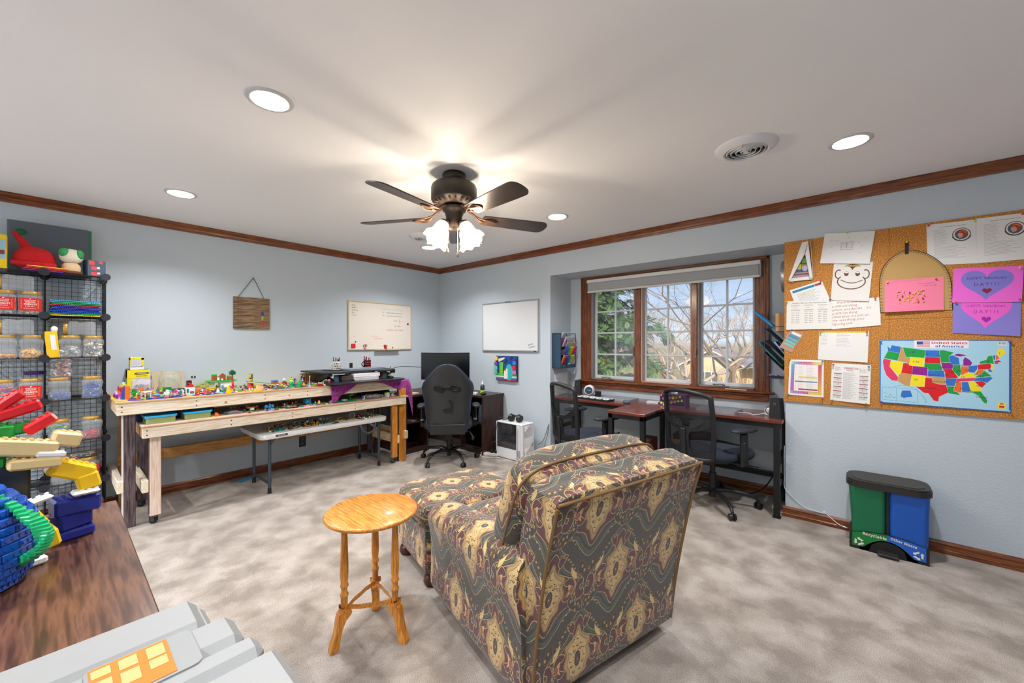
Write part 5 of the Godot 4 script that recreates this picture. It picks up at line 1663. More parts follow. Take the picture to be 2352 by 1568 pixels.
	lettering("LIFETIME", 0.013, 0.0008, mat("c8ccd0", 0.5), g, Transform3D(Basis(Vector3.UP, PI / 2), V(0.3066, 0.5245, 0.45)))
	table_toys()
	desk_riser()
func table_toys() -> void:
	var Y := 0.925
	baseplate("purple studded baseplate at the left front of the tall wooden table", "5a4a9a", V(-4.12, Y, -0.5), 34, 38)
	baseplate("blue studded baseplate in the middle of the tall wooden table", "2f6fc0", V(-4.13, Y, -0.86), 32, 34)
	baseplate("tan studded baseplate behind the purple one on the tall wooden table", "c9b98a", V(-4.42, Y, -0.6), 38, 60)
	baseplate("grey-violet studded baseplate under the green pipes", "7a7aa0", V(-4.14, Y, -1.48), 38, 46)
	baseplate("lime studded baseplate at the back of the tall wooden table", "8fc31f", V(-4.45, Y, -1.12), 40, 50)
	var y := Y + 0.0025
	toy("brick_pagoda", "red-roofed toy brick pagoda with a yellow top at the tall table's far left", V(-4.3, y, -0.345), 0.1, "base f06aa8 b 0 0 0 6.4 3 6.4/b 0 3 0 8 1 7;tier e8781e b 0 4 0 7.2 1.6 5;roof d01c1f b 0 5.6 0 8 1 6/w -5 6 0 2 1.4 5/w 5 6 0 -2 1.4 5/b 0 6.6 0 5 1 4;lantern f2c81e b 0 7.6 0 4 2 3.2/o 2.5 8.5 0 1 1 1;finial 7fc4e0 o 0 9.6 0 1.3 1 1.3/c 0 11 0 .4 1.2;horn 5a3fa0 c -5.6 6 2 .3 2.4/c 5.6 6 2 .3 2.4")
	toy("brick_tower", "tall blue sloping tower of toy bricks at the front left of the tall table", V(-4.12, y, -0.335), 0.3, "slope 1b4fb8 w 0 0 0 4.5 10 3.2/p 2.8 0 0 1.6 10 3.2;side_panel e8781e p 3.9 0 0 .7 9 2.4/p 3.9 9 0 .7 1 2.4;foot 7fc4e0 b -.5 0 2.4 4 .4 1.6")
	toy("brick_arch", "pink, violet and yellow archway of toy bricks beside the pagoda", V(-4.2, y, -0.295), 0.2, "arch d98ad0 r 0 3.4 0 1.8 .8;post 6a3fa0 p -1.8 0 0 1.5 3.5 1.6/p 1.8 0 0 1.5 3.5 1.6;step f2c81e b 0 0 1.2 4 1 1.6")
	toy("brick_dinosaur", "green brick dinosaur standing between the blue tower and the food stall", V(-4.28, y, -0.4), -0.3, "body 1f9a3c b 0 1.6 0 4.8 2 3.2/b -2 3.6 0 2.4 2.2 2.4/p 3 2 0 2.4 1.2 1.4;leg 17803a p -1.4 0 1 1.2 1.6 1/p -1.4 0 -1 1.2 1.6 1/p 1.4 0 1 1.2 1.6 1/p 1.4 0 -1 1.2 1.6 1;meadow 8fc31f b 0 -.2 0 6.4 .4 4.8")
	toy("brick_fox", "orange and white brick fox behind the food stall", V(-4.3, y, -0.46), 0.4, "body e8781e b 0 1 0 3.2 2.4 4/b 0 3.4 1.4 2.4 2 2.4/p -1 5.4 1.4 .6 1 .6/p 1 5.4 1.4 .6 1 .6;chest f0f0ee p 0 .6 2.1 2 2.4 .6/p 0 3.4 2.8 1.2 1 .6;paw 3a2a20 p -1 0 1.4 .8 1 .8/p 1 0 1.4 .8 1 .8")
	toy("brick_stall", "small white-topped food stall of toy bricks near the front edge", V(-4.1, y, -0.455), 0.15, "post f0f0ee p -3 0 -1.6 .5 4.5 .5/p 3 0 -1.6 .5 4.5 .5/p -3 0 1.6 .5 4.5 .5/p 3 0 1.6 .5 4.5 .5;awning f4e2e8 b 0 4.5 0 7.2 .5 4.4;counter 6b3a1e b 0 0 1 6 1.6 1.6;fruit d01c1f o -1.5 1.6 1 .6 .6 .6/o 0 1.6 1 .6 .6 .6;greens 8fc31f o 1.5 1.6 1 .7 .7 .7/b -1 0 -1 2.4 2 1.6;crate d8c79a b 1.6 0 3 2.4 1 1.6")
	toy("brick_turret", "narrow grey stone turret of toy bricks", V(-4.22, y, -0.535), 0, "shaft 8a8d90 b 0 0 0 2 3 2/p 0 3 0 2.4 .6 2.4;spire 4f5256 k 0 3.6 0 1.3 3.4;step d8c79a b 0 0 1.8 3.2 .8 1.2")
	toy("brick_tractor", "green and lime brick tractor left of the white house", V(-4.35, y, -0.605), 0.4, "cab 1f9a3c b 1 1.6 0 4 3.4 4/p 1 5 0 4.6 .5 4.4;bonnet 8fc31f b -2.8 1.4 0 4.4 2.8 3.4;wheel 202225 c -3 .9 2 1 .1/o -3 0 2 1.1 1.1 .5/o -3 0 -2 1.1 1.1 .5/o 1.4 0 2.2 1.6 1.6 .6/o 1.4 0 -2.2 1.6 1.6 .6;grille 6b3a1e p -5 1.4 0 .5 2 3")
	toy("brick_robot", "white brick robot with lime feet at the front edge of the tall table", V(-4.02, y, -0.565), 0.5, "torso f0f0ee b 0 2 0 2.4 2.4 1.6/o 0 4.4 0 1 .9 1/p -1.8 2.4 .6 .7 2 .8/p 1.8 2.4 .6 .7 2 .8;leg d8dadc p -.7 .4 0 .9 1.8 1.2/p .7 .4 0 .9 1.8 1.2;foot a8d83a p -.7 0 .4 1.1 .5 2/p .7 0 .4 1.1 .5 2;jetpack 3a5a8a b 0 2.4 -1.3 1.6 2 .9;wing e0e0e0 p 3 2.6 -1 3 .3 1.6/p -3 2.6 -1 3 .3 1.6")
	toy("brick_house", "white brick house with teal windows and a red roof on the tall table", V(-4.1, y, -0.715), 0.0, "wall f0f0ee b 0 0 0 5.6 6.2 5.6;roof d01c1f b 0 6.2 0 4.8 1 4.8/b 1 7.2 -1 2.4 1 2.4/p -2.2 6.2 1 1 1.6 1;window 0f7f7a p 2.85 2 1.7 .2 3.2 1.4/p -2.85 2 1.4 .2 3.2 1.4/p -1.4 1.6 2.85 1.4 2.6 .2;picture 8a5a70 p 2.86 1.2 -1 .2 2 2.6;path 7fc4e0 b 3.6 -.1 0 1.6 .4 4.8;annex f0f0ee b 0 0 4.6 5 4.6 .8/b 0 0 7 4 4 .8;annex_panel d01c1f p 2.1 1.2 7 .2 2.4 1.2;annex_glass 2a8f70 p 0 .2 5.9 4.6 3.8 1.6")
	toy("brick_flag_tower", "black brick lookout with a black skull flag behind the white house", V(-4.3, y, -0.745), 0.1, "tower 202225 b 0 6 0 3.2 4 3.2;base 6b3a1e b 0 0 0 4 6 4;rail d01c1f p 1.7 7 0 .2 1.4 2.4;pole d8c79a c 1 10 -1 .2 4;flag 17181a p 1 12 -2.8 .15 2 3.2;skull f0f0ee o 1.1 12.6 -2.8 .1 .5 .5/p 1.1 12.4 -2.8 .1 .4 .5")
	toy("brick_car", "red brick car with a white bumper in front of the treasure chest", V(-4.03, y, -0.795), 1.3, "body d01c1f b 0 .8 0 6.4 1.2 3.6/b 1 2 0 3 1 3.2;windscreen 9fb8c8 p -.9 2 0 .5 1.2 3;tyre 202225 o -2 0 1.8 .9 .9 .4/o 2 0 1.8 .9 .9 .4/o -2 0 -1.8 .9 .9 .4/o 2 0 -1.8 .9 .9 .4;bumper f0f0ee p -3.4 .6 0 .5 .8 3;lamp f2c81e p -3.4 1.4 1 .4 .5 .6/p -3.4 1.4 -1 .4 .5 .6")
	toy("toy_truck", "orange brick truck behind the red car", V(-4.12, y, -0.785), 1.5, "cab e8781e b -1.6 .8 0 2.4 3 3/o 0 3.4 0 1.6 .8 1.6;bed b8451a b 1.6 .8 0 4 1.4 3.2;tyre 202225 o -1.6 0 1.6 .8 .8 .4/o 1.8 0 1.6 .8 .8 .4")
	var ch := toy("treasure_chest", "open yellow toy treasure chest near the middle of the tall table", V(-4.12, y, -0.865), PI / 2, "box 8a4a1e b 0 0 0 5.6 2.2 3.6;hoard d8b03a o -1 1.6 0 1.2 .8 1/o 1 1.6 0 1.2 .8 1", "", "toy chest")
	part("lid", MB.new().lathe([Vector2(0.0, -0.03), Vector2(0.024, -0.03), Vector2(0.024, 0.03), Vector2(0.0, 0.03)], 16, Transform3D(Basis(V(0, 0, 1), PI / 2), V(0, 0.042, -0.018)), PI, PI / 2), mat("f2c02a", 0.3), ch)
	toy("brick_cone", "plain yellow stepped cone of toy bricks at the front edge", V(-3.995, y, -0.955), 0, "cone f2cf1e b 0 0 0 4.4 1 3.2/b 0 1 0 3.2 1.6 2.8/c 0 2.6 0 1.2 2.4/c 0 5 0 .8 1.2")
	toy("toy_rocket", "slim red toy rocket standing on its tail", V(-4.2, y, -1.035), 0, "body d8203a c 0 1 0 .9 5/k 0 6 0 .9 2.4/o 0 8.2 0 .6 .5 .6;fin 1b4fb8 p 0 0 0 3 1.4 .4/p 0 0 0 .4 1.4 3")
	toy("toy_robot", "tall pale blue toy figure left of the red rocket", V(-4.12, y, -0.94), 0, "body 6aa0d0 c 0 0 0 1 5;head 8ab8e0 o 0 5 0 .9 .9 .9;arm 4a80b8 p 1.3 2.6 0 .5 2 .6/p -1.3 2.6 0 .5 2 .6")
	toy("toy_penguin", "white and red toy figure with a round hat before the treasure chest", V(-4.01, y, -0.885), 0, "body f0f0ee o 0 0 0 1.2 1.8 1.1;head f4e0c8 o 0 3 0 1 .9 1;hat d01c1f o 0 4.4 0 1.1 .6 1.1")
	var hl := toy("brick_hill", "green brick hill on a white block with brown crates and a dark green tree", V(-4.42, y, -1.0), 0.0, "base f0f0ee b 0 0 -3 9 7 9;ledge 3fae4a b 0 7 0 11 .8 22;slope a8b45a p 0 4 9 9 2.4 6/p 0 2 13 8 2 6;underside 9fd0a0 p 0 6 0 10 1 18;crate a8541e b -2 7.8 5 4 5 3.6/b 0 7.8 -1 4 4 4/b 0 11.8 -1 4 1 4/b 2 7.8 -6 4 3.4 3.6;moss 3fc85a b -2 12.8 5 4 .8 3.6/b 2 11.2 -6 4 .8 3.6;trunk 6b3a1e p -2 7.8 -9 1.2 5 1.2;crown 0f5a3a b -2 12.4 -9 4.4 3 4.4/b -2 15.4 -9 2 1.2 2;snowman f0f0ee o 2 7.8 2.6 1 1 1/o 2 9.6 2.6 .8 .8 .8/o 3 7.8 0 .9 .9 .9;cap 202225 c 2 11 2.6 .7 .6;perch d01c1f o 0 12.8 -1 1.2 .8 1.2")
	hl.scale = Vector3.ONE
	toy("toy_giraffe", "yellow toy giraffe on an orange block right of the green hill", V(-4.3, y, -1.2), 0.3, "block e8681e b 0 0 0 4 4.8 3.6/b 0 4.8 0 4.4 1 4;body f2c81e b 0 5.8 0 1.6 2.4 2.4/p 0 8.2 .8 1 2.6 1/b 0 10.4 1.4 1.2 1 1.8;spot 3a2a1e p .9 6.4 0 .2 .7 .8/p .9 8.8 .8 -.6 .6 .5;column 2a6a5a p -1 5.8 -2 1 7 1;beam f2b01e b -1 12.6 -1 1.6 .8 4")
	var ra := thing("brick_ramp", "long green brick ramp sloping down to the right with a tan edge", "toy", V(-4.24, y, -1.32))
	part("deck", MB.new().bar(V(0.0, 0.07, 0.17), V(0.1, 0.014, -0.14), 0.034, 0.006), mat("1f9a4a", 0.3), ra)
	part("edge_strip", MB.new().bar(V(0.03, 0.064, 0.17), V(0.125, 0.008, -0.14), 0.008, 0.008), mat("d8c79a", 0.4), ra)
	part("support", MB.new().span(V(-0.015, 0, 0.12), V(0.015, 0.056, 0.14)).span(V(0.04, 0, -0.02), V(0.07, 0.03, 0.0)), mat("d01c1f", 0.3), ra)
	toy("toy_dome", "small red dome with two white arches under the green ramp", V(-4.04, y, -1.125), 0.0, "dome d01c1f o 0 0 0 2.2 2.2 2.2;door f0f0ee o 1.4 0 .9 1 1.4 .8/o 1.4 0 -.9 1 1.4 .8")
	toy("brick_wall", "peach brick wall on a yellow plate under the green ramp", V(-4.0, y, -1.19), 0.0, "wall f0c890 b 0 .4 0 1.6 3.4 4.4;plate f2d01e b 0 0 .8 3.2 .4 8")
	toy("brick_cliff", "brown brick block with a blue top and a red and white shell on it", V(-4.18, y, -1.365), 0.0, "cliff b8642a b 0 0 0 5 5.4 4.4;top 2a7ad0 b 0 5.4 0 5.4 1 4.8/p 2 6.4 0 .6 .8 .6/p -2 6.4 0 .6 .8 .6;shell d01c1f o 3.4 1.6 -1 1.6 1.6 1.8;stripe f0f0ee o 4.4 2 -1 .8 .8 1.2")
	toy("brick_bush", "row of low green brick bushes in front of the green pipes", V(-4.02, y, -1.345), 0.2, "bush 1f9a3c b 0 0 0 2.4 1.6 3/b 0 0 -3.4 2.4 1.2 2.6/b 0 0 3 2 .8 2.4;flower f2c81e p .6 1.6 0 .8 .5 .8")
	toy("toy_cat", "orange toy cat lying before the brown brick block", V(-4.05, y, -1.395), 0.2, "body f0a83a o 0 0 0 1.4 1.5 2.4/o .4 1.6 1.6 1.3 1.2 1.2;ear c8641e p .4 3.6 2.2 .6 .8 .5/p .4 3.6 1 .6 .8 .5;nose 3a1e14 o 1.6 1.9 1.6 .3 .3 .3")
	var pf := "tube 22b45a c 0 0 0 1.7 3.6;rim 2ac868 c 0 3.6 0 2.2 1.4;%s"
	toy("green_pipe", "green toy pipe with a round yellow figure standing in it", V(-4.05, y, -1.465), 0, pf % "figure f4e03a o 0 4.6 0 1.4 1.6 1.4;face f4e8d0 o .9 5.6 0 .8 .8 .9;hat 9fd82a o 0 7.2 0 1.5 1 1.5;feather d01c1f o 0 9 0 .5 .5 .7", "green toy pipes")
	toy("green_pipe", "short empty green toy pipe right of the one with the yellow figure", V(-4.02, y, -1.525), 0, pf % "lining 0f6a3a c 0 5 0 1.6 .1", "green toy pipes")
	toy("toy_duck", "small orange toy duck beside the short green pipe", V(-4.0, y, -1.56), 0, "body f0a01e o 0 1 0 1 1.2 1.2/o 0 3 .2 .8 .7 .8;leg c86a1e p 0 0 .4 .4 1.2 .4/p 0 0 -.4 .4 1.2 .4")
	toy("toy_ghost", "white toy ghost on a brown block behind the green pipes", V(-4.25, y, -1.475), 0, "block 8a4a2a b 0 0 0 3.6 4 3.6;ghost f0ead8 o 0 4 0 1.5 1.8 1.5/o 1.2 5 1.6 .5 .5 .5;eye 202225 o 1.3 5.6 .5 .3 .5 .2/o 1.3 5.6 -.5 .3 .5 .2")
	toy("toy_wizard", "toy figure in a violet hat behind the yellow figure's pipe", V(-4.2, y, -1.55), 0, "robe 4a3a8a k 0 0 0 1.6 4.6;head e8c8a0 o 0 4 0 .8 .8 .8;brim 5a3a6a c 0 5.4 0 1.7 .4/c 0 5.8 0 .8 1.4")
	toy("toy_palms", "two green toy palm trees with brown trunks by the riser", V(-4.42, y, -1.72), 0, "island d8c79a b 0 0 0 6 1 8;trunk 6b3a1e c -1 1 1 .4 8.4/c 1 1 -2 .4 10;frond 1f8a5a o -1 9.2 1 3 .5 .8/o -1 9.2 1 .8 .5 3/o 1 10.8 -2 3 .5 .8/o 1 10.8 -2 .8 .5 3;coconut 3a2314 o -1 8.6 1 .7 .6 .7/o 1 10.2 -2 .7 .6 .7")
	toy("flag_pole", "thin white toy flagpole on a round foot near the front edge", V(-3.995, y, -1.61), 0, "pole e8e8e8 c 0 .4 0 .25 9.5/o 0 9.6 0 .5 .5 .5;foot d8d8d8 c 0 0 0 1 .5")
	toy("brick_ship", "wrecked brick ship with a pale blue sailor behind the flagpole", V(-4.22, y, -1.63), 0.2, "hull 6b3a1e b 0 1 0 4 2 8/p 0 0 0 3 1 6;mast 3a2314 c 0 3 1 .4 6/c 0 3 -2 .4 5;sailor 7fc4e0 o 1.4 3 1 .9 1.4 .9/o 1.4 5.6 1 .7 .6 .7;sail 8a1a3a p 0 5 -2 .3 3 3")
	toy("brick_heap", "jumble of red and white brick vehicles next to the flagpole", V(-3.98, y, -1.7), 0.3, "red d01c1f b 0 0 0 3 1.6 4/b 1 1.6 1 2.4 1 2/p -1 .6 -4 3 .5 3;white f0f0ee b -1 1.6 -1 2 1.4 2.4/b 1.4 0 -4 1.6 1.4 2;dark 202225 o -1.6 0 2.4 1 1 .6/o 1.6 0 -2 .9 .9 .5;green 1f9a3c b -1 0 3.4 1.6 1.4 1.6")
	toy("toy_pig", "bright pink toy figure with a white cap before the towel", V(-4.0, y, -1.8), 0, "body e8327a o 0 0 0 1.4 1.7 1.5/o .4 2.8 0 1.2 1.1 1.2/o 1.4 .6 -2.2 1 1 1;cap f0c8a0 o .2 4.4 0 1.1 .7 1.1;plate 4a8ad8 b 1.4 -.1 0 3 .4 4")
	toy("toy_snake", "green looped toy snake beside the bright pink figure", V(-4.05, y, -1.755), 0, "coil 1f9a3c r 0 0 0 1.6 .6/o 1.6 0 0 .9 1.2 .9")
	loose("loose_bricks", "loose toy bricks strewn over the left half of the tall table", V(-4.48, y, -1.25), V(-3.99, y, -0.36), 520, 3, BRICK, 0.03)
	loose("loose_bricks", "loose toy bricks strewn over the right half of the tall table", V(-4.4, y, -1.78), V(-3.99, y, -1.3), 260, 4, BRICK, 0.03)
	table_back()
	var L := 0.7465
	for k in 2:
		var b := thing("lidded_box", ["clear food box with a bright blue lid at the left end of the lower table", "clear food box with a bright blue lid, second from the left on the lower table"][k], "storage box", V([-4.03, -4.05][k], L, [-0.52, -0.745][k]), 0.03, "blue-lidded boxes")
		part("box_body", MB.new().prism(rrect(0.155, 0.17, 0.015), 0.045, flat(V(0, 0.0225, 0))), clear("a8b878", 0.75, 0.2), b)
		part("lid", MB.new().prism(rrect(0.17, 0.185, 0.018), 0.008, flat(V(0, 0.049, 0))).bar(V(-0.08, 0.055, -0.085), V(-0.08, 0.055, 0.085), 0.008, 0.006).bar(V(0.08, 0.055, -0.085), V(0.08, 0.055, 0.085), 0.008, 0.006).bar(V(-0.08, 0.055, -0.088), V(0.08, 0.055, -0.088), 0.008, 0.006).bar(V(-0.08, 0.055, 0.088), V(0.08, 0.055, 0.088), 0.008, 0.006), mat("2aa8d8", 0.3), b)
	solo("dark_tray", "dark blue tray behind the two blue-lidded boxes", "tray", MB.new().prism(rrect(0.3, 0.5, 0.02), 0.05, flat(V(0, 0.026, 0))), mat("1a2a5a", 0.4), V(-4.3, L, -0.64))
	toy("orange_bricks", "short stack of orange bricks right of the blue-lidded boxes", V(-3.97, L, -0.868), 0.2, "stack e8682a b 0 0 0 1.6 2 2.4/b 0 2 .4 1.6 1 1.6;plate f2c81e b 1 0 3 1 .4 2")
	toy("plate_stack", "untidy stack of flat grey and pink building plates on the lower table", V(-4.05, L, -1.0), 0.3, "grey 9aa0a8 b 0 0 0 8 .5 12/b 1 1 2 6 .5 8;pink d8a8b8 b -1 .5 -1 7 .5 9/b 0 1.5 0 4 .5 6;dark 3a3a44 b -2 2 1 3 .6 8")
	toy("grey_rover", "small grey and white brick rover behind the plate stack", V(-4.16, L, -1.02), 0.2, "body a8aeb4 b 0 .8 0 4 1.2 5/o 0 2 1 1.2 1 1.2;wheel 202225 o 1.6 0 2 .8 .8 .5/o 1.6 0 -2 .8 .8 .5;dish e0e0e2 o 0 3 -2 1.4 .5 1.4")
	toy("orange_flyer", "white and orange brick flyer with spread wings on the lower table", V(-4.05, L, -1.14), 0.1, "body f0f0ee b 0 1 0 2.4 2 3;wing e8682a b 0 3 0 2 .6 8/p 0 3.6 3 1.6 .5 2;feet 17702a b 0 0 0 3 .8 4")
	toy("blue_creature", "blue toy creature with rounded wings on the lower table", V(-4.03, L, -1.275), 0.1, "body 2f8fd0 o 0 .6 0 1.6 1.8 1.6/o .6 3.6 0 1 .9 1;wing 3fa0dc o -.6 1 2.6 1 1.8 1.6/o -.6 1 -2.6 1 1.8 1.6;foot 7fc4e0 p .6 0 .8 1.2 .8 .8/p .6 0 -.8 1.2 .8 .8;horn 1a5a9a k 0 5 0 .6 1.2")
	var rp := thing("round_tray", "round maroon tray filled with small bricks on the lower table", "tray", V(-4.02, L, -1.44))
	part("dish", MB.new().lathe([Vector2(0, 0.002), Vector2(0.075, 0.002), Vector2(0.085, 0.012), Vector2(0.082, 0.012), Vector2(0.073, 0.005), Vector2(0, 0.005)], 28), mat("4a2434", 0.35), rp)
	loose("tray_bricks", "small bricks heaped in the round maroon tray", V(-4.07, L + 0.006, -1.49), V(-3.97, L + 0.006, -1.39), 60, 12, BRICK, 0.006)
	toy("blue_cube", "bright blue cube of bricks on dark legs on the lower table", V(-4.07, L, -1.615), 0.1, "cube 2a9ad8 b 0 1.4 0 5 4.6 5.6;leg 2a3a5a p 1.6 0 2 1 1.4 1/p 1.6 0 -2 1 1.4 1/p -1.6 0 2 1 1.4 1/p -1.6 0 -2 1 1.4 1;button 8ad0f0 p 2.6 3.4 .6 .2 .8 1.6", "", "toy")
	toy("yellow_plates", "two flat yellow bricks in front of the blue cube", V(-3.965, L, -1.575), 0.4, "plate f2c81e b 0 0 0 1.6 .6 4/b .6 .6 0 1 .4 2")
	toy("yellow_dog", "small cream and yellow toy figure right of the blue cube", V(-3.98, L, -1.695), 0.1, "body f0e8c8 o 0 0 0 .9 1.2 1/o 0 2.2 0 .8 .8 .8;vest f2d03a o .3 .4 0 .8 .8 .9;pot e07a8a o 0 3.4 .6 .6 .5 .6")
	baseplate("green studded baseplate on the lower table holding pale vehicles", "1f8a5a", V(-4.05, L, -1.94), 26, 32, 0.05)
	toy("teal_boat", "pale teal and white brick boat at the left of the green baseplate", V(-4.02, L + 0.002, -1.84), 0.5, "hull 9fd8d0 b 0 0 0 3.2 1.2 6;deck f0f0ee b 0 1.2 0 2.4 .8 3;sail 3a8a6a p 0 2 -1 .4 1.6 2")
	toy("white_plane", "small white brick plane on the green baseplate", V(-4.0, L + 0.002, -1.96), 0.9, "wing f0f0ee b 0 1 0 1.6 .5 7;fuselage 8ac8e8 b 0 .6 0 5 1.2 1.6")
	toy("green_crane", "bright green brick crane at the right of the green baseplate", V(-4.08, L + 0.002, -2.06), 0.0, "mast 22a84a p 0 0 0 .8 4 .8;jib 2ac85a b 0 4 -1 1 .6 6;leaf 8fe03a o 0 4.6 -2 1.2 .8 1.2;foot 1f9a3c b 0 0 0 3 .6 3")
	toy("blue_pair", "blue and cream toy figures standing close together before the plastic bag", V(-3.98, L, -2.15), 0.0, "blue 1b4fb8 o 0 0 .8 .8 1.6 .8/o 0 3 .8 .7 .6 .7;cream f0e0c0 o 0 0 -1.4 .8 1.3 .8/o 0 2.4 -1.4 .8 .7 .8;yellow f2c81e p .8 0 .4 1 .6 2")
	bag("plastic_bag", "clear plastic bag of bricks lying on the lower table", V(-4.03, L, -2.28), V(0.09, 0.022, 0.1))
	toy("red_ball", "small red ball-shaped toy left of the smiling white cube", V(-4.05, L, -2.005 - 0.4), 0.0, "ball d8202e o 0 0 0 1.3 1.3 1.3")
	toy("smiling_cube", "white toy cube with a smiling face and a lime lid on the lower table", V(-4.0, L, -2.45), 0.05, "cube f0f0ee p 0 0 0 3.6 4 4;lid 7fc82a b 0 4 0 4 .8 4.4/p -.4 3 -2.6 1 1.4 .8;eye 3a5a9a o 1.85 2.2 .9 .1 .5 .3/o 1.85 2.2 -.9 .1 .5 .3;mouth d8322a p 1.82 .9 0 .1 .6 1.6")
	toy("lilac_bird", "lilac and white toy bird right of the smiling cube", V(-3.99, L, -2.51), 0.3, "body d8c8e8 o 0 0 0 1.2 1.2 1.6/o .6 1.6 .8 .8 .7 .8;beak f0a83a k 1.4 2 .8 .3 .5")
	toy("mushroom_top", "toy with a red domed cap at the right end of the lower table", V(-4.03, L, -2.6), 0.0, "cap d8181e o 0 1 0 2.2 1.5 2.2;foot f0f0ee c 0 0 0 1.7 1.4")
	loose("loose_bricks", "loose toy bricks and figures at the right end of the lower table", V(-4.25, L, -2.62), V(-3.93, L, -2.35), 90, 15, BRICK, 0.02)
	loose("loose_bricks", "loose toy bricks scattered along the middle of the lower table", V(-4.3, L, -1.8), V(-3.93, L, -1.05), 170, 16, BRICK, 0.012)
	solo("black_box", "black device box at the back of the lower table", "box", MB.new().box(V(0, 0.03, 0), V(0.12, 0.06, 0.36), 0.006), mat("16171a", 0.4), V(-4.3, L, -2.45))
	var F := 0.5435
	loose("brick_pile", "long heap of mixed small bricks on the white folding table", V(-4.2, F, -1.75), V(-3.99, F, -1.27), 620, 21, ["0f7f7a", "202225", "d01c1f", "8a8d90", "f0f0ee", "e8781e", "1b4fb8", "f2c81e", "1f9a3c", "6b3a1e", "7fc4e0"], 0.05)
	toy("green_block", "dark green brick block right of the brick heap on the folding table", V(-4.07, F, -1.8), 0.1, "block 17805a b 0 0 0 2.4 1.6 4.8;ears 8a93b8 o -1 1.6 1.4 1 1.6 1.2/o -1 1.6 -1.4 1 1.6 1.2")
	toy("black_plate", "flat black plate with green bits at the front of the folding table", V(-3.965, F, -1.85), 0.2, "plate 24282a b 0 0 0 2.4 .6 6;leaf 2a8a6a b 0 0 4 1.6 .5 1.6")
	for k in 2:
		var d := thing("jar_lid", ["upturned gold jar lid holding grey pieces on the folding table", "upturned gold jar lid holding a clear wheel on the folding table"][k], "lid", V([-4.05, -4.04][k], F, [-1.93, -2.05][k]), 0, "upturned jar lids")
		part("dish", MB.new().lathe([Vector2(0, 0.001), Vector2(0.052, 0.001), Vector2(0.055, 0.014), Vector2(0.052, 0.014), Vector2(0.05, 0.004), Vector2(0, 0.004)], 24), mat("b89a5a", 0.35, 0.3), d)
	loose("lid_pieces", "grey and white pieces in the left upturned jar lid", V(-4.08, F + 0.005, -1.96), V(-4.02, F + 0.005, -1.9), 30, 23, ["f0f0ee", "c8c8c0", "6b5a4a", "3a3a3a"], 0.008)
	var wl := thing("clear_wheel", "clear spoked toy wheel standing in the right jar lid", "toy", V(-4.06, F + 0.005, -2.07))
	part("rim", MB.new().loop(arc(V(0, 0.032, 0), 0.03, 0, TAU * 23 / 24, 23, V(0, 0, 1), V(0, 1, 0)), 0.006, 6), mat("b8b8b4", 0.15, 0.2), wl)
	for k in 4:
		var dd := V(0, cos(k * PI / 4), sin(k * PI / 4)) * 0.028
		part("spoke", MB.new().bar(V(0, 0.032, 0) - dd, V(0, 0.032, 0) + dd, 0.004, 0.004), mat("9a9a98", 0.2, 0.2), wl)
	toy("red_bug", "red round toy on a brown plate at the back right of the folding table", V(-4.12, F, -2.17), 0, "ball d0141e o 0 1 0 1.4 1.4 1.4;plate 8a5a2a b 0 0 -3 2 .6 8;leg 202225 p 0 0 0 1 1 1")
	toy("green_slab", "flat green brick slab at the right of the folding table", V(-4.04, F, -2.24), 0.2, "slab 2a9a4a b 0 0 0 3.2 1.2 5")
	toy("green_ramp", "small dark green wedge with yellow ends at the right end of the folding table", V(-4.02, F, -2.32), 0, "wedge 1f6a4a w 0 0 0 3 2.2 4;end f2d03a p 0 0 2.4 1.6 1.6 .6/p 0 0 -2.4 1.6 1.6 .6")
	loose("loose_bricks", "loose red, white and green bricks at the right of the folding table", V(-4.15, F, -2.34), V(-3.95, F, -2.1), 90, 24, ["d01c1f", "f0f0ee", "1f9a3c", "202225", "6b3a1e"], 0.015)
func bag(called: String, label: String, at: Vector3, r: Vector3, hex := "cfd6dc") -> void:
	var t := thing(called, label, "bag", at)
	var m := MB.new()
	var f := noise(9.0, 2, int(at.z * 100))
	var rows := []
	for i in 13:
		var a := -PI / 2 + PI * i / 12.0
		var row := []
		for j in 24:
			var b := TAU * j / 24
			var w := 1.0 + 0.22 * f.get_noise_3d(cos(b) * cos(a), sin(a), sin(b) * cos(a))
			row.append(V(r.x * cos(a) * cos(b) * w, r.y + r.y * MB.pw(sin(a), 0.7) * w, r.z * cos(a) * sin(b) * w))
		rows.append(row)
	m.grid(rows, true)
	part("film", m, clear(hex, 0.22, 0.12), t)
	var rg := RandomNumberGenerator.new()
	rg.seed = 5
	var q := MB.new()
	for i in 70:
		q.tint(Color(BRICK[rg.randi() % BRICK.size()]).lerp(Color("e8e8ea"), 0.4))
		q.box(V(rg.randf_range(-0.6, 0.6) * r.x, r.y * rg.randf_range(0.25, 1.3), rg.randf_range(-0.6, 0.6) * r.z), V(0.016, 0.006, 0.01), 0, Basis(Vector3.UP, rg.randf() * 6))
	var o := part("contents", q, vcol(0.3), t)
	o.set_meta("kind", "stuff")
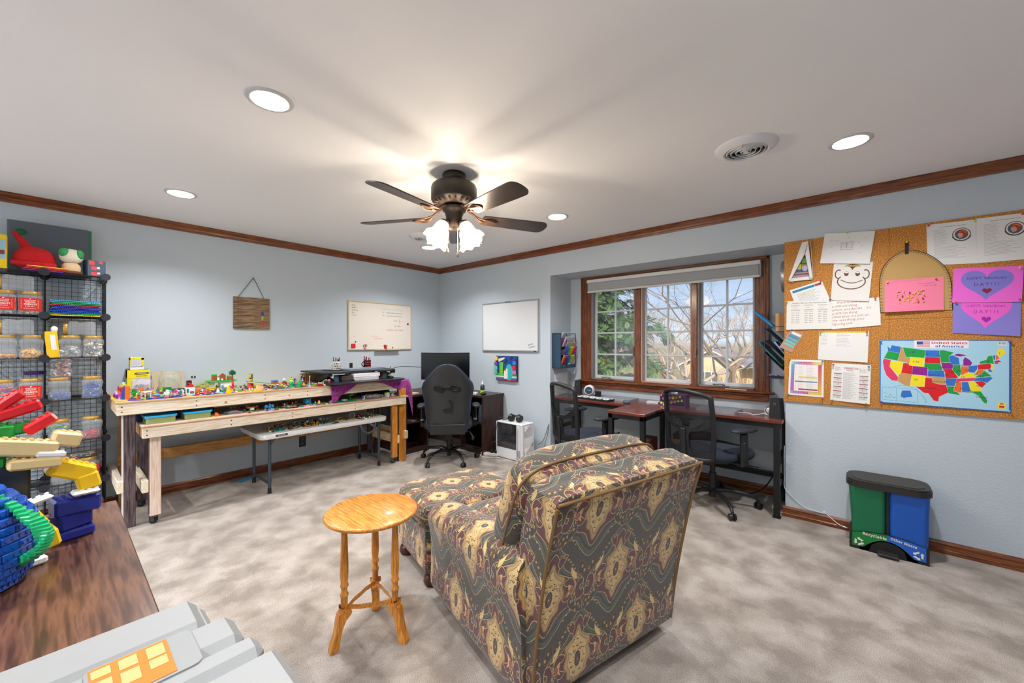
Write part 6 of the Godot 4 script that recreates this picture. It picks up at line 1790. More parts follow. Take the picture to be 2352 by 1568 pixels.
func table_back() -> void:
	var y := 0.925
	var by := thing("carton", "yellow and white carton standing at the back left of the tall table", "box", V(-4.58, y, -0.455), PI / 2)
	part("carton_body", MB.new().box(V(0, 0.1, 0), V(0.14, 0.2, 0.1), 0.001), mat("e4e2ea", 0.6), by)
	part("yellow_panel", MB.new().box(V(0.0, 0.165, 0.003), V(0.142, 0.07, 0.1), 0.001).box(V(-0.055, 0.1, 0.002), V(0.032, 0.2, 0.1), 0.001), mat("ecd816", 0.5), by)
	part("black_flash", MB.new().prism(PackedVector2Array([Vector2(-0.03, 0.168), Vector2(-0.015, 0.178), Vector2(0.05, 0.18), Vector2(0.066, 0.172), Vector2(0.05, 0.164), Vector2(-0.015, 0.16)]), 0.001, Transform3D(Basis(), V(0, 0, 0.054))), mat("1c1c1e", 0.5), by)
	lettering("COMMAND", 0.012, 0.0006, mat("f0f0f0", 0.5), by, Transform3D(Basis(), V(0.018, 0.171, 0.055)))
	lettering("HOOKS & STRIPS", 0.009, 0.0006, mat("3a3a3c", 0.5), by, Transform3D(Basis(), V(0.018, 0.148, 0.0536)))
	var b2 := thing("bulb_carton", "small yellow and white carton marked HEAVY DUTY on top of the larger one", "box", V(-4.575, y + 0.201, -0.445), PI / 2)
	part("carton_body", MB.new().box(V(0, 0.052, 0), V(0.085, 0.104, 0.08), 0.001), mat("e9e8ec", 0.6), b2)
	part("yellow_panel", MB.new().box(V(0, 0.092, 0.001), V(0.087, 0.022, 0.081), 0.001).box(V(0.034, 0.065, 0.001), V(0.018, 0.07, 0.081), 0.001).box(V(-0.041, 0.065, 0.001), V(0.005, 0.07, 0.081), 0.001), mat("ecd816", 0.5), b2)
	part("picture", MB.new().box(V(-0.007, 0.06, 0.041), V(0.06, 0.044, 0.001)), mat("c4c6d4", 0.5), b2)
	lettering("HEAVY DUTY", 0.012, 0.0006, mat("2a2a2e", 0.5), b2, Transform3D(Basis(), V(0, 0.025, 0.041)))
	bag("plastic_bag", "clear plastic bag of pink and white packets leaning on the yellow carton", V(-4.47, y, -0.47), V(0.05, 0.065, 0.07), "e0d8e4")
	var j := thing("plastic_jar", "large clear plastic jar without a lid at the back of the tall table", "jar", V(-4.56, y, -0.66))
	part("jar_body", MB.new().lathe([Vector2(0, 0.001), Vector2(0.075, 0.001), Vector2(0.08, 0.012), Vector2(0.078, 0.12), Vector2(0.07, 0.145), Vector2(0.058, 0.152), Vector2(0.058, 0.178), Vector2(0.062, 0.18)], 8), clear("cfdcd6", 0.22, 0.1), j)
	solo("card_sheet", "beige cardboard sheet leaning behind the clear jar", "cardboard", MB.new().box(V(0, 0.085, 0), V(0.004, 0.17, 0.22), 0.0, Basis(V(0, 0, 1), 0.12)), mat("c9b89a", 0.8), V(-4.65, y, -0.66))
	solo("dark_bricks_bag", "dark heap in front of the clear jar", "bag", MB.new().blob(V(0, 0.014, 0), V(0.05, 0.016, 0.1), 1, 1, 16, 8), mat("2a2a2e", 0.5), V(-4.47, y, -0.7))
	solo("kraft_bag", "crumpled kraft paper bag beside the riser at the back of the tall table", "bag", MB.new().blob(V(0, 0.05, 0), V(0.06, 0.052, 0.12), 0.6, 0.6, 20, 10), mat("b99a5e", 0.85), V(-4.55, y, -1.86))
	solo("duplo_plank", "olive green curved sheet at the back of the tall table left of the hill", "toy", MB.new().tube(curve([V(0, 0.015, 0.16), V(0, 0.03, 0.08), V(0, 0.055, 0.0), V(0, 0.06, -0.06)], 5), [0.01, 0.014, 0.018, 0.022, 0.024, 0.026, 0.028, 0.03, 0.032, 0.034, 0.034, 0.034, 0.034, 0.034, 0.034, 0.03], 8, 0.5), mat("8f9a52", 0.5), V(-4.56, y, -0.92))
func desk_riser() -> void:
	var y := 0.925
	var bk := mat("232427", 0.45)
	var r := thing("desk_riser", "black two-tier desk riser standing on the purple towel at the right of the tall table", "desk riser", V(-4.2, y, -2.16))
	var top := PackedVector2Array([Vector2(-0.30, -0.44), Vector2(-0.1, -0.44), Vector2(0.22, -0.38), Vector2(0.28, -0.3), Vector2(0.28, -0.22), Vector2(0.2, -0.13), Vector2(0.2, 0.13), Vector2(0.28, 0.22), Vector2(0.28, 0.3), Vector2(0.22, 0.4), Vector2(-0.1, 0.44), Vector2(-0.30, 0.44)])
	part("top_shelf", MB.new().prism(top, 0.016, Transform3D(Basis(V(1, 0, 0), PI / 2), V(0, 0.122, 0))), bk, r)
	var tray := rrect(0.26, 0.84, 0.1, 8)
	part("keyboard_tray", MB.new().prism(tray, 0.014, flat(V(0.26, 0.022, -0.02))), bk, r)
	part("base_frame", MB.new().span(V(-0.25, 0.005, -0.36), V(0.2, 0.016, -0.3)).span(V(-0.25, 0.005, 0.3), V(0.2, 0.016, 0.36)), bk, r)
	for s in [-1.0, 1.0]:
		part("scissor_arm", MB.new().bar(V(-0.2, 0.02, 0.31 * s), V(0.14, 0.11, 0.31 * s), 0.02, 0.05, 0.004).bar(V(0.14, 0.02, 0.28 * s), V(-0.2, 0.11, 0.28 * s), 0.02, 0.04, 0.004), mat("1a1b1d", 0.5), r)
		part("corner_post", MB.new().box(V(0.17, 0.055, 0.27 * s), V(0.05, 0.08, 0.045), 0.012), mat("4a6a88", 0.4), r)
		part("squeeze_handle", MB.new().box(V(0.2, 0.1, 0.36 * s), V(0.03, 0.03, 0.06), 0.008), bk, r)
	solo("paper_ream", "thick stack of white papers on the riser's lower tier", "paper", MB.new().span(V(-0.1, 0, -0.17), V(0.1, 0.035, 0.13), 0.002), mat("e6e5e8", 0.8), V(-4.06, y + 0.0655, -2.17))
	solo("spiral_pads", "two white spiral pads under the paper stack on the riser", "notebook", MB.new().span(V(-0.1, 0.0, -0.15), V(0.115, 0.014, 0.12), 0.001).span(V(-0.1, 0.0155, -0.15), V(0.115, 0.03, 0.13), 0.001), mat("d6d3d8", 0.8), V(-4.06, y + 0.031, -2.165))
	solo("book_pile", "dark books and folders stacked left of the white papers on the riser", "books", MB.new().span(V(-0.1, 0, -0.06), V(0.08, 0.012, 0.05)).span(V(-0.1, 0.014, -0.06), V(0.09, 0.03, 0.06)).span(V(-0.1, 0.032, -0.055), V(0.08, 0.055, 0.055)), mat("4a4046", 0.6), V(-4.06, y + 0.031, -1.975))
	solo("laptop", "closed silver laptop on top of the riser", "laptop", MB.new().prism(rrect(0.25, 0.36, 0.015), 0.018, flat(V(0, 0.009, 0))), mat("9aa6b4", 0.35, 0.6), V(-4.12, y + 0.131, -2.2))
	solo("tablet", "dark tablet lying left of the silver laptop on the riser", "tablet", MB.new().prism(rrect(0.2, 0.26, 0.012), 0.008, flat(V(0, 0.004, 0), 0.2)), mat("25282e", 0.25), V(-4.26, y + 0.131, -2.02))
	var names := [["white mug with black lettering full of pens, on the left of the riser", "eceae6"], ["black mug with red and white print full of markers, on the right of the riser", "17181a"]]
	var at := [V(-4.235, y + 0.131, -1.985), V(-4.3, y + 0.131, -2.375)]
	for k in 2:
		var m := thing("mug", names[k][0], "mug", at[k], 0, "pen mugs on the riser")
		part("mug_body", MB.new().lathe([Vector2(0, 0.0), Vector2(0.038, 0.0), Vector2(0.041, 0.004), Vector2(0.041, 0.095), Vector2(0.037, 0.095), Vector2(0.037, 0.006), Vector2(0, 0.006)], 28), mat(names[k][1], 0.25), m)
		part("handle", MB.new().tube(arc(V(0, 0.05, 0.041), 0.026, -1.5, 1.5, 10, V(0, 0, 1), V(0, 1, 0)), 0.005, 6), mat(names[k][1] if k else "d6d4d0", 0.25), m)
		var pr := MB.new()
		for i in 3:
			for j in 7:
				var a := -1.5 + j * 0.42 + 0.1 * sin(i * 3.0 + j)
				pr.box(V(cos(a) * 0.0412, 0.022 + i * 0.025, sin(a) * 0.0412), V(0.001, 0.011, 0.0085 + 0.003 * sin(j * 5.0 + i)), 0, Basis(Vector3.UP, -a))
		part("print", pr, mat("1c1c1e" if k == 0 else "a8383e", 0.4), m)
		for i in 9:
			var a := i * 2.4
			var c: String = (["1c1c1e", "2a4ab0", "d83a2a", "e0c22a", "3a3a3c", "8a2a7a", "2a8a5a", "1c1c1e", "b8b8b4"] if k == 0 else ["d8202a", "d8202a", "2a3ab8", "d8202a", "1c1c1e", "c8cace", "2a3ab8", "d8202a", "e0e0de"])[i]
			var p: Vector3 = at[k] + V(cos(a) * 0.02, 0.012, sin(a) * 0.02)
			var e: Vector3 = at[k] + V(cos(a) * 0.032, 0.125 + 0.018 * sin(i * 1.7), sin(a) * 0.034)
			solo("pen", ("%s in the %s mug on the riser" % [["black pen leaning left", "blue pen", "orange-red pen", "yellow pen", "grey-black pen", "violet pen", "green pen", "second black pen", "silver-grey pen"][i], "white"]) if k == 0 else ("%s in the black mug on the riser" % ["red marker, foremost", "red marker at the left", "tall blue marker", "red marker at the back", "black marker", "silver pen", "short blue marker", "short red marker", "white pen"][i]), "pen", MB.new().cyl(Vector3.ZERO, e - p, 0.0045 if k == 0 else 0.007, -1, 8), mat(c, 0.35), p, 0, "pens in the mugs")
	solo("eraser", "small red and blue eraser on the riser's lower tray", "eraser", MB.new().span(V(-0.012, 0, -0.03), V(0.012, 0.018, 0.0), 0.003).span(V(-0.012, 0, 0.001), V(0.012, 0.014, 0.03), 0.003), mat("b83a4a", 0.5), V(-4.03, y + 0.0305, -2.395))
	solo("computer_mouse", "black computer mouse at the right end of the riser's lower tray", "mouse", MB.new().blob(V(0, 0.012, 0), V(0.055, 0.016, 0.032), 0.8, 1, 18, 10), mat("1b1c1e", 0.4), V(-3.97, y + 0.0305, -2.47))
	solo("kraft_folder", "tan folder leaning inside the right of the riser", "folder", MB.new().box(V(0, 0.04, 0), V(0.16, 0.006, 0.12), 0.0, Basis(V(1, 0, 0), 0.45)), mat("c9b48a", 0.8), V(-4.15, y + 0.02, -2.52))
	solo("black_phone", "small black phone propped against the wall behind the riser", "phone", MB.new().box(V(0, 0.035, 0), V(0.008, 0.07, 0.036), 0.002), mat("1a1b1e", 0.3), V(-4.3, y + 0.131, -2.18))
	var tw := StandardMaterial3D.new()
	tw.resource_name = "terry cloth"
	tw.albedo_texture = noise_tex(noise(0.03, 5, 61), 256, 256, ["5f1c58", "8a2a78", "a83a8c", "8a3a9a", "b84a98"], 0.2, 0.8)
	tw.uv1_triplanar = true
	tw.uv1_scale = V(4, 4, 4)
	tw.roughness = 1.0
	tw.rim_enabled = true
	tw.rim = 0.5
	var rows := []
	for i in 33:
		var z := -1.80 - 0.96 * i / 32.0
		var drop := 0.0
		if i < 9:
			drop = 0.13 * smoothstep(0, 1, 1.0 - absf(i - 1.5) / 9.0) + (0.05 if i < 3 else 0.0)
		elif i > 15:
			drop = 0.24 * pow((i - 15) / 17.0, 1.6)
		var row := []
		for j in 15:
			var u := j / 14.0
			var x: float
			var yy: float
			if u < 0.5:
				x = lerpf(-4.35, -3.962, u * 2)
				yy = y + 0.004 + 0.006 * sin(z * 40.0) * sin(u * 9.0) + 0.003
			else:
				var v := (u - 0.5) * 2
				x = -3.958 + 0.012 * sin(v * 2.5 + i * 0.7) * v + 0.008
				yy = y + 0.006 - drop * v
			if z < -2.71:
				yy -= minf(0.3, (-2.71 - z) * 4.0) * (0.4 + 0.6 * u)
			row.append(V(x, yy, maxf(z, -2.735 - 0.03 * u) if z < -2.71 else z))
		rows.append(row)
	var tm := MB.new().grid(rows, false, false, 1)
	var low := []
	for q in rows:
		var row := []
		for p in q:
			row.append(p - V(0.004, 0.004, 0))
		low.append(row)
	tm.grid(low, false, false, -1)
	solo("purple_towel", "magenta-purple bath towel draped over the right end of the tall table", "towel", tm, tw)
const SZ := [-0.252, 0.055, 0.362]
const SY := [0.02, 0.316, 0.623, 0.93, 1.238, 1.545, 1.853]
func shelf_unit() -> void:
	var t := thing("wire_shelves", "black wire cube shelving against the left wall filled with jars", "shelves")
	var bk := mat("17181b", 0.4, 0.3)
	var pm := MB.new()
	var s := 0.151
	for i in 10:
		var q := -s + 2 * s * i / 9.0
		var w := 0.004 if i in [0, 9] else 0.0022
		pm.box(V(q, 0, 0), V(w, 2 * s, w)).box(V(0, q, 0.001), V(2 * s, w, w))
	var panel := pm.mesh(bk)
	var put := func(p: Vector3, b: Basis) -> void:
		var o := MeshInstance3D.new()
		o.name = "wire_panel"
		o.mesh = panel
		o.transform = Transform3D(b, p)
		t.add_child(o, true)
	var xm := -4.515
	for r in 7:
		for c in 2:
			var z: float = (SZ[c] + SZ[c + 1]) / 2
			put.call(V(xm, SY[r], z), Basis(V(1, 0, 0), PI / 2))
			if r < 6:
				put.call(V(-4.667, (SY[r] + SY[r + 1]) / 2, z), Basis(Vector3.UP, PI / 2))
	for r in 6:
		for c in 3:
			put.call(V(xm, (SY[r] + SY[r + 1]) / 2, SZ[c]), Basis())
	for r in 7:
		for c in 3:
			for x in [-4.36, -4.664]:
				part("connector", MB.new().cyl(V(x - 0.008, SY[r], SZ[c]), V(x + 0.012, SY[r], SZ[c]), 0.024, 0.027, 18), mat("1b1d26", 0.5), t)
	for c in 3:
		part("foot", MB.new().cyl(V(-4.36, 0.0, SZ[c]), V(-4.36, 0.02, SZ[c]), 0.012), bk, t)
	var x := -4.43
	var Bl := ["1b4fb8", "2a6ad0", "12388a", "4a8ad8"]
	jar("peanut jar at the picture's left edge on the upper row", V(x, SY[5], 0.235), ["f0f0ee", "1f9a3c", "d8c79a", "8a8d90"], 0.75, true)
	jar("red-labelled peanut jar beside the stack of blue building plates", V(x, SY[5], 0.118), ["f0f0ee", "17805a", "d01c1f", "202225", "d8c79a"], 0.8, true)
	jar("jar of a few orange pieces at the picture's left edge on the second row", V(x, SY[4], 0.232), ["e8a83a", "c8781e"], 0.12)
	jar("jar a third full of yellow-orange bricks on the second row", V(x, SY[4], 0.112), ["f2b81e", "f2c83a", "e8a01e"], 0.42)
	jar("jar holding a bag of pale grey pieces beside the yellow carton", V(x, SY[4], -0.07), ["c8c8c4", "e0e0dc", "7a8088", "9aa0a0"], 0.6)
	jar("jar of white, black and yellow pieces at the shelf's right end", V(x, SY[4], -0.188), ["f0f0ee", "202225", "e8c83a", "c8c8c4"], 0.8)
	jar("jar with orange and violet pieces at the left edge on the third row", V(x, SY[3], 0.243), ["6a3fa0", "e8781e", "f06aa8"], 0.9)
	jar("peanut jar with orange bricks in front of a violet lid", V(x, SY[3], 0.115), ["e8681e", "f08a2a", "c84a1a"], 0.25, true)
	jar("jar with a little blue in it, below the jar of mixed pieces", V(x, SY[3], -0.018), Bl, 0.3)
	jar("jar full of mixed orange, white and dark pieces stacked on another jar", V(x - 0.02, SY[3] + 0.1675, -0.025), ["e8681e", "f0f0ee", "202225", "7fc4e0", "d01c1f", "8a5a3a"], 0.95, false, "", true)
	jar("jar full of blue bricks at the shelf's right end", V(x, SY[3], -0.183), Bl, 0.8)
	jar("jar of blue and black bricks at the left edge on the fourth row", V(x, SY[2], 0.23), ["12388a", "202225", "2a6ad0", "3a3a44"], 0.85)
	jar("jar with a low layer of brown pieces on the fourth row", V(x, SY[2], 0.115), ["6b3a1e", "8a4a2a", "b8743a", "d8c79a"], 0.22)
	jar("jar full of teal and lime bricks on the fourth row", V(x, SY[2], -0.015), ["0f9a8a", "8fd01f", "3fc8b0", "5ab83a", "f2e03a"], 0.9)
	jar("jar with red bricks at the shelf's right end on the fourth row", V(x, SY[2], -0.182), ["d01c1f", "b8141e", "e8343a"], 0.35)
	jar("red-labelled peanut jar with a brown bag on its lid on the fifth row", V(x, SY[1], -0.165), ["3a6a9a", "2a4a7a", "d8a86a"], 0.8, true)
	jar("clear empty jar beside the one with the brown bag", V(x, SY[1], -0.03), [], 0.0)
	jar("peanut jar at the left edge on the fifth row, behind the brick model", V(x, SY[1], 0.22), ["f0f0ee", "202225"], 0.5, true)
	jar("peanut jar low at the right end of the bottom row", V(x, SY[0] + 0.004, -0.185), ["7fb8d8", "4a8ab8"], 0.6, true)
	jar("jar on the bottom row behind the desk corner", V(x, SY[0] + 0.004, -0.055), ["3a8a9a"], 0.5)
	var lay := [["empty jar lying on its side above the left peanut jars", V(-4.43, 1.763, 0.1)], ["empty jar lying on its side above the jar of yellow bricks", V(-4.43, 1.458, 0.1)], ["empty jar lying on its side above the jars at the shelf's right end", V(-4.44, 1.458, -0.2)]]
	for q in lay:
		var j := jar(q[0], q[1], [], 0.0)
		j.rotation = V(PI / 2, 0, 0)
	for q in [["spare violet jar lid behind the peanut jar of orange bricks", V(-4.5, 1.12, 0.1), "3a1a6a"], ["loose gold jar lid on top of the bottom-row peanut jar", V(-4.45, 0.197, -0.17), "a8843e"], ["loose black jar lid on the fifth row", V(-4.45, 0.32, 0.08), "1e1e20"], ["second loose black jar lid on the fifth row, beside the first", V(-4.45, 0.32, 0.19), "26262a"]]:
		solo("jar_lid", q[0], "lid", MB.new().lathe([Vector2(0, 0), Vector2(0.052, 0.0), Vector2(0.055, 0.004), Vector2(0.055, 0.02), Vector2(0.05, 0.023), Vector2(0, 0.023)], 24), mat(q[2], 0.35), q[1], 0, "spare jar lids")
	bag("plastic_bag", "plastic bag of brown bricks on top of a peanut jar on the fifth row", V(-4.43, SY[1] + 0.171, -0.135), V(0.06, 0.022, 0.1), "5a3a2a")
	var cols := ["f2c81e", "1f9a3c", "1b4fb8", "1b4fb8", "22389a", "5a3fa0", "2a3ab0", "b83a3a", "1f9a5a", "2fb86a", "4a9ad8"]
	var yy: float = SY[5] + 0.003
	for i in cols.size():
		var pl := thing("building_plate", "%s building plate, %s of the stack on the shelf" % [["yellow", "green", "blue", "blue", "dark blue", "violet", "blue", "red", "green", "bright green", "pale blue"][i], ["lowest", "second", "third", "fourth", "fifth", "sixth", "seventh", "eighth", "ninth", "tenth", "topmost"][i]], "baseplate", V(-4.46, yy, -0.098 + 0.006 * sin(i * 2.1)), 0.02 * sin(i * 1.3), "plates stacked on the shelf")
		var m := MB.new().box(V(0, 0.002, 0), V(0.2, 0.004, 0.25))
		for k in 30:
			for r in 2:
				stud(m, V(0.096 - r * 0.008, 0.004, -0.12 + k * 0.00825))
		for k in 24:
			m.cyl(V(0.094, 0.004, -0.118 + k * 0.0103), V(0.094, 0.0095, -0.118 + k * 0.0103), 0.0022, -1, 5)
		part("plate", m, mat(cols[i], 0.35), pl)
		yy += 0.0105
	solo("scissors", "grey scissors lying on top of the stacked building plates", "scissors", MB.new().bar(V(0, 0, 0.07), V(0, 0.004, -0.05), 0.01, 0.002).loop(arc(V(0.008, 0, -0.065), 0.014, 0, TAU * 11 / 12, 11, V(1, 0, 0), V(0, 0, 1)), 0.0025, 5).loop(arc(V(-0.01, 0, -0.06), 0.014, 0, TAU * 11 / 12, 11, V(1, 0, 0), V(0, 0, 1)), 0.0025, 5), mat("8a8076", 0.4, 0.5), V(-4.42, yy + 0.004, -0.06))
	solo("yellow_carton", "tall yellow and white carton with a torn top on the second row", "box", MB.new().box(V(0, 0.095, 0), V(0.06, 0.19, 0.062), 0.001, Basis(V(1, 0, 0), 0.08)), mat("f0c020", 0.5), V(-4.42, SY[4] + 0.004, 0.018))
	solo("carton_flap", "white torn plastic sticking out of the yellow carton", "wrapper", MB.new().blob(V(0, 0.02, 0), V(0.02, 0.025, 0.02), 1, 1, 10, 6).box(V(0.031, -0.075, 0.004), V(0.002, 0.11, 0.026), 0, Basis(V(1, 0, 0), 0.08)), mat("e8e4e0", 0.5), V(-4.42, SY[4] + 0.19, 0.008))
	shelf_top()
var fills := {}
var label_mat: Material
func jar(what: String, at: Vector3, cols: Array, fill: float, label := false, lid := "", upside := false) -> Node3D:
	var t := thing("plastic_jar", what, "jar", at, 0, "brick jars on the wire shelves")
	var prof := [[0.0, 0.05, 0.3], [0.006, 0.056, 0.3], [0.03, 0.058, 0.3], [0.05, 0.056, 0.3], [0.075, 0.05, 0.35], [0.1, 0.056, 0.3], [0.12, 0.058, 0.3], [0.132, 0.056, 0.4], [0.142, 0.047, 0.9], [0.148, 0.046, 1.0]]
	if label:
		prof = [[0.0, 0.05, 0.3], [0.006, 0.056, 0.3], [0.03, 0.058, 0.3], [0.12, 0.058, 0.3], [0.132, 0.056, 0.4], [0.142, 0.047, 0.9], [0.148, 0.046, 1.0]]
	var rows := []
	for q in prof:
		var row := []
		for j in 28:
			var b := TAU * j / 28
			row.append(V(q[1] * MB.pw(cos(b), q[2]), q[0] + 0.001, q[1] * MB.pw(sin(b), q[2])))
		rows.append(row)
	var m := MB.new().grid(rows, true)
	m.quad(rows[0][0], rows[0][7], rows[0][14], rows[0][21], Vector3.DOWN)
	part("jar_body", m, clear("d8dde2", 0.2, 0.08), t)
	part("lid", MB.new().lathe([Vector2(0, 0.144), Vector2(0.049, 0.144), Vector2(0.0505, 0.147), Vector2(0.0505, 0.162), Vector2(0.047, 0.166), Vector2(0, 0.166)], 28), mat(lid if lid else "b8924a", 0.3, 0.15), t)
	if label:
		if label_mat == null:
			var ink := Ink.new(400, 300, "c4161f")
			var fb := font("Droid Sans", true)
			ink.text(fb, "EXTRA LARGE", 96, 70, 32, "f2e6dc", 0, 1.02)
			ink.text(fb, "VIRGINIA", 108, 112, 40, "f2e6dc", 0, 1.02)
			ink.text(fb, "PEANUTS", 84, 168, 54, "f8f0e8", 0, 1.0)
			ink.text(fb, "& SEA SALT", 108, 208, 32, "f2e6dc", 0, 1.02)
			ink.lines(80, 240, 240, 2, 14, 6, "e8b8a8", 2, 0.1)
			for i in 9:
				ink.disc(38 + 12 * (i % 2), 50 + 24 * i, 12, 6, "e0a83a")
				ink.disc(352 - 12 * (i % 2), 50 + 24 * i, 12, 6, "e0a83a")
			ink.disc(200, 22, 20, 9, "f2e6dc")
			label_mat = printed(ink.im, 0.5)
		var lb := MB.new()
		lb.quad(V(0.0588, 0.03, 0.05), V(0.0588, 0.03, -0.05), V(0.0588, 0.118, -0.05), V(0.0588, 0.118, 0.05), V(1, 0, 0), true)
		part("paper_label", lb, label_mat, t)
		part("label_wrap", MB.new().span(V(-0.04, 0.03, 0.0583), V(0.055, 0.118, 0.0589)).span(V(-0.04, 0.03, -0.0589), V(0.055, 0.118, -0.0583)), mat("c4161f", 0.5), t)
	if fill > 0.0:
		var rg := RandomNumberGenerator.new()
		rg.seed = what.hash()
		var b := MB.new()
		var hh := 0.128 * fill
		for i in int(60 + 170 * fill):
			b.tint(Color(cols[rg.randi() % cols.size()]))
			var s := V([0.008, 0.016, 0.016, 0.024][rg.randi() % 4], [0.0045, 0.0096][rg.randi() % 2], [0.008, 0.014][rg.randi() % 2])
			var p := V(rg.randf_range(-0.042, 0.042), 0, rg.randf_range(-0.042, 0.042))
			p.y = 0.012 + rg.randf() * hh * (0.85 + 0.15 * cos(p.z * 40))
			if absf(p.y - 0.075) < 0.02 and not label:
				p.x *= 0.85
				p.z *= 0.85
			b.box(p, s, 0, Basis(V(rg.randf() - 0.5, rg.randf(), rg.randf() - 0.5).normalized(), rg.randf() * 3))
		stuff("brick_filling", "bricks inside the %s" % what.replace("lying on its side ", ""), "toy bricks", b, vcol(0.3), at)
	if upside:
		pass
	return t
func shelf_top() -> void:
	var y: float = SY[6] + 0.004
	var bp := thing("baseplate", "large grey studded baseplate standing behind the toys on top of the wire shelves", "baseplate", V(-4.6, y, 0.03))
	part("plate", MB.new().box(V(0, 0.19, 0), V(0.004, 0.38, 0.4)), mat("5a626c", 0.4), bp)
	var one := MB.new()
	one.xf = Transform3D(Basis(V(0, 0, 1), -PI / 2), Vector3.ZERO)
	stud(one, Vector3.ZERO)
	var mm := MultiMesh.new()
	mm.transform_format = MultiMesh.TRANSFORM_3D
	mm.mesh = one.mesh(mat("5a626c", 0.4))
	mm.instance_count = 48 * 46
	for i in 48:
		for j in 46:
			mm.set_instance_transform(i * 46 + j, Transform3D(Basis(), V(0.002, 0.006 + i * 0.008, -0.19 + j * 0.00835)))
	var st := MultiMeshInstance3D.new()
	st.name = "studs"
	st.multimesh = mm
	st.set_meta("kind", "stuff")
	bp.add_child(st)
	var b2 := thing("baseplate", "green baseplate edge showing behind the grey one on top of the wire shelves", "baseplate", V(-4.615, y, 0.02))
	part("plate", MB.new().box(V(0, 0.19, -0.005), V(0.004, 0.38, 0.405)), mat("1f7a4a", 0.4), b2)
	var cap := thing("knitted_cap", "red knitted cap with a dark green tassel on top of the wire shelves", "cap", V(-4.45, y + 0.04, 0.1))
	var knit := StandardMaterial3D.new()
	knit.resource_name = "knit"
	knit.albedo_color = Color("c8161c")
	knit.heightmap_enabled = true
	knit.heightmap_texture = noise_tex(noise(0.08, 2, 71), 128, 128, ["000000", "ffffff"])
	knit.heightmap_scale = 0.5
	knit.uv1_triplanar = true
	knit.uv1_scale = V(12, 12, 12)
	knit.roughness = 0.95
	part("crown", MB.new().blob(V(0, 0.05, 0.0), V(0.075, 0.085, 0.1), 0.9, 0.9, 24, 14), knit, cap)
	part("tip", MB.new().tube(curve([V(0, 0.09, 0.02), V(0, 0.14, 0.04), V(0, 0.19, 0.07), V(0, 0.235, 0.09)], 5), [0.05, 0.042, 0.036, 0.032, 0.028, 0.026, 0.024, 0.022, 0.02, 0.019, 0.018, 0.017, 0.016, 0.015, 0.014, 0.012], 12), knit, cap)
	part("tassel", MB.new().blob(V(0, 0.235, 0.062), V(0.018, 0.024, 0.03), 1, 1, 12, 8), mat("0f5a3a", 0.9), cap)
	part("brim", MB.new().tube(curve([V(0.05, 0.01, 0.1), V(0.08, 0.005, 0.0), V(0.06, 0.01, -0.1)], 6), 0.016, 8), knit, cap)
	var cl := [["violet", "6a2aa0"], ["red", "c8202a"], ["red", "d8343a"], ["yellow", "e8c83a"]]
	for i in 4:
		solo("small_plate", "%s plate, %s of the four under the red knitted cap" % [cl[i][0], ["lowest", "second", "third", "topmost"][i]], "baseplate", MB.new().box(V(0, 0, 0), V(0.16, 0.006, 0.19), 0.001), mat(cl[i][1], 0.4), V(-4.43, y + 0.004 + i * 0.009, 0.06 - i * 0.004), 0.05 * i, "plates under the knitted cap")
	var dl := thing("cloth_ball", "cream and green cloth ball on a brown cushion on top of the wire shelves", "soft toy", V(-4.42, y, -0.075))
	part("ball", MB.new().blob(V(0, 0.135, 0), V(0.058, 0.055, 0.062), 0.9, 1, 24, 14), mat("e4dac4", 0.9), dl)
	part("patch", MB.new().blob(V(0.02, 0.155, 0.034), V(0.042, 0.036, 0.03), 1, 1, 16, 10), mat("3a9a58", 0.9), dl)
	part("patch", MB.new().blob(V(0.018, 0.15, -0.042), V(0.04, 0.036, 0.024), 1, 1, 16, 10), mat("3a9a58", 0.9), dl)
	part("cushion", MB.new().blob(V(0, 0.045, 0), V(0.045, 0.046, 0.05), 0.8, 0.8, 18, 10), mat("d8b890", 0.9), dl)
	part("foot_pad", MB.new().blob(V(0.02, 0.012, 0), V(0.04, 0.014, 0.06), 0.8, 0.8, 18, 8), mat("6a3a22", 0.9), dl)
	var bx := thing("toy_carton", "dark blue toy carton with red print on top of the wire shelves", "box", V(-4.43, y, -0.195), 0.25)
	part("carton", MB.new().box(V(0, 0.06, 0), V(0.09, 0.12, 0.1), 0.001), mat("2a4258", 0.45), bx)
	part("pale_side", MB.new().box(V(0.0, 0.06, -0.0505), V(0.088, 0.118, 0.001)), mat("c8ccd0", 0.45), bx)
	part("red_print", MB.new().box(V(0.0455, 0.1, 0.028), V(0.001, 0.03, 0.03)).box(V(0.0455, 0.108, -0.022), V(0.001, 0.018, 0.022)).box(V(0.0455, 0.06, 0.016), V(0.001, 0.026, 0.03)).box(V(0.0455, 0.018, 0.012), V(0.001, 0.024, 0.04)), mat("d02a2c", 0.45), bx)
	part("pale_print", MB.new().box(V(0.0456, 0.064, -0.008), V(0.001, 0.016, 0.016)).box(V(0.0456, 0.024, -0.01), V(0.001, 0.014, 0.014)), mat("cfe0d0", 0.45), bx)
	var yb := thing("toy_carton", "yellow toy carton at the left edge on top of the wire shelves", "box", V(-4.43, y, 0.275), 0.0)
	part("carton", MB.new().box(V(0, 0.115, 0), V(0.08, 0.23, 0.11), 0.001), mat("f0cc18", 0.45), yb)
	part("print_panel", MB.new().box(V(0.0405, 0.13, -0.01), V(0.001, 0.13, 0.08)), mat("9ac8d8", 0.45), yb)
	part("print_figure", MB.new().box(V(0.041, 0.11, -0.03), V(0.001, 0.03, 0.03)).box(V(0.041, 0.15, 0.0), V(0.001, 0.03, 0.03)), mat("8a3a2a", 0.45), yb)
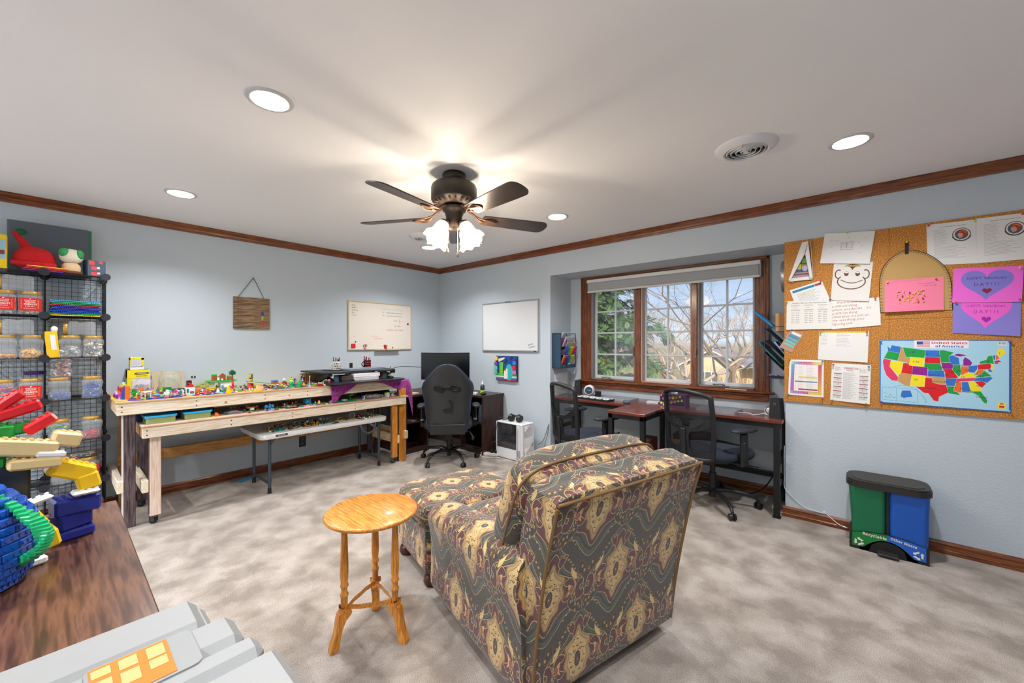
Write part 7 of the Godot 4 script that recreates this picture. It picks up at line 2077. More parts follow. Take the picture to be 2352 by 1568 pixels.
func corner_desk() -> void:
	var d := thing("corner_desk", "dark brown wooden corner desk with open shelves behind the gaming chair", "desk")
	var h := 0.715
	part("desktop", MB.new().prism(PackedVector2Array([Vector2(-4.67, -2.76), Vector2(-4.09, -2.76), Vector2(-4.09, -3.0), Vector2(-3.84, -3.31), Vector2(-3.385, -3.34), Vector2(-3.385, -3.735), Vector2(-4.67, -3.735)]), 0.024, Transform3D(Basis(V(1, 0, 0), V(0, 0, 1), V(0, -1, 0)), V(0, h - 0.012, 0))), espresso(0), d)
	for q in [[V(-3.415, 0, -3.73), V(-3.395, h - 0.024, -3.36)], [V(-3.82, 0, -3.73), V(-3.8, h - 0.024, -3.38)], [V(-4.66, 0, -2.795), V(-4.12, h - 0.024, -2.775)], [V(-4.66, 0, -3.12), V(-4.13, h - 0.024, -3.1)]]:
		part("side_panel", MB.new().span(q[0], q[1], 0.002), espresso(1), d)
	for y in [0.03, 0.36]:
		part("shelf", MB.new().span(V(-3.8, y, -3.73), V(-3.415, y + 0.018, -3.39)), espresso(0), d)
		part("shelf", MB.new().span(V(-4.66, y, -3.1), V(-4.14, y + 0.018, -2.795)), espresso(0), d)
	part("plinth", MB.new().span(V(-3.8, 0.0, -3.4), V(-3.415, 0.06, -3.385)).span(V(-4.145, 0.0, -3.1), V(-4.13, 0.06, -2.795)), espresso(0), d)
	part("back_board", MB.new().span(V(-3.8, 0.0, -3.735), V(-3.415, h - 0.03, -3.725)).span(V(-4.668, 0.0, -3.1), V(-4.658, h - 0.03, -2.795)), mat("1a1210", 0.6), d)
	var mo := thing("monitor", "wide black monitor with a thin silver edge on the corner desk", "monitor", V(-3.93, h, -3.23), PI / 2 - 0.856)
	part("screen", MB.new().box(V(0, 0.345, 0.004), V(0.606, 0.335, 0.012), 0.002), mat("0b0c0e", 0.18), mo)
	part("bezel", MB.new().box(V(0, 0.345, -0.006), V(0.613, 0.346, 0.016), 0.003), mat("7d7f83", 0.35, 0.4), mo)
	part("stand", MB.new().span(V(-0.03, 0.01, -0.06), V(0.03, 0.35, -0.03), 0.004).prism(rrect(0.24, 0.18, 0.03), 0.012, flat(V(0, 0.006, -0.03))), mat("222326", 0.4), mo)
	solo("monitor_cable", "thin black cable running along the left wall to the monitor", "cable", MB.new().tube(curve([V(-4.2, 1.07, -2.62), V(-4.4, 1.03, -2.75), V(-4.4, 1.05, -2.9), V(-4.16, 1.045, -3.03)], 6), 0.004, 6), mat("2a2c30", 0.5))
	var bo := thing("spray_bottle", "cleaning bottle with a lime label and a white nozzle on the corner desk", "bottle", V(-3.56, h, -3.52))
	part("bottle_body", MB.new().lathe([Vector2(0, 0), Vector2(0.027, 0.0), Vector2(0.028, 0.008), Vector2(0.028, 0.09), Vector2(0.022, 0.105), Vector2(0.012, 0.115), Vector2(0, 0.115)], 20), mat("2a3440", 0.3), bo)
	part("label", MB.new().lathe([Vector2(0.0285, 0.008), Vector2(0.0287, 0.045)], 20), mat("a8d82a", 0.4), bo)
	part("nozzle", MB.new().lathe([Vector2(0.012, 0.114), Vector2(0.014, 0.13), Vector2(0.008, 0.136), Vector2(0.006, 0.16), Vector2(0, 0.162)], 14), mat("e6e6e6", 0.4), bo)
	var cl := thing("skeleton_clock", "small bronze desk clock with a round dial beside the gaming chair", "clock", V(-3.68, h, -3.42), 0.7)
	part("dial", MB.new().loop(arc(V(0, 0.105, 0), 0.034, 0, TAU * 19 / 20, 19), 0.007, 6).cyl(V(0, 0.105, -0.005), V(0, 0.105, 0.003), 0.03, -1, 20), mat("6a6864", 0.35, 0.5), cl)
	part("case", MB.new().span(V(-0.04, 0, -0.025), V(0.04, 0.06, 0.025), 0.004).span(V(-0.034, 0.06, -0.02), V(0.034, 0.076, 0.02), 0.003), mat("3a2218", 0.35), cl)
	solo("card_box", "small white card box on the corner desk in front of the spray bottle", "box", MB.new().box(V(0, 0.014, 0), V(0.06, 0.028, 0.05), 0.002), mat("ddd6cc", 0.6), V(-3.57, h, -3.4), 0.4)
	solo("computer_mouse", "black computer mouse at the right end of the corner desk", "mouse", MB.new().blob(V(0, 0.014, 0), V(0.034, 0.018, 0.055), 0.8, 1, 16, 10), mat("121316", 0.35), V(-3.47, h, -3.45), 0.6)
	solo("tan_papers", "tan papers lying at the left end of the corner desk", "paper", MB.new().box(V(0, 0.008, 0), V(0.2, 0.016, 0.16), 0.001), mat("cdb48a", 0.8), V(-4.22, h, -2.88), 0.3)
	solo("grey_tablet", "grey tablet lying on the left shelf of the corner desk", "tablet", MB.new().box(V(0, 0.006, 0), V(0.14, 0.012, 0.1), 0.002), mat("9a9aa0", 0.3, 0.4), V(-4.22, 0.379, -2.9), 0.4)
	solo("drink_bottle", "clear blue plastic bottle on the right shelf of the corner desk", "bottle", MB.new().lathe([Vector2(0, 0), Vector2(0.035, 0), Vector2(0.036, 0.12), Vector2(0.03, 0.16), Vector2(0.014, 0.19), Vector2(0.014, 0.21), Vector2(0, 0.21)], 16), clear("8ab4d8", 0.4, 0.1), V(-3.52, 0.379, -3.46))
	gaming_chair()
	computer_tower()
func star_base(t: Node3D, r: float, m: Material, wheel: Material, twist: float, sag := 0.0) -> void:
	for k in 5:
		var a := twist + TAU * k / 5
		var d := V(cos(a), 0, sin(a))
		part("base_arm", MB.new().tube([V(0, 0.115, 0), d * r * 0.35 + V(0, 0.125 - sag, 0), d * r * 0.75 + V(0, 0.11 - sag, 0), d * r * 0.95 + V(0, 0.085, 0), d * r + V(0, 0.06, 0)], [0.022, 0.02, 0.017, 0.015, 0.012], 8, 0.9), m, t)
		var c := d * r
		var s := Vector3.UP.cross(d).rotated(Vector3.UP, 0.7 * sin(k * 2.0))
		var cm := MB.new()
		for e in [-1.0, 1.0]:
			cm.cyl(c + V(0, 0.027, 0) + s * (0.008 * e), c + V(0, 0.027, 0) + s * (0.024 * e), 0.027, 0.024, 16)
		cm.box(c + V(0, 0.045, 0), V(0.02, 0.03, 0.02), 0.004)
		part("caster", cm, wheel, t)
func gaming_chair() -> void:
	var th := atan2(0.735, 0.678)
	var g := thing("gaming_chair", "black leather gaming chair with a whale emblem, seen from behind", "chair", V(-3.55, 0, -2.97), th)
	var le := StandardMaterial3D.new()
	le.resource_name = "black leather"
	le.albedo_color = Color("2b2c30")
	le.roughness = 0.36
	le.heightmap_enabled = true
	le.heightmap_texture = noise_tex(noise(0.09, 3, 81), 256, 256, ["000000", "ffffff"])
	le.heightmap_scale = 0.05
	le.uv1_triplanar = true
	le.uv1_scale = V(6, 6, 6)
	var gl := mat("141518", 0.22, 0.2)
	star_base(g, 0.33, gl, mat("18191b", 0.5), 1.035, -0.02)
	part("gas_lift", MB.new().cyl(V(0, 0.06, 0), V(0, 0.25, 0), 0.027).cyl(V(0, 0.25, 0), V(0, 0.34, 0), 0.016), gl, g)
	part("lift_collar", MB.new().cyl(V(0, 0.25, 0), V(0, 0.31, 0), 0.0165), mat("b8babc", 0.2, 0.9), g)
	part("tilt_mechanism", MB.new().span(V(-0.1, 0.33, -0.14), V(0.1, 0.38, 0.16), 0.01).span(V(-0.05, 0.29, 0.12), V(0.05, 0.4, 0.2), 0.01), gl, g)
	part("lever", MB.new().tube([V(0.1, 0.35, 0.02), V(0.24, 0.34, 0.06), V(0.27, 0.29, 0.1)], 0.01, 8).blob(V(0.272, 0.275, 0.105), V(0.018, 0.026, 0.018), 1, 1, 10, 8), mat("2c2e34", 0.3, 0.3), g)
	part("seat", MB.new().blob(V(0, 0.43, -0.06), V(0.27, 0.06, 0.27), 0.5, 0.4, 28, 12), le, g)
	var prof := [[0.0, 0.17], [0.02, 0.2], [0.1, 0.225], [0.25, 0.243], [0.36, 0.25], [0.45, 0.272], [0.51, 0.279], [0.56, 0.262], [0.62, 0.215], [0.68, 0.165], [0.73, 0.115], [0.755, 0.075], [0.765, 0.03]]
	var rows := []
	for q in prof:
		var row := []
		for j in 36:
			var b := TAU * j / 36
			var dz := 0.05 * MB.pw(sin(b), 0.6)
			var x: float = q[1] * MB.pw(cos(b), 0.5)
			row.append(V(x, 0.355 + q[0], 0.225 + 0.14 * q[0] + dz - 0.09 * absf(x / 0.28) * absf(x / 0.28)))
		rows.append(row)
	part("backrest", MB.new().grid(rows, true), le, g)
	var lp := []
	for s in [1, -1]:
		for i in prof.size():
			var q: Array = prof[i] if s == 1 else prof[prof.size() - 1 - i]
			lp.append(V(s * q[1] * 1.0, 0.355 + q[0], 0.24 + 0.14 * q[0] - 0.085 * pow(q[1] / 0.28, 2)))
	part("piping", MB.new().loop(lp, 0.005, 5), mat("2a3f68", 0.4), g)
	var face_at := func(x: float, y: float) -> Vector3: return V(x, 0.355 + y, 0.225 + 0.14 * y + 0.05 - 0.09 * pow(x / 0.28, 2) + 0.001)
	for s in [-1.0, 1.0]:
		var ring := []
		for i in 20:
			var a := TAU * i / 20
			ring.append(face_at.call(s * 0.087 + 0.052 * MB.pw(cos(a), 0.7), 0.505 + s * 0.003 + 0.026 * MB.pw(sin(a), 0.8) - s * 0.012 * cos(a) * s))
		part("strap_slot", MB.new().loop(ring, 0.009, 7), gl, g)
		part("slot_hole", MB.new().blob(face_at.call(s * 0.087, 0.505) - V(0, 0, 0.0), V(0.044, 0.02, 0.004), 0.5, 0.6, 16, 6), mat("08080a", 0.8), g)
	part("slot_bridge", MB.new().box(face_at.call(0, 0.507), V(0.05, 0.014, 0.008), 0.003), gl, g)
	part("lower_panel", MB.new().box(V(0, 0.415, 0.285), V(0.38, 0.115, 0.014), 0.006, Basis(V(1, 0, 0), 0.13)), mat("222327", 0.42), g)
	var em := [Vector2(-0.068, -0.034), Vector2(-0.03, -0.024), Vector2(0.012, -0.02), Vector2(0.026, 0.01), Vector2(0.024, 0.036), Vector2(0.01, 0.052), Vector2(-0.01, 0.05), Vector2(0.002, 0.064), Vector2(0.006, 0.085), Vector2(0.016, 0.07), Vector2(0.036, 0.058), Vector2(0.05, 0.035), Vector2(0.05, 0.0), Vector2(0.036, -0.028), Vector2(0.056, -0.05), Vector2(0.024, -0.044), Vector2(0.0, -0.054), Vector2(-0.04, -0.058)]
	part("whale_emblem", MB.new().prism(PackedVector2Array(em), 0.003, Transform3D(Basis(V(1, 0, 0), 0.14), face_at.call(0.012, 0.31) + V(0, 0, 0.001))), mat("050506", 0.5), g)
	lettering("BLUE WHALE", 0.016, 0.001, mat("0c0c0e", 0.5), g, Transform3D(Basis(V(1, 0, 0), 0.14), face_at.call(0.012, 0.245) + V(0, 0, 0.001)), true, "emblem_lettering")
	for s in [-1.0, 1.0]:
		part("arm_post", MB.new().bar(V(0.26 * s, 0.4, 0.02), V(0.29 * s, 0.44, 0.02), 0.05, 0.03).cyl(V(0.3 * s, 0.4, 0.02), V(0.3 * s, 0.62, 0.02), 0.02).cyl(V(0.3 * s, 0.4, 0.02), V(0.3 * s, 0.47, 0.02), 0.021), gl, g)
		part("arm_sleeve", MB.new().cyl(V(0.3 * s, 0.44, 0.02), V(0.3 * s, 0.49, 0.02), 0.0205), mat("a8aaac", 0.25, 0.8), g)
		part("armrest", MB.new().blob(V(0.31 * s, 0.635, 0.0), V(0.045, 0.02, 0.13), 0.6, 0.7, 20, 8), mat("222428", 0.5), g)
func computer_tower() -> void:
	var c := thing("computer_tower", "white computer tower with a glass side and a faceted front beside the corner desk", "computer", V(-3.045, 0, -3.55), -0.02)
	var w := mat("dfe0e2", 0.4)
	part("case_shell", MB.new().span(V(-0.21, 0.008, -0.105), V(0.17, 0.022, 0.1)).span(V(-0.21, 0.008, -0.11), V(0.2, 0.42, -0.1)).span(V(-0.21, 0.008, -0.1), V(-0.2, 0.42, 0.1)).span(V(-0.21, 0.41, -0.105), V(0.2, 0.425, 0.102), 0.004) \
		.span(V(0.11, 0.02, 0.09), V(0.16, 0.41, 0.102)).span(V(-0.21, 0.02, 0.09), V(0.16, 0.125, 0.102)).span(V(-0.21, 0.12, 0.09), V(-0.197, 0.41, 0.102)), w, c)
	part("front_bezel", MB.new().box(V(0.18, 0.22, 0), V(0.04, 0.42, 0.21), 0.012), w, c)
	part("glass_panel", MB.new().span(V(-0.197, 0.125, 0.098), V(0.11, 0.405, 0.101)), clear("3a3c40", 0.45, 0.03), c)
	var fm := MB.new()
	var rg := RandomNumberGenerator.new()
	rg.seed = 14
	var g := []
	for i in 7:
		var row := []
		for j in 3:
			var y := 0.03 + 0.063 * i + (0.02 * (rg.randf() - 0.5) if i in range(1, 6) else 0.0)
			var z := -0.078 + 0.078 * j + (0.03 * (rg.randf() - 0.5) if j == 1 else 0.0)
			row.append(V(0.2 + (0.022 * rg.randf() if (j == 1 or i % 2) else 0.004), y, z))
		g.append(row)
	for i in 6:
		for j in 2:
			for tr in ([[0, 0, 1, 0, 1, 1], [0, 0, 1, 1, 0, 1]] if (i + j) % 2 else [[0, 0, 1, 0, 0, 1], [1, 0, 1, 1, 0, 1]]):
				var a: Vector3 = g[i + tr[0]][j + tr[1]]
				var b: Vector3 = g[i + tr[2]][j + tr[3]]
				var d: Vector3 = g[i + tr[4]][j + tr[5]]
				var n := (b - a).cross(d - a).normalized()
				if n.x < 0:
					n = -n
				fm.tri(a, b, d, n, n, n)
	part("faceted_front", fm, w, c)
	part("vent_strip", MB.new().span(V(0.128, 0.06, 0.1018), V(0.134, 0.37, 0.1026)), mat("4a4c50", 0.6), c)
	part("motherboard", MB.new().span(V(-0.19, 0.13, -0.09), V(0.09, 0.4, -0.085)), mat("1c1e20", 0.6), c)
	for q in [[-0.15, 0.335], [-0.055, 0.335]]:
		var fn := MB.new().loop(arc(V(q[0], q[1], 0.05), 0.052, 0, TAU * 23 / 24, 23), 0.006, 6)
		fn.cyl(V(q[0], q[1], 0.03), V(q[0], q[1], 0.055), 0.016)
		for k in 7:
			var a := TAU * k / 7
			fn.box(V(q[0] + cos(a) * 0.032, q[1] + sin(a) * 0.032, 0.045), V(0.034, 0.02, 0.002), 0, Basis(V(0, 0, 1), a) * Basis(V(1, 0, 0), 0.5))
		part("cooling_fan", fn, mat("b8babc", 0.4), c)
	part("graphics_card", MB.new().span(V(-0.15, 0.235, -0.05), V(0.1, 0.275, 0.06), 0.004).span(V(-0.15, 0.222, -0.05), V(0.1, 0.232, 0.06), 0.002), mat("17181a", 0.4), c)
	part("power_shroud", MB.new().span(V(-0.19, 0.02, -0.09), V(0.1, 0.17, 0.08), 0.004), mat("c8b8b0", 0.5), c)
	part("foot", MB.new().span(V(-0.19, 0, -0.09), V(-0.13, 0.01, 0.09)).span(V(0.1, 0, -0.09), V(0.15, 0.01, 0.09)), mat("1c1c1e", 0.6), c)
	var hp := thing("headset", "black over-ear headset lying on top of the white computer tower", "headset", V(-3.06, 0.425, -3.55), 0.1)
	for x in [-0.035, 0.08]:
		part("ear_cup", MB.new().cyl(V(x - 0.018, 0.046, 0), V(x + 0.022, 0.04, 0.005), 0.046, 0.04, 20), mat("141518", 0.45), hp)
	part("head_band", MB.new().tube(arc(V(0.02, 0.045, -0.01), 0.075, 0.0, PI, 12, V(1, 0, 0), V(0, 0.12, -0.99)), 0.01, 8), mat("17181b", 0.4), hp)
	part("microphone", MB.new().tube([V(-0.05, 0.03, 0.02), V(-0.1, 0.02, 0.04), V(-0.13, 0.012, 0.05)], 0.006, 6), mat("17181b", 0.4), hp)
	solo("headset_cable", "thin black headset cable hanging over the white computer tower", "cable", MB.new().tube(curve([V(-3.12, 0.45, -3.53), V(-3.2, 0.47, -3.46), V(-3.22, 0.4, -3.43), V(-3.24, 0.25, -3.425), V(-3.235, 0.05, -3.42)], 6), 0.003, 6), mat("1a1a1c", 0.5))
	var ps := thing("power_strip", "white power strip with black plugs on the carpet left of the computer tower", "power strip", V(-3.33, 0, -3.43), 0.35)
	part("strip_body", MB.new().span(V(-0.12, 0, -0.03), V(0.1, 0.035, 0.03), 0.006), mat("d8d2c8", 0.5), ps)
	part("plug", MB.new().box(V(0.02, 0.055, 0), V(0.03, 0.045, 0.03), 0.004).box(V(0.07, 0.05, 0), V(0.03, 0.04, 0.03), 0.004), mat("17181a", 0.5), ps)
	solo("black_cable", "black plug cable looping from the power strip by the computer tower", "cable", MB.new().tube(curve([V(-3.3, 0.08, -3.44), V(-3.32, 0.14, -3.43), V(-3.27, 0.17, -3.46), V(-3.24, 0.13, -3.5)], 6), 0.004, 6), mat("1a1a1c", 0.5))
	solo("white_cable", "white cable looping over the carpet in front of the computer tower", "cable", MB.new().tube(curve([V(-3.43, 0.012, -3.4), V(-3.4, 0.006, -3.33), V(-3.3, 0.006, -3.32), V(-3.2, 0.006, -3.37), V(-3.16, 0.006, -3.42)], 6), 0.004, 6), mat("d8d4cc", 0.5))
	solo("grey_cable", "grey cables climbing the wall right of the computer tower", "cable", MB.new().tube(curve([V(-2.82, 0.16, -3.7), V(-2.76, 0.22, -3.72), V(-2.72, 0.33, -3.73), V(-2.69, 0.42, -3.735)], 6), 0.0035, 6).tube(curve([V(-2.78, 0.005, -3.6), V(-2.76, 0.08, -3.69), V(-2.72, 0.25, -3.73), V(-2.69, 0.4, -3.736)], 6), 0.003, 6), mat("5a5c60", 0.5))
func study_desks() -> void:
	var d := thing("study_desk", "long T-shaped study desk with a reddish-brown top and black steel frame in the bay", "desk")
	var tp := wood("mahogany", ["5a2f2a", "6b3a33", "7a463e", "6e3d36"], 0, 0.25, 1.0, 0.4)
	var h := 0.75
	for q in [[V(-2.57, h - 0.022, -4.15), V(-1.53, h, -3.64)], [V(-1.528, h - 0.022, -4.15), V(-0.437, h, -3.64)], [V(-1.685, h - 0.022, -3.639), V(-1.345, h, -3.22)]]:
		part("tabletop", MB.new().span(q[0], q[1], 0.002), tp, d)
		part("edge_band", MB.new().span(V(q[0].x, h - 0.021, q[1].z), V(q[1].x, h - 0.001, q[1].z + 0.0015)), mat("6e2c1e", 0.35), d)
	var bk := mat("1a1b1d", 0.45, 0.3)
	for q in [[-2.53, -3.67], [-2.53, -4.12], [-0.475, -3.665], [-0.475, -4.12], [-1.66, -3.25], [-1.37, -3.25], [-1.53, -4.12]]:
		part("leg", MB.new().span(V(q[0] - 0.02, 0, q[1] - 0.02), V(q[0] + 0.02, h - 0.022, q[1] + 0.02), 0.002).span(V(q[0] - 0.026, 0, q[1] - 0.026), V(q[0] + 0.026, 0.008, q[1] + 0.026)), bk, d)
	part("frame_rail", MB.new().span(V(-2.55, h - 0.06, -3.69), V(-1.685, h - 0.022, -3.65)).span(V(-1.345, h - 0.06, -3.69), V(-0.455, h - 0.022, -3.65)).span(V(-1.68, h - 0.06, -3.27), V(-1.35, h - 0.022, -3.23)).span(V(-1.68, h - 0.06, -3.65), V(-1.64, h - 0.022, -3.25)).span(V(-1.39, h - 0.06, -3.65), V(-1.35, h - 0.022, -3.25)), bk, d)
	for q in [[V(-2.55, 0.4, -4.12), V(-2.51, 0.44, -3.67)], [V(-0.495, 0.1, -4.12), V(-0.455, 0.14, -3.67)], [V(-2.53, 0.18, -4.14), V(-0.47, 0.22, -4.1)], [V(-0.495, 0.4, -4.12), V(-0.455, 0.44, -3.67)]]:
		part("stretcher", MB.new().span(q[0], q[1]), bk, d)
	part("lower_shelf", MB.new().span(V(-1.66, 0.18, -3.72), V(-1.37, 0.2, -3.26)).span(V(-1.36, 0.34, -4.1), V(-0.98, 0.36, -3.75)), tp, d)
	var y := h
	var kb := thing("keyboard", "black and white keyboard on the left half of the study desk", "keyboard", V(-2.1, y, -3.745), -0.12)
	part("keyboard_body", MB.new().prism(rrect(0.4, 0.13, 0.01), 0.018, flat(V(0, 0.009, 0))), mat("1a1b1e", 0.5), kb)
	for r in 5:
		for k in 14:
			var kw := 0.025 if not (r == 4 and k == 6) else 0.025
			part("key", MB.new().box(V(-0.183 + k * 0.028, 0.022, -0.048 + r * 0.024), V(kw, 0.008, 0.02), 0.002), mat("d4d8dc", 0.5) if (k + r) % 3 else mat("5a6470", 0.5), kb)
	solo("laptop", "closed silver laptop behind the keyboard on the left half of the study desk", "laptop", MB.new().prism(rrect(0.34, 0.24, 0.012), 0.018, flat(V(0, 0.009, 0))), mat("b8bcc2", 0.35, 0.5), V(-1.92, y, -3.94), 0.02)
	solo("computer_mouse", "slate blue computer mouse beside the keyboard on the study desk", "mouse", MB.new().blob(V(0, 0.014, 0), V(0.032, 0.018, 0.05), 0.8, 1, 16, 10), mat("4a5a68", 0.4), V(-1.735, y, -3.72), 0.9)
	for q in [["left", V(-2.5, y, -4.06), 0.3], ["right", V(-0.49, y, -3.77), -0.3]]:
		var sp := thing("loudspeaker", "small dark speaker at the %s end of the study desk" % q[0], "speaker", q[1], q[2], "desk speakers")
		part("cabinet", MB.new().prism(PackedVector2Array([Vector2(-0.042, 0), Vector2(0.042, 0), Vector2(0.032, 0.16), Vector2(-0.032, 0.16)]), 0.07, Transform3D()), mat("1d1e21", 0.55), sp)
		part("driver_ring", MB.new().loop(arc(V(0, 0.115, 0.036), 0.008, 0, TAU * 15 / 16, 15), 0.0015, 5), mat("8a8c90", 0.3, 0.5), sp)
	var ac := thing("alarm_clock", "round white alarm clock with a dark dial at the left of the study desk", "clock", V(-2.33, y, -4.03), 0.35)
	var tt := Transform3D(Basis(V(1, 0, 0), PI / 2), V(0, 0.06, 0))
	part("clock_body", MB.new().lathe([Vector2(0, -0.05), Vector2(0.045, -0.05), Vector2(0.058, -0.035), Vector2(0.06, 0.03), Vector2(0.05, 0.048), Vector2(0.042, 0.05)], 28, tt), mat("e6dfe2", 0.4), ac)
	part("dial", MB.new().lathe([Vector2(0, 0.049), Vector2(0.043, 0.049), Vector2(0.043, 0.045)], 28, tt), mat("2a4a58", 0.3), ac)
	lettering("12:08", 0.02, 0.001, mat("8ab0bc", 0.5), ac, Transform3D(Basis(), V(0, 0.062, 0.05)), true, "digits")
	solo("figure_stand", "small black stand with a white figure beside the alarm clock", "stand", MB.new().span(V(-0.035, 0, -0.02), V(0.035, 0.006, 0.02)).span(V(-0.035, 0, -0.022), V(0.035, 0.055, -0.016)), mat("141416", 0.4), V(-2.22, y, -4.02), 0.2)
	solo("white_tray", "small white tray left of the tissue box on the study desk", "tray", MB.new().prism(rrect(0.12, 0.08, 0.012), 0.014, flat(V(0, 0.007, 0))), mat("d8dcdc", 0.4), V(-1.55, y, -3.94), 0.1)
	solo("white_figurine", "tiny white figurine in front of the tissue box on the study desk", "figurine", MB.new().blob(V(0, 0.014, 0), V(0.016, 0.015, 0.014), 1, 1, 12, 8).blob(V(0, 0.032, 0), V(0.012, 0.012, 0.011), 1, 1, 12, 8), mat("e4e0e0", 0.4), V(-1.38, y, -3.78))
	var tb := thing("tissue_box", "purple tissue box patterned with lime and orange blobs on the study desk", "tissue box", V(-1.33, y, -3.9), -0.05)
	var ink := Ink.new(480, 220, "241c30")
	ink.rect(0, 0, 480, 14, "7a2a8a").rect(0, 206, 480, 14, "7a2a8a").rect(0, 0, 12, 220, "7a2a8a").rect(468, 0, 12, 220, "7a2a8a")
	for i in 34:
		var a := Vector2(30 + fmod(i * 97.0, 420), 30 + fmod(i * 61.0, 160))
		ink.disc(a.x, a.y, 16 + i % 3 * 5, 14 + i % 4 * 5, ["b4d82a", "d8d83a", "b44a8a", "e06a2a", "6a5a78"][i % 5])
	ink.rect(205, 120, 80, 26, "b04aa8")
	part("box_body", MB.new().span(V(-0.12, 0, -0.055), V(0.12, 0.11, 0.055), 0.001), mat("5a2468", 0.5), tb)
	var fq := MB.new()
	fq.quad(V(-0.12, 0, 0.0556), V(0.12, 0, 0.0556), V(0.12, 0.11, 0.0556), V(-0.12, 0.11, 0.0556), V(0, 0, 1), true)
	part("printed_front", fq, printed(ink.im, 0.5), tb)
	var tis := MB.new()
	for k in 3:
		tis.prism(PackedVector2Array([Vector2(-0.03, 0), Vector2(0.03, 0), Vector2(0.042 - 0.01 * k, 0.03), Vector2(0.01, 0.05), Vector2(-0.035, 0.038)]), 0.003, Transform3D(Basis(Vector3.UP, 0.5 * k - 0.4) * Basis(V(1, 0, 0), 0.25 * (k - 1)), V(0, 0.11, 0.0)))
	part("tissue", tis, mat("ecebea", 0.9), tb)
	solo("laptop", "closed grey laptop on the right half of the study desk", "laptop", MB.new().prism(rrect(0.32, 0.23, 0.012), 0.022, flat(V(0, 0.011, 0))), mat("a8acb2", 0.35, 0.5), V(-0.93, y, -3.86), -0.08)
	solo("charging_cable", "white charging cable on the right half of the study desk", "cable", MB.new().tube(curve([V(-0.77, y + 0.006, -3.82), V(-0.7, y + 0.004, -3.86), V(-0.65, y + 0.004, -3.8), V(-0.58, y + 0.02, -3.85)], 6), 0.003, 6), mat("e4e4e2", 0.5))
	solo("charger_block", "white charger block beside the right speaker on the study desk", "charger", MB.new().box(V(0, 0.03, 0), V(0.04, 0.06, 0.04), 0.004), mat("e2e2e0", 0.4), V(-0.565, y, -3.87))
	solo("speaker_cable", "black cable looped behind the right speaker on the study desk", "cable", MB.new().tube(curve([V(-0.5, y + 0.1, -3.81), V(-0.56, y + 0.08, -3.82), V(-0.57, y + 0.03, -3.83), V(-0.52, y + 0.005, -3.83)], 6), 0.003, 6), mat("1a1a1c", 0.5))
	solo("wood_stick", "thin pale stick lying on the window sill's right side", "stick", MB.new().span(V(-0.09, 0, -0.006), V(0.09, 0.008, 0.006), 0.002), mat("d8c4a8", 0.6), V(-0.86, 0.913, BAYZ + 0.03))
	var mf := thing("magazine_file", "black perforated magazine file with papers under the middle leaf of the study desk", "magazine file", V(-1.53, 0.2, -3.32))
	part("file_side", MB.new().prism(PackedVector2Array([Vector2(-0.11, 0), Vector2(0.13, 0), Vector2(0.13, 0.12), Vector2(0.02, 0.34), Vector2(-0.11, 0.34)]), 0.003, Transform3D(Basis(), V(0, 0, 0.05))).span(V(-0.11, 0, -0.05), V(-0.107, 0.34, 0.05)).span(V(-0.11, 0, -0.05), V(0.13, 0.003, 0.05)), mat("2a2c30", 0.5), mf)
	var dots := MB.new()
	for i in 9:
		for j in 13:
			if i * 0.02 < 0.2 - maxf(0.0, j * 0.02 - 0.1) * 0.8:
				dots.cyl(V(-0.09 + i * 0.02, 0.05 + j * 0.02, 0.0512), V(-0.09 + i * 0.02, 0.05 + j * 0.02, 0.0522), 0.004, -1, 6)
	part("perforation", dots, mat("a8a8a4", 0.6), mf)
	solo("kraft_notebook", "brown kraft spiral notebook in the black magazine file", "notebook", MB.new().box(V(0, 0, 0), V(0.2, 0.28, 0.012), 0.001, Basis(V(0, 0, 1), -0.06)), mat("b87a42", 0.7), V(-1.51, 0.37, -3.31))
	solo("paper_sheaf", "sheaf of white papers behind the kraft notebook in the magazine file", "paper", MB.new().box(V(0, 0, 0), V(0.21, 0.3, 0.02), 0.001, Basis(V(0, 0, 1), -0.04)), mat("d8d2cc", 0.8), V(-1.52, 0.375, -3.335))
	var bc := ["d8c4c0", "4a5058", "3a3e44", "44484e", "5a2a1e"]
	for i in 5:
		solo("binder", "%s binder standing under the right side of the middle leaf" % ["pale pink", "grey", "black", "dark grey", "red-brown"][i], "binder", MB.new().box(V(0, 0.15, 0), V(0.026, 0.3, 0.22), 0.008), mat(bc[i], 0.5), V(-1.385 + 0.0, 0.2, -3.4 - 0.0) + V(0.0, 0, -0.0) + V(-0.12 + i * 0.028, 0, -0.1), 0, "binders under the desk leaf")
	for i in 3:
		solo("board_game", "%s box in the pile on the low shelf behind the right chair" % ["lowest dark", "middle tan", "topmost maroon"][i], "box", MB.new().box(V(0, 0.025, 0), V(0.3 - 0.01 * i, 0.048, 0.26), 0.002), mat(["1e1e22", "a88a6a", "4a1a22"][i], 0.5), V(-1.17, 0.36 + i * 0.05, -3.91), 0.02 * i)
	solo("power_adapter", "black power adapter hanging on its cable under the right half of the study desk", "charger", MB.new().box(V(-0.78, 0.26, -4.06), V(0.07, 0.03, 0.03), 0.006).tube(curve([V(-1.0, 0.3, -4.07), V(-0.9, 0.285, -4.06), V(-0.78, 0.26, -4.06), V(-0.66, 0.25, -4.07)], 5), 0.004, 6), mat("17181a", 0.5))
	solo("floor_cable", "black cable hanging from the desk's right leg to the carpet", "cable", MB.new().tube(curve([V(-0.49, 0.35, -3.95), V(-0.6, 0.12, -4.0), V(-0.72, 0.03, -4.0), V(-0.9, 0.01, -4.02)], 6), 0.006, 6), mat("17181a", 0.5))
	task_chair("black mesh office chair at the left half of the study desk", V(-1.97, 0, -3.4), -0.5, 0.0)
	task_chair("black mesh office chair at the right half of the study desk, behind the armchair", V(-0.927, 0, -3.64), -0.456, 0.5)
var chair0: Node3D
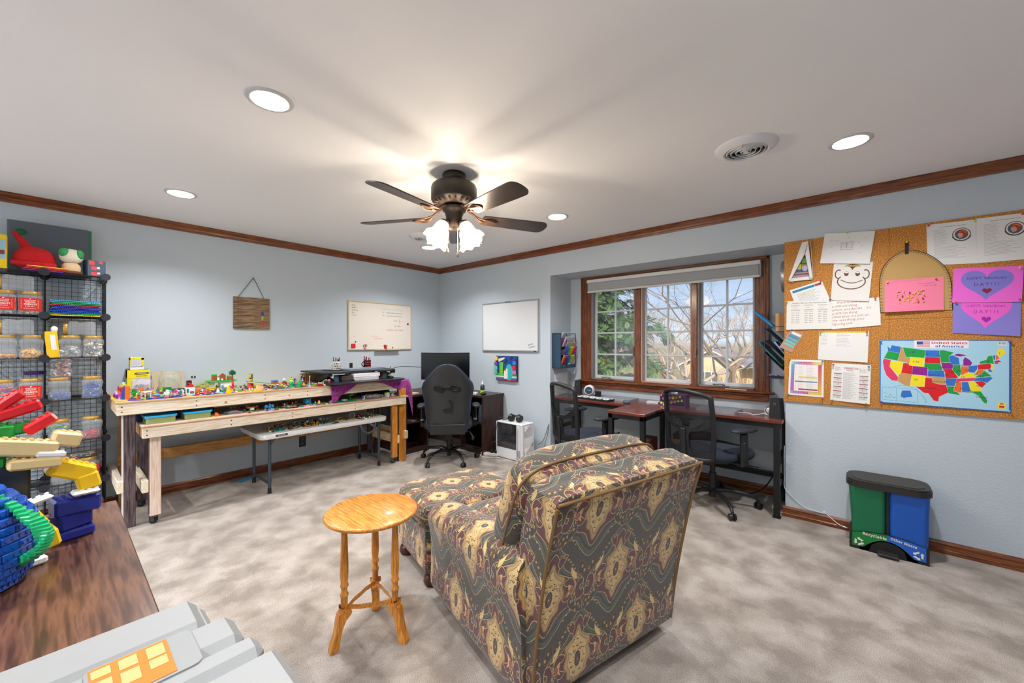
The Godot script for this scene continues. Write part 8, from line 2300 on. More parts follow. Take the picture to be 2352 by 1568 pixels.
func task_chair(label: String, at: Vector3, turn: float, twist: float) -> void:
	if chair0:
		copy(chair0, label, at, turn)
		return
	var t := thing("office_chair", label, "chair", at, turn, "mesh office chairs")
	chair0 = t
	var bk := mat("1b1c1f", 0.45)
	var cloth := mat("2c3240", 0.95)
	star_base(t, 0.335, mat("1d1e20", 0.4), mat("17181a", 0.45), 0.453)
	part("gas_lift", MB.new().cyl(V(0, 0.06, 0), V(0, 0.26, 0), 0.03, 0.028).cyl(V(0, 0.26, 0), V(0, 0.38, 0), 0.02), bk, t)
	part("tilt_mechanism", MB.new().span(V(-0.09, 0.36, -0.12), V(0.09, 0.41, 0.16), 0.012).bar(V(0, 0.38, 0.12), V(0, 0.4, 0.3), 0.08, 0.03, 0.006).bar(V(0, 0.39, 0.285), V(0, 0.62, 0.315), 0.07, 0.03, 0.008), bk, t)
	part("lever", MB.new().tube([V(0.08, 0.38, -0.02), V(0.2, 0.37, 0.02), V(0.24, 0.36, 0.02)], 0.008, 6), bk, t)
	part("seat", MB.new().blob(V(0, 0.445, -0.02), V(0.25, 0.05, 0.25), 0.6, 0.5, 30, 12), cloth, t)
	part("seat_pan", MB.new().blob(V(0, 0.412, -0.02), V(0.235, 0.02, 0.235), 0.6, 0.5, 24, 8), bk, t)
	var Bk := func(x: float, y: float) -> Vector3: return V(x, 0.5 + y, 0.25 + 0.09 * y + 0.05 * (1.0 - pow(x / 0.24, 2)) + 0.05 * pow((y - 0.12) / 0.4, 2) * (1.0 if y < 0.12 else 0.0))
	var ring := []
	var poly := curve2([Vector2(-0.2, -0.06), Vector2(0.0, -0.075), Vector2(0.2, -0.06), Vector2(0.225, 0.0), Vector2(0.235, 0.2), Vector2(0.232, 0.38), Vector2(0.205, 0.44), Vector2(0.0, 0.465), Vector2(-0.205, 0.44), Vector2(-0.232, 0.38), Vector2(-0.235, 0.2), Vector2(-0.225, 0.0)], 4, true)
	for p in poly:
		ring.append(Bk.call(p.x, p.y))
	part("back_frame", MB.new().loop(ring, 0.019, 8), bk, t)
	var top := []
	for p in poly:
		top.append(Bk.call(p.x * 0.99, p.y) - V(0, 0, 0.012))
	part("frame_rim", MB.new().loop(top, 0.015, 6), mat("26272b", 0.35), t)
	var rows := []
	for i in 9:
		var y := -0.05 + 0.5 * i / 8.0
		var row := []
		for j in 11:
			var x := (-0.222 + 0.444 * j / 10.0) * (1.0 if y < 0.4 else 0.9)
			row.append(Bk.call(x, y) - V(0, 0, 0.006))
		rows.append(row)
	var net := StandardMaterial3D.new()
	net.resource_name = "black mesh"
	net.albedo_color = Color(0.08, 0.09, 0.11, 0.42)
	net.transparency = BaseMaterial3D.TRANSPARENCY_ALPHA
	net.roughness = 0.7
	part("mesh_panel", MB.new().grid(rows), net, t)
	var thread := MB.new()
	for i in 60:
		var y := 0.19 + 0.0042 * i
		var l := []
		for j in 9:
			l.append(Bk.call((-0.215 + 0.43 * j / 8.0) * (1.0 if y < 0.4 else 0.93), y) - V(0, 0, 0.004))
		thread.tube(l, 0.0007, 3)
	part("mesh_threads", thread, bk, t)
	var br := func(pts: Array, d: float) -> MB:
		var m := MB.new()
		var pl := PackedVector2Array()
		for p in curve2(pts, 4, true):
			pl.append(p)
		var idx := Geometry2D.triangulate_polygon(pl)
		for s in [0.0, d]:
			for k in range(0, idx.size(), 3):
				var q := []
				for e in 3:
					q.append(Bk.call(pl[idx[k + e]].x, pl[idx[k + e]].y) + V(0, 0, s))
				var n := V(0, 0.1, 1 if s > 0 else -1).normalized()
				m.tri(q[0], q[1], q[2], n, n, n)
		for k in pl.size():
			var a: Vector3 = Bk.call(pl[k].x, pl[k].y)
			var b: Vector3 = Bk.call(pl[(k + 1) % pl.size()].x, pl[(k + 1) % pl.size()].y)
			var n := (b - a).cross(V(0, 0, 1)).normalized()
			m.quad(a, b, b + V(0, 0, d), a + V(0, 0, d), n if n.dot(a - V(0, 0.6, a.z)) > 0 else -n)
		return m
	part("brace", br.call([Vector2(-0.225, 0.26), Vector2(-0.12, 0.19), Vector2(0.0, 0.175), Vector2(0.12, 0.19), Vector2(0.225, 0.26), Vector2(0.222, 0.2), Vector2(0.13, 0.155), Vector2(0.055, 0.13), Vector2(0.05, 0.02), Vector2(0.09, -0.01), Vector2(0.21, 0.02), Vector2(0.2, -0.06), Vector2(0.0, -0.07), Vector2(-0.2, -0.06), Vector2(-0.21, 0.02), Vector2(-0.09, -0.01), Vector2(-0.05, 0.02), Vector2(-0.055, 0.13), Vector2(-0.13, 0.155), Vector2(-0.222, 0.2)], 0.014), bk, t)
	part("lumbar_post", MB.new().bar(Bk.call(0, -0.09) + V(0, 0, 0.016), Bk.call(0, 0.16) + V(0, 0, 0.018), 0.045, 0.018, 0.006), mat("232428", 0.4), t)
	for s in [-1.0, 1.0]:
		part("arm_post", MB.new().bar(V(0.2 * s, 0.4, 0.0), V(0.29 * s, 0.39, 0.0), 0.06, 0.02, 0.004).bar(V(0.29 * s, 0.385, 0), V(0.285 * s, 0.645, 0.0), 0.03, 0.075, 0.01, V(0, 0, 1)).bar(V(0.293 * s, 0.43, 0), V(0.29 * s, 0.58, 0.0), 0.036, 0.05, 0.008, V(0, 0, 1)), bk, t)
		part("armrest", MB.new().blob(V(0.28 * s, 0.665, -0.01), V(0.045, 0.016, 0.13), 0.6, 0.7, 22, 8), mat("2a2d33", 0.5), t)
func fabric() -> StandardMaterial3D:
	var W := 680
	var H := 1200
	var ink := Ink.new(W, H, "302d24")
	var dk := "23251f"
	var gr := "3c443a"
	var bu := "4e1620"
	var cr := "c9a66a"
	var tan := "b08d55"
	var draw := func(pts: Array, fill: String, edge := "", w := 0.0, ox := 0.0, oy := 0.0, both := true) -> void:
		for s in ([1.0, -1.0] if both else [1.0]):
			var p := []
			for q in curve2(pts, 5, true):
				p.append(Vector2(ox + q.x * s, oy + q.y))
			if edge:
				ink.line(p, w * 2, edge, true)
			ink.poly(p, fill)
	var v := func(a: Array) -> Array:
		var o := []
		for i in range(0, a.size(), 2):
			o.append(Vector2(a[i], a[i + 1]))
		return o
	var onion := [0, -430, 46, -350, 110, -280, 92, -215, 150, -150, 300, -60, 322, 60, 270, 165, 170, 210, 110, 290, 0, 380]
	for c in [[340, 600], [0, 0], [680, 0], [0, 1200], [680, 1200]]:
		var x: float = c[0]
		var y: float = c[1]
		var full := func(a: Array, k: float) -> Array:
			var r := []
			for q in v.call(a):
				r.append(q * k)
			for i in range(r.size() - 2, 0, -1):
				r.append(Vector2(-r[i].x, r[i].y))
			return r
		draw.call(full.call(onion, 1.0), gr, cr, 4.0, x, y, false)
		draw.call(full.call(onion, 0.9), dk, "6a6a4a", 3.0, x, y, false)
		draw.call(full.call(onion, 0.82), gr, "", 0, x, y, false)
		draw.call(full.call([0, -330, 60, -240, 50, -170, 130, -120, 232, -50, 240, 50, 190, 130, 90, 180, 0, 300], 1.0), bu, cr, 5.0, x, y, false)
		draw.call(full.call([0, -250, 26, -190, 60, -150, 120, -110, 108, -50, 130, 20, 96, 80, 90, 130, 44, 170, 0, 250], 1.0), tan, "8a6c3c", 9.0, x, y, false)
		draw.call(full.call([0, -215, 20, -170, 56, -125, 96, -92, 84, -40, 100, 20, 72, 70, 66, 115, 30, 150, 0, 205], 1.0), cr, dk, 3.0, x, y, false)
		for q in [[0, -150], [38, -105], [66, -60], [30, -62], [70, 0], [56, 50], [0, -95], [30, 100], [0, 150]]:
			for s in [-1.0, 1.0]:
				ink.disc(x + q[0] * s, y + q[1], 14, 12, dk)
				ink.disc(x + q[0] * s + 2, y + q[1] - 3, 11, 9, tan if int(q[1]) % 3 else "d8ba80")
		ink.disc(x, y + 10, 30, 62, dk).disc(x, y + 10, 20, 48, "3a3428").disc(x, y + 16, 9, 24, "8a2a26").disc(x, y + 12, 4, 9, "d89a5a")
		draw.call(v.call([130, -70, 190, -90, 232, -30, 222, 50, 170, 90, 130, 60, 158, 40, 190, 10, 180, -30, 150, -40]), bu, cr, 5.0, x, y)
		draw.call(v.call([172, -42, 205, -20, 200, 30, 165, 62, 182, 20, 176, -10]), "c89c62", "", 0, x, y)
		draw.call(v.call([120, -290, 70, -300, 44, -250, 64, -210, 92, -240]), bu, cr, 4.0, x, y)
		for i in 9:
			var t := i / 8.0
			for s in [-1.0, 1.0]:
				ink.disc(x + s * (286 - 120 * t * t), y + 40 + 200 * t - 60 * (1 - t), 6, 6, "c8b07a")
				ink.disc(x + s * (60 + 200 * t), y - 300 + 230 * t - 40 * sin(PI * t), 11, 9, "a8843e")
	for c in [[340, 0], [340, 1200], [0, 600], [680, 600]]:
		var x: float = c[0]
		var y: float = c[1]
		draw.call(v.call([0, 90, 60, 110, 92, 40, 76, -40, 34, -50, 20, -10, 48, 6, 40, 44, 12, 40]), bu, cr, 5.0, x, y)
		draw.call(v.call([22, 120, 90, 130, 128, 60, 150, 120, 90, 190, 0, 230]), dk, cr, 3.0, x, y)
		draw.call(v.call([30, -80, 90, -130, 80, -200, 36, -170, 12, -120]), dk, "8a3a2a", 4.0, x, y)
		draw.call(v.call([96, -60, 150, -110, 164, -180, 140, -150, 104, -110]), "d8b678", "", 0, x, y)
		draw.call(v.call([130, -20, 150, 10, 134, 44, 112, 20]), "8a4a30", cr, 3.0, x, y)
		for q in [[40, 160], [70, 150], [52, -150], [24, -110], [66, 200], [20, 190], [120, 110]]:
			for s in [-1.0, 1.0]:
				ink.disc(x + q[0] * s, y + q[1], 9, 14, ["a8502e", "c87a4a", "b08a44"][int(absf(q[0] + q[1])) % 3])
	var rg := RandomNumberGenerator.new()
	rg.seed = 77
	for i in 900:
		var px := rg.randi() % W
		var py := rg.randi() % H
		var k := ink.im.get_pixel(px, py)
		ink.rect(px - 5, py - 3, rg.randi_range(4, 16), rg.randi_range(3, 9), k.lerp(Color("8a4a2a") if i % 2 else Color("141612"), 0.4).to_html(false))
	var m := StandardMaterial3D.new()
	m.resource_name = "damask"
	m.albedo_texture = ImageTexture.create_from_image(ink.im)
	m.uv1_triplanar = true
	m.uv1_triplanar_sharpness = 6.0
	m.uv1_scale = V(1 / 0.34, 1 / 0.6, 1 / 0.34)
	m.uv1_offset = V(0.1, 0.22, 0.1)
	m.roughness = 0.6
	m.metallic_specular = 0.5
	m.rim_enabled = true
	m.rim = 0.6
	m.detail_enabled = false
	return m
func seating() -> void:
	var fb := fabric()
	var th := atan2(0.968, 0.249)
	var c := thing("armchair", "large armchair in burgundy, green and gold damask, its back to the camera", "armchair", V(-0.766, 0, -1.49), th)
	var bp := PackedVector2Array([Vector2(0.0, 0.06), Vector2(0.155, 0.83), Vector2(0.13, 0.857), Vector2(0.06, 0.865), Vector2(0.005, 0.845), Vector2(-0.16, 0.35), Vector2(-0.2, 0.06)])
	var shell := MB.new()
	var rows := []
	for i in 25:
		var u := -1.0 + 2.0 * i / 24.0
		var e := 1.0 - 0.05 * pow(absf(u), 14)
		var row := []
		for p in curve2([Vector2(0.0, 0.06), Vector2(0.03, 0.3), Vector2(0.088, 0.6), Vector2(0.15, 0.82), Vector2(0.135, 0.85), Vector2(0.07, 0.862), Vector2(0.0, 0.85), Vector2(-0.07, 0.6), Vector2(-0.12, 0.35), Vector2(-0.16, 0.06)], 4, true):
			var mid := Vector2(0.0, 0.45)
			var q: Vector2 = mid + (p - mid) * e
			row.append(V(u * (0.405 + 0.012 * p.y), q.y if p.y > 0.1 else p.y, q.x))
		rows.append(row)
	shell.grid(rows, true)
	for s in [0, 24]:
		var n := V(-1 if s == 0 else 1, 0, 0)
		var mid := V(rows[s][0].x, 0.45, 0.0)
		for k in rows[s].size():
			shell.tri(mid, rows[s][k], rows[s][(k + 1) % rows[s].size()], n, n, n)
	part("backrest", shell, fb, c)
	var pipe := mat("7a5a34", 0.7)
	for s in [-1.0, 1.0]:
		part("piping", MB.new().tube(curve([V(0.408 * s, 0.07, 0.004), V(0.41 * s, 0.3, 0.034), V(0.413 * s, 0.6, 0.092), V(0.414 * s, 0.815, 0.15)], 6), 0.006, 6), pipe, c)
	part("piping", MB.new().tube([V(-0.414, 0.826, 0.154), V(0.414, 0.826, 0.154)], 0.006, 6), pipe, c)
	for s in [-1.0, 1.0]:
		var ar := []
		for i in 21:
			var u := i / 20.0
			var z := -0.03 - 0.83 * u
			var top := 0.585 - 0.07 * u
			var sh := 1.0 - 0.12 * pow(u, 10)
			var row := []
			for p in curve2([Vector2(0.415, 0.06), Vector2(0.425, 0.2), Vector2(0.428, 0.33), Vector2(0.448, 0.44), Vector2(0.438, top - 0.045), Vector2(0.385, top), Vector2(0.31, top - 0.004), Vector2(0.245, top - 0.05), Vector2(0.235, 0.36), Vector2(0.25, 0.06)], 4, true):
				row.append(V(s * (0.33 + (p.x - 0.33) * sh), p.y if p.y < 0.1 else 0.06 + (p.y - 0.06) * lerpf(1.0, 0.97, pow(u, 10)), z))
			ar.append(row)
		var am := MB.new().grid(ar, true)
		var n := V(0, 0, -1)
		var mid := V(s * 0.34, 0.3, ar[20][0].z - 0.012)
		for k in ar[20].size():
			am.tri(mid, ar[20][k], ar[20][(k + 1) % ar[20].size()], n, n, n)
		for k in ar[0].size():
			am.tri(V(s * 0.34, 0.3, ar[0][0].z), ar[0][k], ar[0][(k + 1) % ar[0].size()], -n, -n, -n)
		part("arm", am, fb, c)
	part("seat_base", MB.new().box(V(0, 0.185, -0.46), V(0.56, 0.25, 0.78), 0.02), fb, c)
	part("seat_cushion", MB.new().blob(V(0, 0.385, -0.52), V(0.262, 0.082, 0.37), 0.45, 0.3, 32, 14), fb, c)
	var bas := Basis(V(1, 0, 0), 0.38)
	part("back_cushion", MB.new().blob(V(0.0, 0.68, -0.17), V(0.40, 0.235, 0.12), 0.42, 0.5, 40, 18, Basis(V(0, 0, 1), 0.0) * bas), fb, c)
	var seam := []
	for i in 40:
		var a := TAU * i / 40
		seam.append(V(0.0, 0.68, -0.17) + bas * V(0.408 * MB.pw(cos(a), 0.42), 0.24 * MB.pw(sin(a), 0.42), 0.03))
	part("cushion_piping", MB.new().loop(seam, 0.0055, 6), pipe, c)
	for q in [[-0.33, -0.72], [0.33, -0.72], [-0.33, -0.09], [0.33, -0.09]]:
		part("bun_foot", MB.new().lathe([Vector2(0, 0), Vector2(0.042, 0.0), Vector2(0.05, 0.012), Vector2(0.055, 0.03), Vector2(0.05, 0.05), Vector2(0.036, 0.065), Vector2(0, 0.066)], 20, Transform3D(Basis(), V(q[0], 0, q[1]))), mat("4a2418", 0.25), c)
	var o := thing("ottoman", "damask ottoman with a domed top in front of the armchair", "ottoman", V(-1.93, 0, -1.70), th)
	part("ottoman_base", MB.new().box(V(0, 0.2, 0), V(0.64, 0.28, 0.5), 0.03), fb, o)
	part("ottoman_cushion", MB.new().blob(V(0, 0.375, 0), V(0.335, 0.085, 0.265), 0.5, 0.3, 32, 14), fb, o)
	var op := []
	for i in 40:
		var a := TAU * i / 40
		op.append(V(0.335 * MB.pw(cos(a), 0.3), 0.375, 0.265 * MB.pw(sin(a), 0.3)))
	part("ottoman_piping", MB.new().loop(op, 0.006, 6), pipe, o)
	for x in [-0.27, 0.27]:
		for z in [-0.2, 0.2]:
			part("bun_foot", MB.new().lathe([Vector2(0, 0), Vector2(0.04, 0.0), Vector2(0.05, 0.02), Vector2(0.045, 0.045), Vector2(0.03, 0.065), Vector2(0, 0.066)], 18, Transform3D(Basis(), V(x, 0, z))), mat("4a2418", 0.25), o)
	var t := thing("side_table", "small round oak side table on three turned legs beside the armchair", "side table", V(-1.705, 0, -0.965))
	part("tabletop", MB.new().lathe([Vector2(0, 0.552), Vector2(0.19, 0.552), Vector2(0.2, 0.556), Vector2(0.207, 0.563), Vector2(0.206, 0.57), Vector2(0.2, 0.575), Vector2(0, 0.576)], 48), honey(0), t)
	var tri := PackedVector2Array()
	var ang := [1.7, 3.78, 5.88]
	for k in 3:
		var a: float = -ang[k]
		for q in [-0.19, 0.0, 0.19]:
			tri.append(Vector2(cos(a + q), sin(a + q)) * (0.148 if q == 0.0 else 0.142))
		var b: float = -ang[(k + 1) % 3]
		var m := (a + b) / 2 if k < 2 else (a + b - TAU) / 2
		if k == 2:
			m = (a + (b - TAU)) / 2
		for q in [0.55, 0.0, -0.55]:
			tri.append(Vector2(cos(m + q), sin(m + q)) * (0.075 if q != 0.0 else 0.062))
	part("stretcher_shelf", MB.new().prism(tri, 0.022, flat(V(0, 0.17, 0))), honey(0), t)
	for k in 3:
		var d := V(cos(ang[k]), 0, sin(ang[k]))
		var p := d * 0.125
		part("leg", MB.new().lathe([Vector2(0, 0.18), Vector2(0.014, 0.18), Vector2(0.015, 0.225), Vector2(0.018, 0.228), Vector2(0.018, 0.236), Vector2(0.013, 0.242), Vector2(0.013, 0.262), Vector2(0.018, 0.268), Vector2(0.018, 0.276), Vector2(0.0145, 0.28), Vector2(0.018, 0.33), Vector2(0.0165, 0.4), Vector2(0.0125, 0.53), Vector2(0.016, 0.535), Vector2(0.016, 0.553), Vector2(0, 0.553)], 18, Transform3D(Basis(), p)), honey(1), t)
		var fp := PackedVector2Array()
		for q in curve2([Vector2(0.1, 0.16), Vector2(0.145, 0.162), Vector2(0.158, 0.135), Vector2(0.166, 0.08), Vector2(0.182, 0.03), Vector2(0.188, 0.0), Vector2(0.158, 0.0), Vector2(0.148, 0.03), Vector2(0.14, 0.075), Vector2(0.122, 0.12), Vector2(0.1, 0.14)], 4, true):
			fp.append(q)
		part("foot", MB.new().prism(fp, 0.034, Transform3D(Basis(d, Vector3.UP, d.cross(Vector3.UP)), Vector3.ZERO)), honey(1), t)
func front_desk() -> void:
	var d := thing("front_desk", "dark walnut-brown desk in the left foreground", "desk", V(0, 0, 0))
	part("desktop", MB.new().span(V(-2.13, 0.72, -0.152), V(-0.42, 0.75, 0.5), 0.003), walnut(0), d)
	part("side_panel", MB.new().span(V(-2.1, 0, -0.13), V(-2.07, 0.72, 0.48)), walnut(1), d)
	part("side_panel", MB.new().span(V(-0.48, 0, -0.13), V(-0.45, 0.72, 0.48)), walnut(1), d)
	part("back_panel", MB.new().span(V(-2.07, 0.2, -0.12), V(-0.48, 0.72, -0.1)), walnut(0), d)
	var at := V(-1.62, 0.75, 0.09)
	var b := thing("brick_model", "large brick-built toy construction with a blue studded dome, green, red, tan and yellow blocks", "toy", at)
	var dome := MB.new()
	for i in 12:
		var h0 := i * 0.0192
		var r := 0.155 * sqrt(maxf(0.05, 1.0 - pow((h0 - 0.085) / 0.16, 2)))
		for k in 14:
			var a := TAU * k / 14 + (PI / 14 if i % 2 else 0.0)
			var bas := Basis(Vector3.UP, -a)
			var p := V(cos(a) * (r - 0.022), 0.006 + h0 + 0.0096, sin(a) * (r - 0.022) + 0.09)
			dome.box(p, V(0.044, 0.0185, TAU * r / 14 * 0.97), 0.002, bas)
			for s in 4:
				dome.cyl(p + bas * V(0.022, 0, (s - 1.5) * TAU * r / 60), p + bas * V(0.0242, 0, (s - 1.5) * TAU * r / 60), 0.0045, -1, 8)
	part("blue_dome", dome, mat("1450b0", 0.25), b)
	var rim := MB.new()
	for k in 26:
		var a := -0.6 + PI * 1.2 * k / 25.0
		rim.box(V(cos(a * 0.5 - 0.5) * 0.0 + 0.13 * cos(k * 0.11 - 1.4), 0.03 + 0.0075 * k, 0.09 - 0.162 * sin(0.5 + k * 0.085)), V(0.03, 0.014, 0.02), 0.002, Basis(Vector3.UP, k * 0.3))
	part("green_rim", rim, mat("18a86a", 0.3), b)
	var put := func(name_: String, hex: String, list: Array) -> void:
		var m := MB.new()
		for q in list:
			var bas := Basis(Vector3.UP, q[6]) * Basis(V(1, 0, 0), q[7])
			m.box(V(q[0], q[1], q[2]), V(q[3], q[4], q[5]), 0.006, bas)
			m.xf = Transform3D(bas, V(q[0], q[1], q[2]))
			for i in int(q[3] / 0.016):
				for j in int(q[5] / 0.016):
					m.cyl(V(-q[3] / 2 + 0.008 + i * 0.016, q[4] / 2, -q[5] / 2 + 0.008 + j * 0.016), V(-q[3] / 2 + 0.008 + i * 0.016, q[4] / 2 + 0.003, -q[5] / 2 + 0.008 + j * 0.016), 0.0048, -1, 8)
			m.xf = Transform3D()
		part(name_, m, mat(hex, 0.28), b)
	put.call("green_stack", "1f9a3c", [[-0.22, 0.3, 0.05, 0.1, 0.05, 0.13, 0.1, 0.0], [-0.22, 0.345, 0.04, 0.08, 0.04, 0.1, 0.1, 0.0], [-0.22, 0.255, 0.06, 0.09, 0.045, 0.11, 0.1, 0.0], [-0.22, 0.35, -0.03, 0.05, 0.03, 0.06, 0.1, 0.1]])
	put.call("red_slopes", "d81824", [[-0.22, 0.395, 0.0, 0.05, 0.03, 0.13, 0.1, 0.35], [-0.22, 0.39, 0.1, 0.05, 0.028, 0.16, 0.1, -0.25], [-0.22, 0.42, 0.01, 0.04, 0.026, 0.1, 0.1, 0.75], [-0.2, 0.36, -0.06, 0.04, 0.03, 0.07, 0.1, 0.6]])
	put.call("tan_blocks", "e2c68a", [[-0.16, 0.3, -0.035, 0.05, 0.045, 0.12, 0.1, -0.25], [-0.16, 0.255, -0.05, 0.06, 0.03, 0.1, 0.1, -0.1], [-0.18, 0.31, -0.11, 0.06, 0.04, 0.06, 0.1, -0.3], [-0.16, 0.37, 0.04, 0.028, 0.07, 0.03, 0.0, 0.0]])
	put.call("yellow_blocks", "f2c414", [[-0.1, 0.12, -0.03, 0.06, 0.09, 0.06, 0.2, 0.5], [-0.09, 0.05, -0.06, 0.055, 0.05, 0.07, 0.2, 0.2], [-0.2, 0.21, -0.12, 0.06, 0.05, 0.1, 0.1, -0.5], [-0.2, 0.17, -0.155, 0.06, 0.05, 0.05, 0.1, 0.2]])
	put.call("dark_blue_blocks", "1a2a8a", [[-0.21, 0.1, -0.13, 0.07, 0.05, 0.1, 0.2, 0.0], [-0.21, 0.055, -0.12, 0.06, 0.05, 0.08, 0.5, 0.0], [-0.21, 0.015, -0.12, 0.07, 0.03, 0.09, 0.3, 0.0]])
	put.call("white_pieces", "ecebe8", [[-0.1, 0.16, -0.06, 0.03, 0.014, 0.05, 0.3, 0.2], [-0.06, 0.012, -0.05, 0.06, 0.022, 0.04, 0.3, 0.0], [-0.18, 0.14, -0.15, 0.05, 0.012, 0.06, 0.1, 0.0], [-0.15, 0.275, -0.08, 0.03, 0.02, 0.06, 0.1, -0.2], [0.03, 0.02, 0.0, 0.03, 0.02, 0.07, 0.5, 0.0]])
	put.call("core", "2a2c30", [[-0.2, 0.13, 0.0, 0.06, 0.24, 0.08, 0.1, 0.0], [-0.1, 0.135, 0.02, 0.04, 0.03, 0.06, 0.2, 0.5]])
	var p := thing("printer", "light grey office printer with an orange label in the lower left corner", "printer", V(0, 0, 0))
	var g := mat("8e8f8e", 0.45)
	part("printer_body", MB.new().span(V(-0.93, 0.75, -0.15), V(-0.47, 0.83, 0.42), 0.012), g, p)
	part("rear_cover", MB.new().span(V(-0.953, 0.82, -0.173), V(-0.845, 0.868, 0.44), 0.014).span(V(-0.93, 0.8, -0.182), V(-0.83, 0.855, 0.43), 0.008), g, p)
	part("top_cover", MB.new().span(V(-0.842, 0.81, -0.205), V(-0.755, 0.872, 0.44), 0.014), g, p)
	part("tray_cover", MB.new().span(V(-0.753, 0.805, -0.217), V(-0.7, 0.872, 0.44), 0.012), g, p)
	part("front_cover", MB.new().span(V(-0.698, 0.8, -0.232), V(-0.5, 0.872, 0.44), 0.014), g, p)
	part("label_recess", MB.new().prism(rrect(0.1, 0.12, 0.012), 0.003, flat(V(-0.785, 0.873, -0.085))), mat("888988", 0.45), p)
	part("vent_rib", MB.new().span(V(-0.78, 0.872, 0.02), V(-0.77, 0.876, 0.1)).span(V(-0.76, 0.872, 0.02), V(-0.75, 0.876, 0.1)).span(V(-0.74, 0.872, 0.02), V(-0.73, 0.876, 0.1)), mat("848584", 0.45), p)
	part("orange_label", MB.new().span(V(-0.832, 0.8745, -0.115), V(-0.74, 0.8755, -0.03), 0.0003), mat("f27016", 0.6), p)
	var lt := MB.new()
	for q in [[0.0, 0.0, 0.03], [0.035, 0.0, 0.022], [0.0, 0.03, 0.026], [0.034, 0.03, 0.03], [0.0, 0.058, 0.02], [0.03, 0.058, 0.03]]:
		lt.span(V(-0.825 + q[0], 0.8755, -0.11 + q[1]), V(-0.825 + q[0] + q[2], 0.8762, -0.11 + q[1] + 0.02))
	part("label_print", lt, mat("f6a468", 0.6), p)
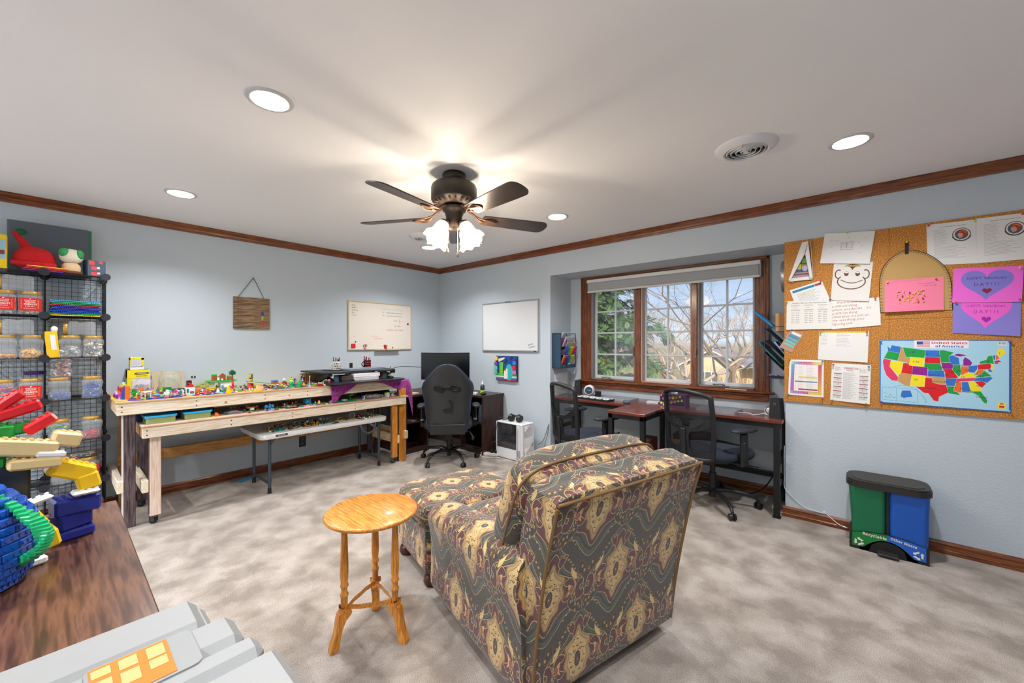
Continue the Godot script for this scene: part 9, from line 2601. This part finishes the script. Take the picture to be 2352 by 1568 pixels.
func bin_and_cords() -> void:
	var t := thing("recycling_bin", "two-part pedal bin, green Recyclable and blue Other Waste, under one black lid", "bin", V(0.14, 0, -3.575))
	var bk := mat("1c1a19", 0.5)
	var outl := func(w: float, dp: float) -> PackedVector2Array: return rrect(w, dp, minf(w, dp) * 0.32, 6)
	var loft := func(x0: float, x1: float, y0: float, y1: float, wid0: float, wid1: float) -> MB:
		var rows := []
		for i in 9:
			var v := i / 8.0
			var row := []
			for q in rrect(1.0, 1.0, 0.16, 5):
				row.append(V(lerpf(x0, x1, q.x + 0.5) * lerpf(wid0, 1.0, v) / 1.0, lerpf(y0, y1, v), q.y * lerpf(0.22, 0.262, v)))
			rows.append(row)
		return MB.new().grid(rows, true)
	part("green_bucket", loft.call(-0.19, -0.006, 0.1, 0.42, 0.9, 1.0), mat("0a6b45", 0.4), t)
	part("blue_bucket", loft.call(0.006, 0.19, 0.1, 0.42, 0.96, 1.0), mat("1557b8", 0.4), t)
	part("frame_body", MB.new().prism(rrect(0.37, 0.235, 0.05, 6), 0.1, flat(V(0, 0.05, 0))).span(V(-0.006, 0.1, -0.11), V(0.006, 0.41, 0.105)), bk, t)
	part("lid", MB.new().prism(rrect(0.405, 0.29, 0.08, 8), 0.03, flat(V(0, 0.425, 0))).prism(rrect(0.39, 0.275, 0.08, 8), 0.012, flat(V(0, 0.445, 0))), mat("25211e", 0.5), t)
	part("lid_panel", MB.new().prism(rrect(0.34, 0.22, 0.07, 8), 0.004, flat(V(0, 0.4525, 0))), mat("35312d", 0.6), t)
	var f0 := 0.1185
	var band := func(a0: float, a1: float) -> MB:
		var q := PackedVector2Array()
		for i in 11:
			var x := lerpf(a0, a1, i / 10.0)
			q.append(Vector2(x, 0.128 - 0.9 * x * x))
		for i in 11:
			var x := lerpf(a1, a0, i / 10.0)
			q.append(Vector2(x, maxf(0.02, 0.092 - 5.2 * x * x) if absf(x) < 0.12 else 0.02))
		return MB.new().prism(q, 0.003, Transform3D(Basis(), V(0, 0, f0)))
	part("front_plate", MB.new().prism(PackedVector2Array([Vector2(-0.184, 0.0), Vector2(0.184, 0.0), Vector2(0.184, 0.1), Vector2(0.1, 0.125), Vector2(0, 0.135), Vector2(-0.1, 0.125), Vector2(-0.184, 0.1)]), 0.006, Transform3D(Basis(), V(0, 0, f0 - 0.004))), bk, t)
	part("green_band", band.call(-0.17, 0.0), mat("0c7a34", 0.4), t)
	part("blue_band", band.call(0.0, 0.17), mat("1c5fc0", 0.4), t)
	var wh := mat("e8dcd8", 0.5)
	lettering("Recyclable", 0.024, 0.001, wh, t, Transform3D(Basis(V(0, 0, 1), -0.03).scaled(V(0.95, 1, 1)), V(-0.062, 0.108, f0 + 0.002)))
	lettering("Other Waste", 0.021, 0.001, wh, t, Transform3D(Basis(V(0, 0, 1), -0.16).scaled(V(0.95, 1, 1)), V(0.072, 0.106, f0 + 0.002)))
	for s in [-1.0, 1.0]:
		for k in 3:
			var a: float = TAU * k / 3 + PI / 2 * s
			var m := MB.new()
			var c := V(0.137 * s, 0.05, f0 + 0.0022)
			var z := Basis(V(0, 0, 1), a)
			m.prism(PackedVector2Array([Vector2(-0.016, -0.021), Vector2(0.008, -0.021), Vector2(0.008, -0.026), Vector2(0.019, -0.016), Vector2(0.008, -0.006), Vector2(0.008, -0.011), Vector2(-0.01, -0.011)]), 0.001, Transform3D(z, c))
			part("recycling_arrow", m, wh, t)
	part("pedal", MB.new().box(V(0.0, 0.02, f0 + 0.03), V(0.1, 0.014, 0.05), 0.004, Basis(V(1, 0, 0), 0.2)), bk, t)
	part("pedal_arch", MB.new().prism(PackedVector2Array([Vector2(-0.09, 0), Vector2(0.09, 0), Vector2(0.075, 0.05), Vector2(0.04, 0.078), Vector2(0, 0.085), Vector2(-0.04, 0.078), Vector2(-0.075, 0.05)]), 0.004, Transform3D(Basis(), V(0, 0, f0 + 0.001))), mat("0e0d0d", 0.6), t)
	solo("extension_cable", "thin white cord looping along the wall from the bay to the bin", "cable", MB.new().tube(curve([V(-0.434, 0.55, -3.72), V(-0.436, 0.3, -3.735), V(-0.425, 0.2, -3.742), V(-0.32, 0.105, -3.742), V(-0.25, 0.09, -3.742), V(-0.2, 0.085, -3.742), V(-0.185, 0.09, -3.742), V(-0.11, 0.035, -3.73), V(-0.06, 0.025, -3.72)], 6), 0.003, 6).cyl(V(-0.19, 0.093, -3.747), V(-0.19, 0.093, -3.738), 0.009, -1, 14), mat("d4d8dc", 0.5))
	solo("floor_toy", "small flat blue and black toy on the carpet behind the folding table", "toy", MB.new().box(V(0, 0.006, 0), V(0.05, 0.012, 0.09), 0.002).box(V(0.01, 0.014, 0.05), V(0.03, 0.008, 0.04), 0.002), mat("2a8ab8", 0.4), V(-4.55, 0, -1.22), 0.5)
	solo("floor_paper", "white strip of paper on the carpet by the baseboard behind the folding table", "paper", MB.new().box(V(0, 0.003, 0), V(0.012, 0.005, 0.14), 0.0), mat("dcdcd8", 0.7), V(-4.6, 0, -2.3))
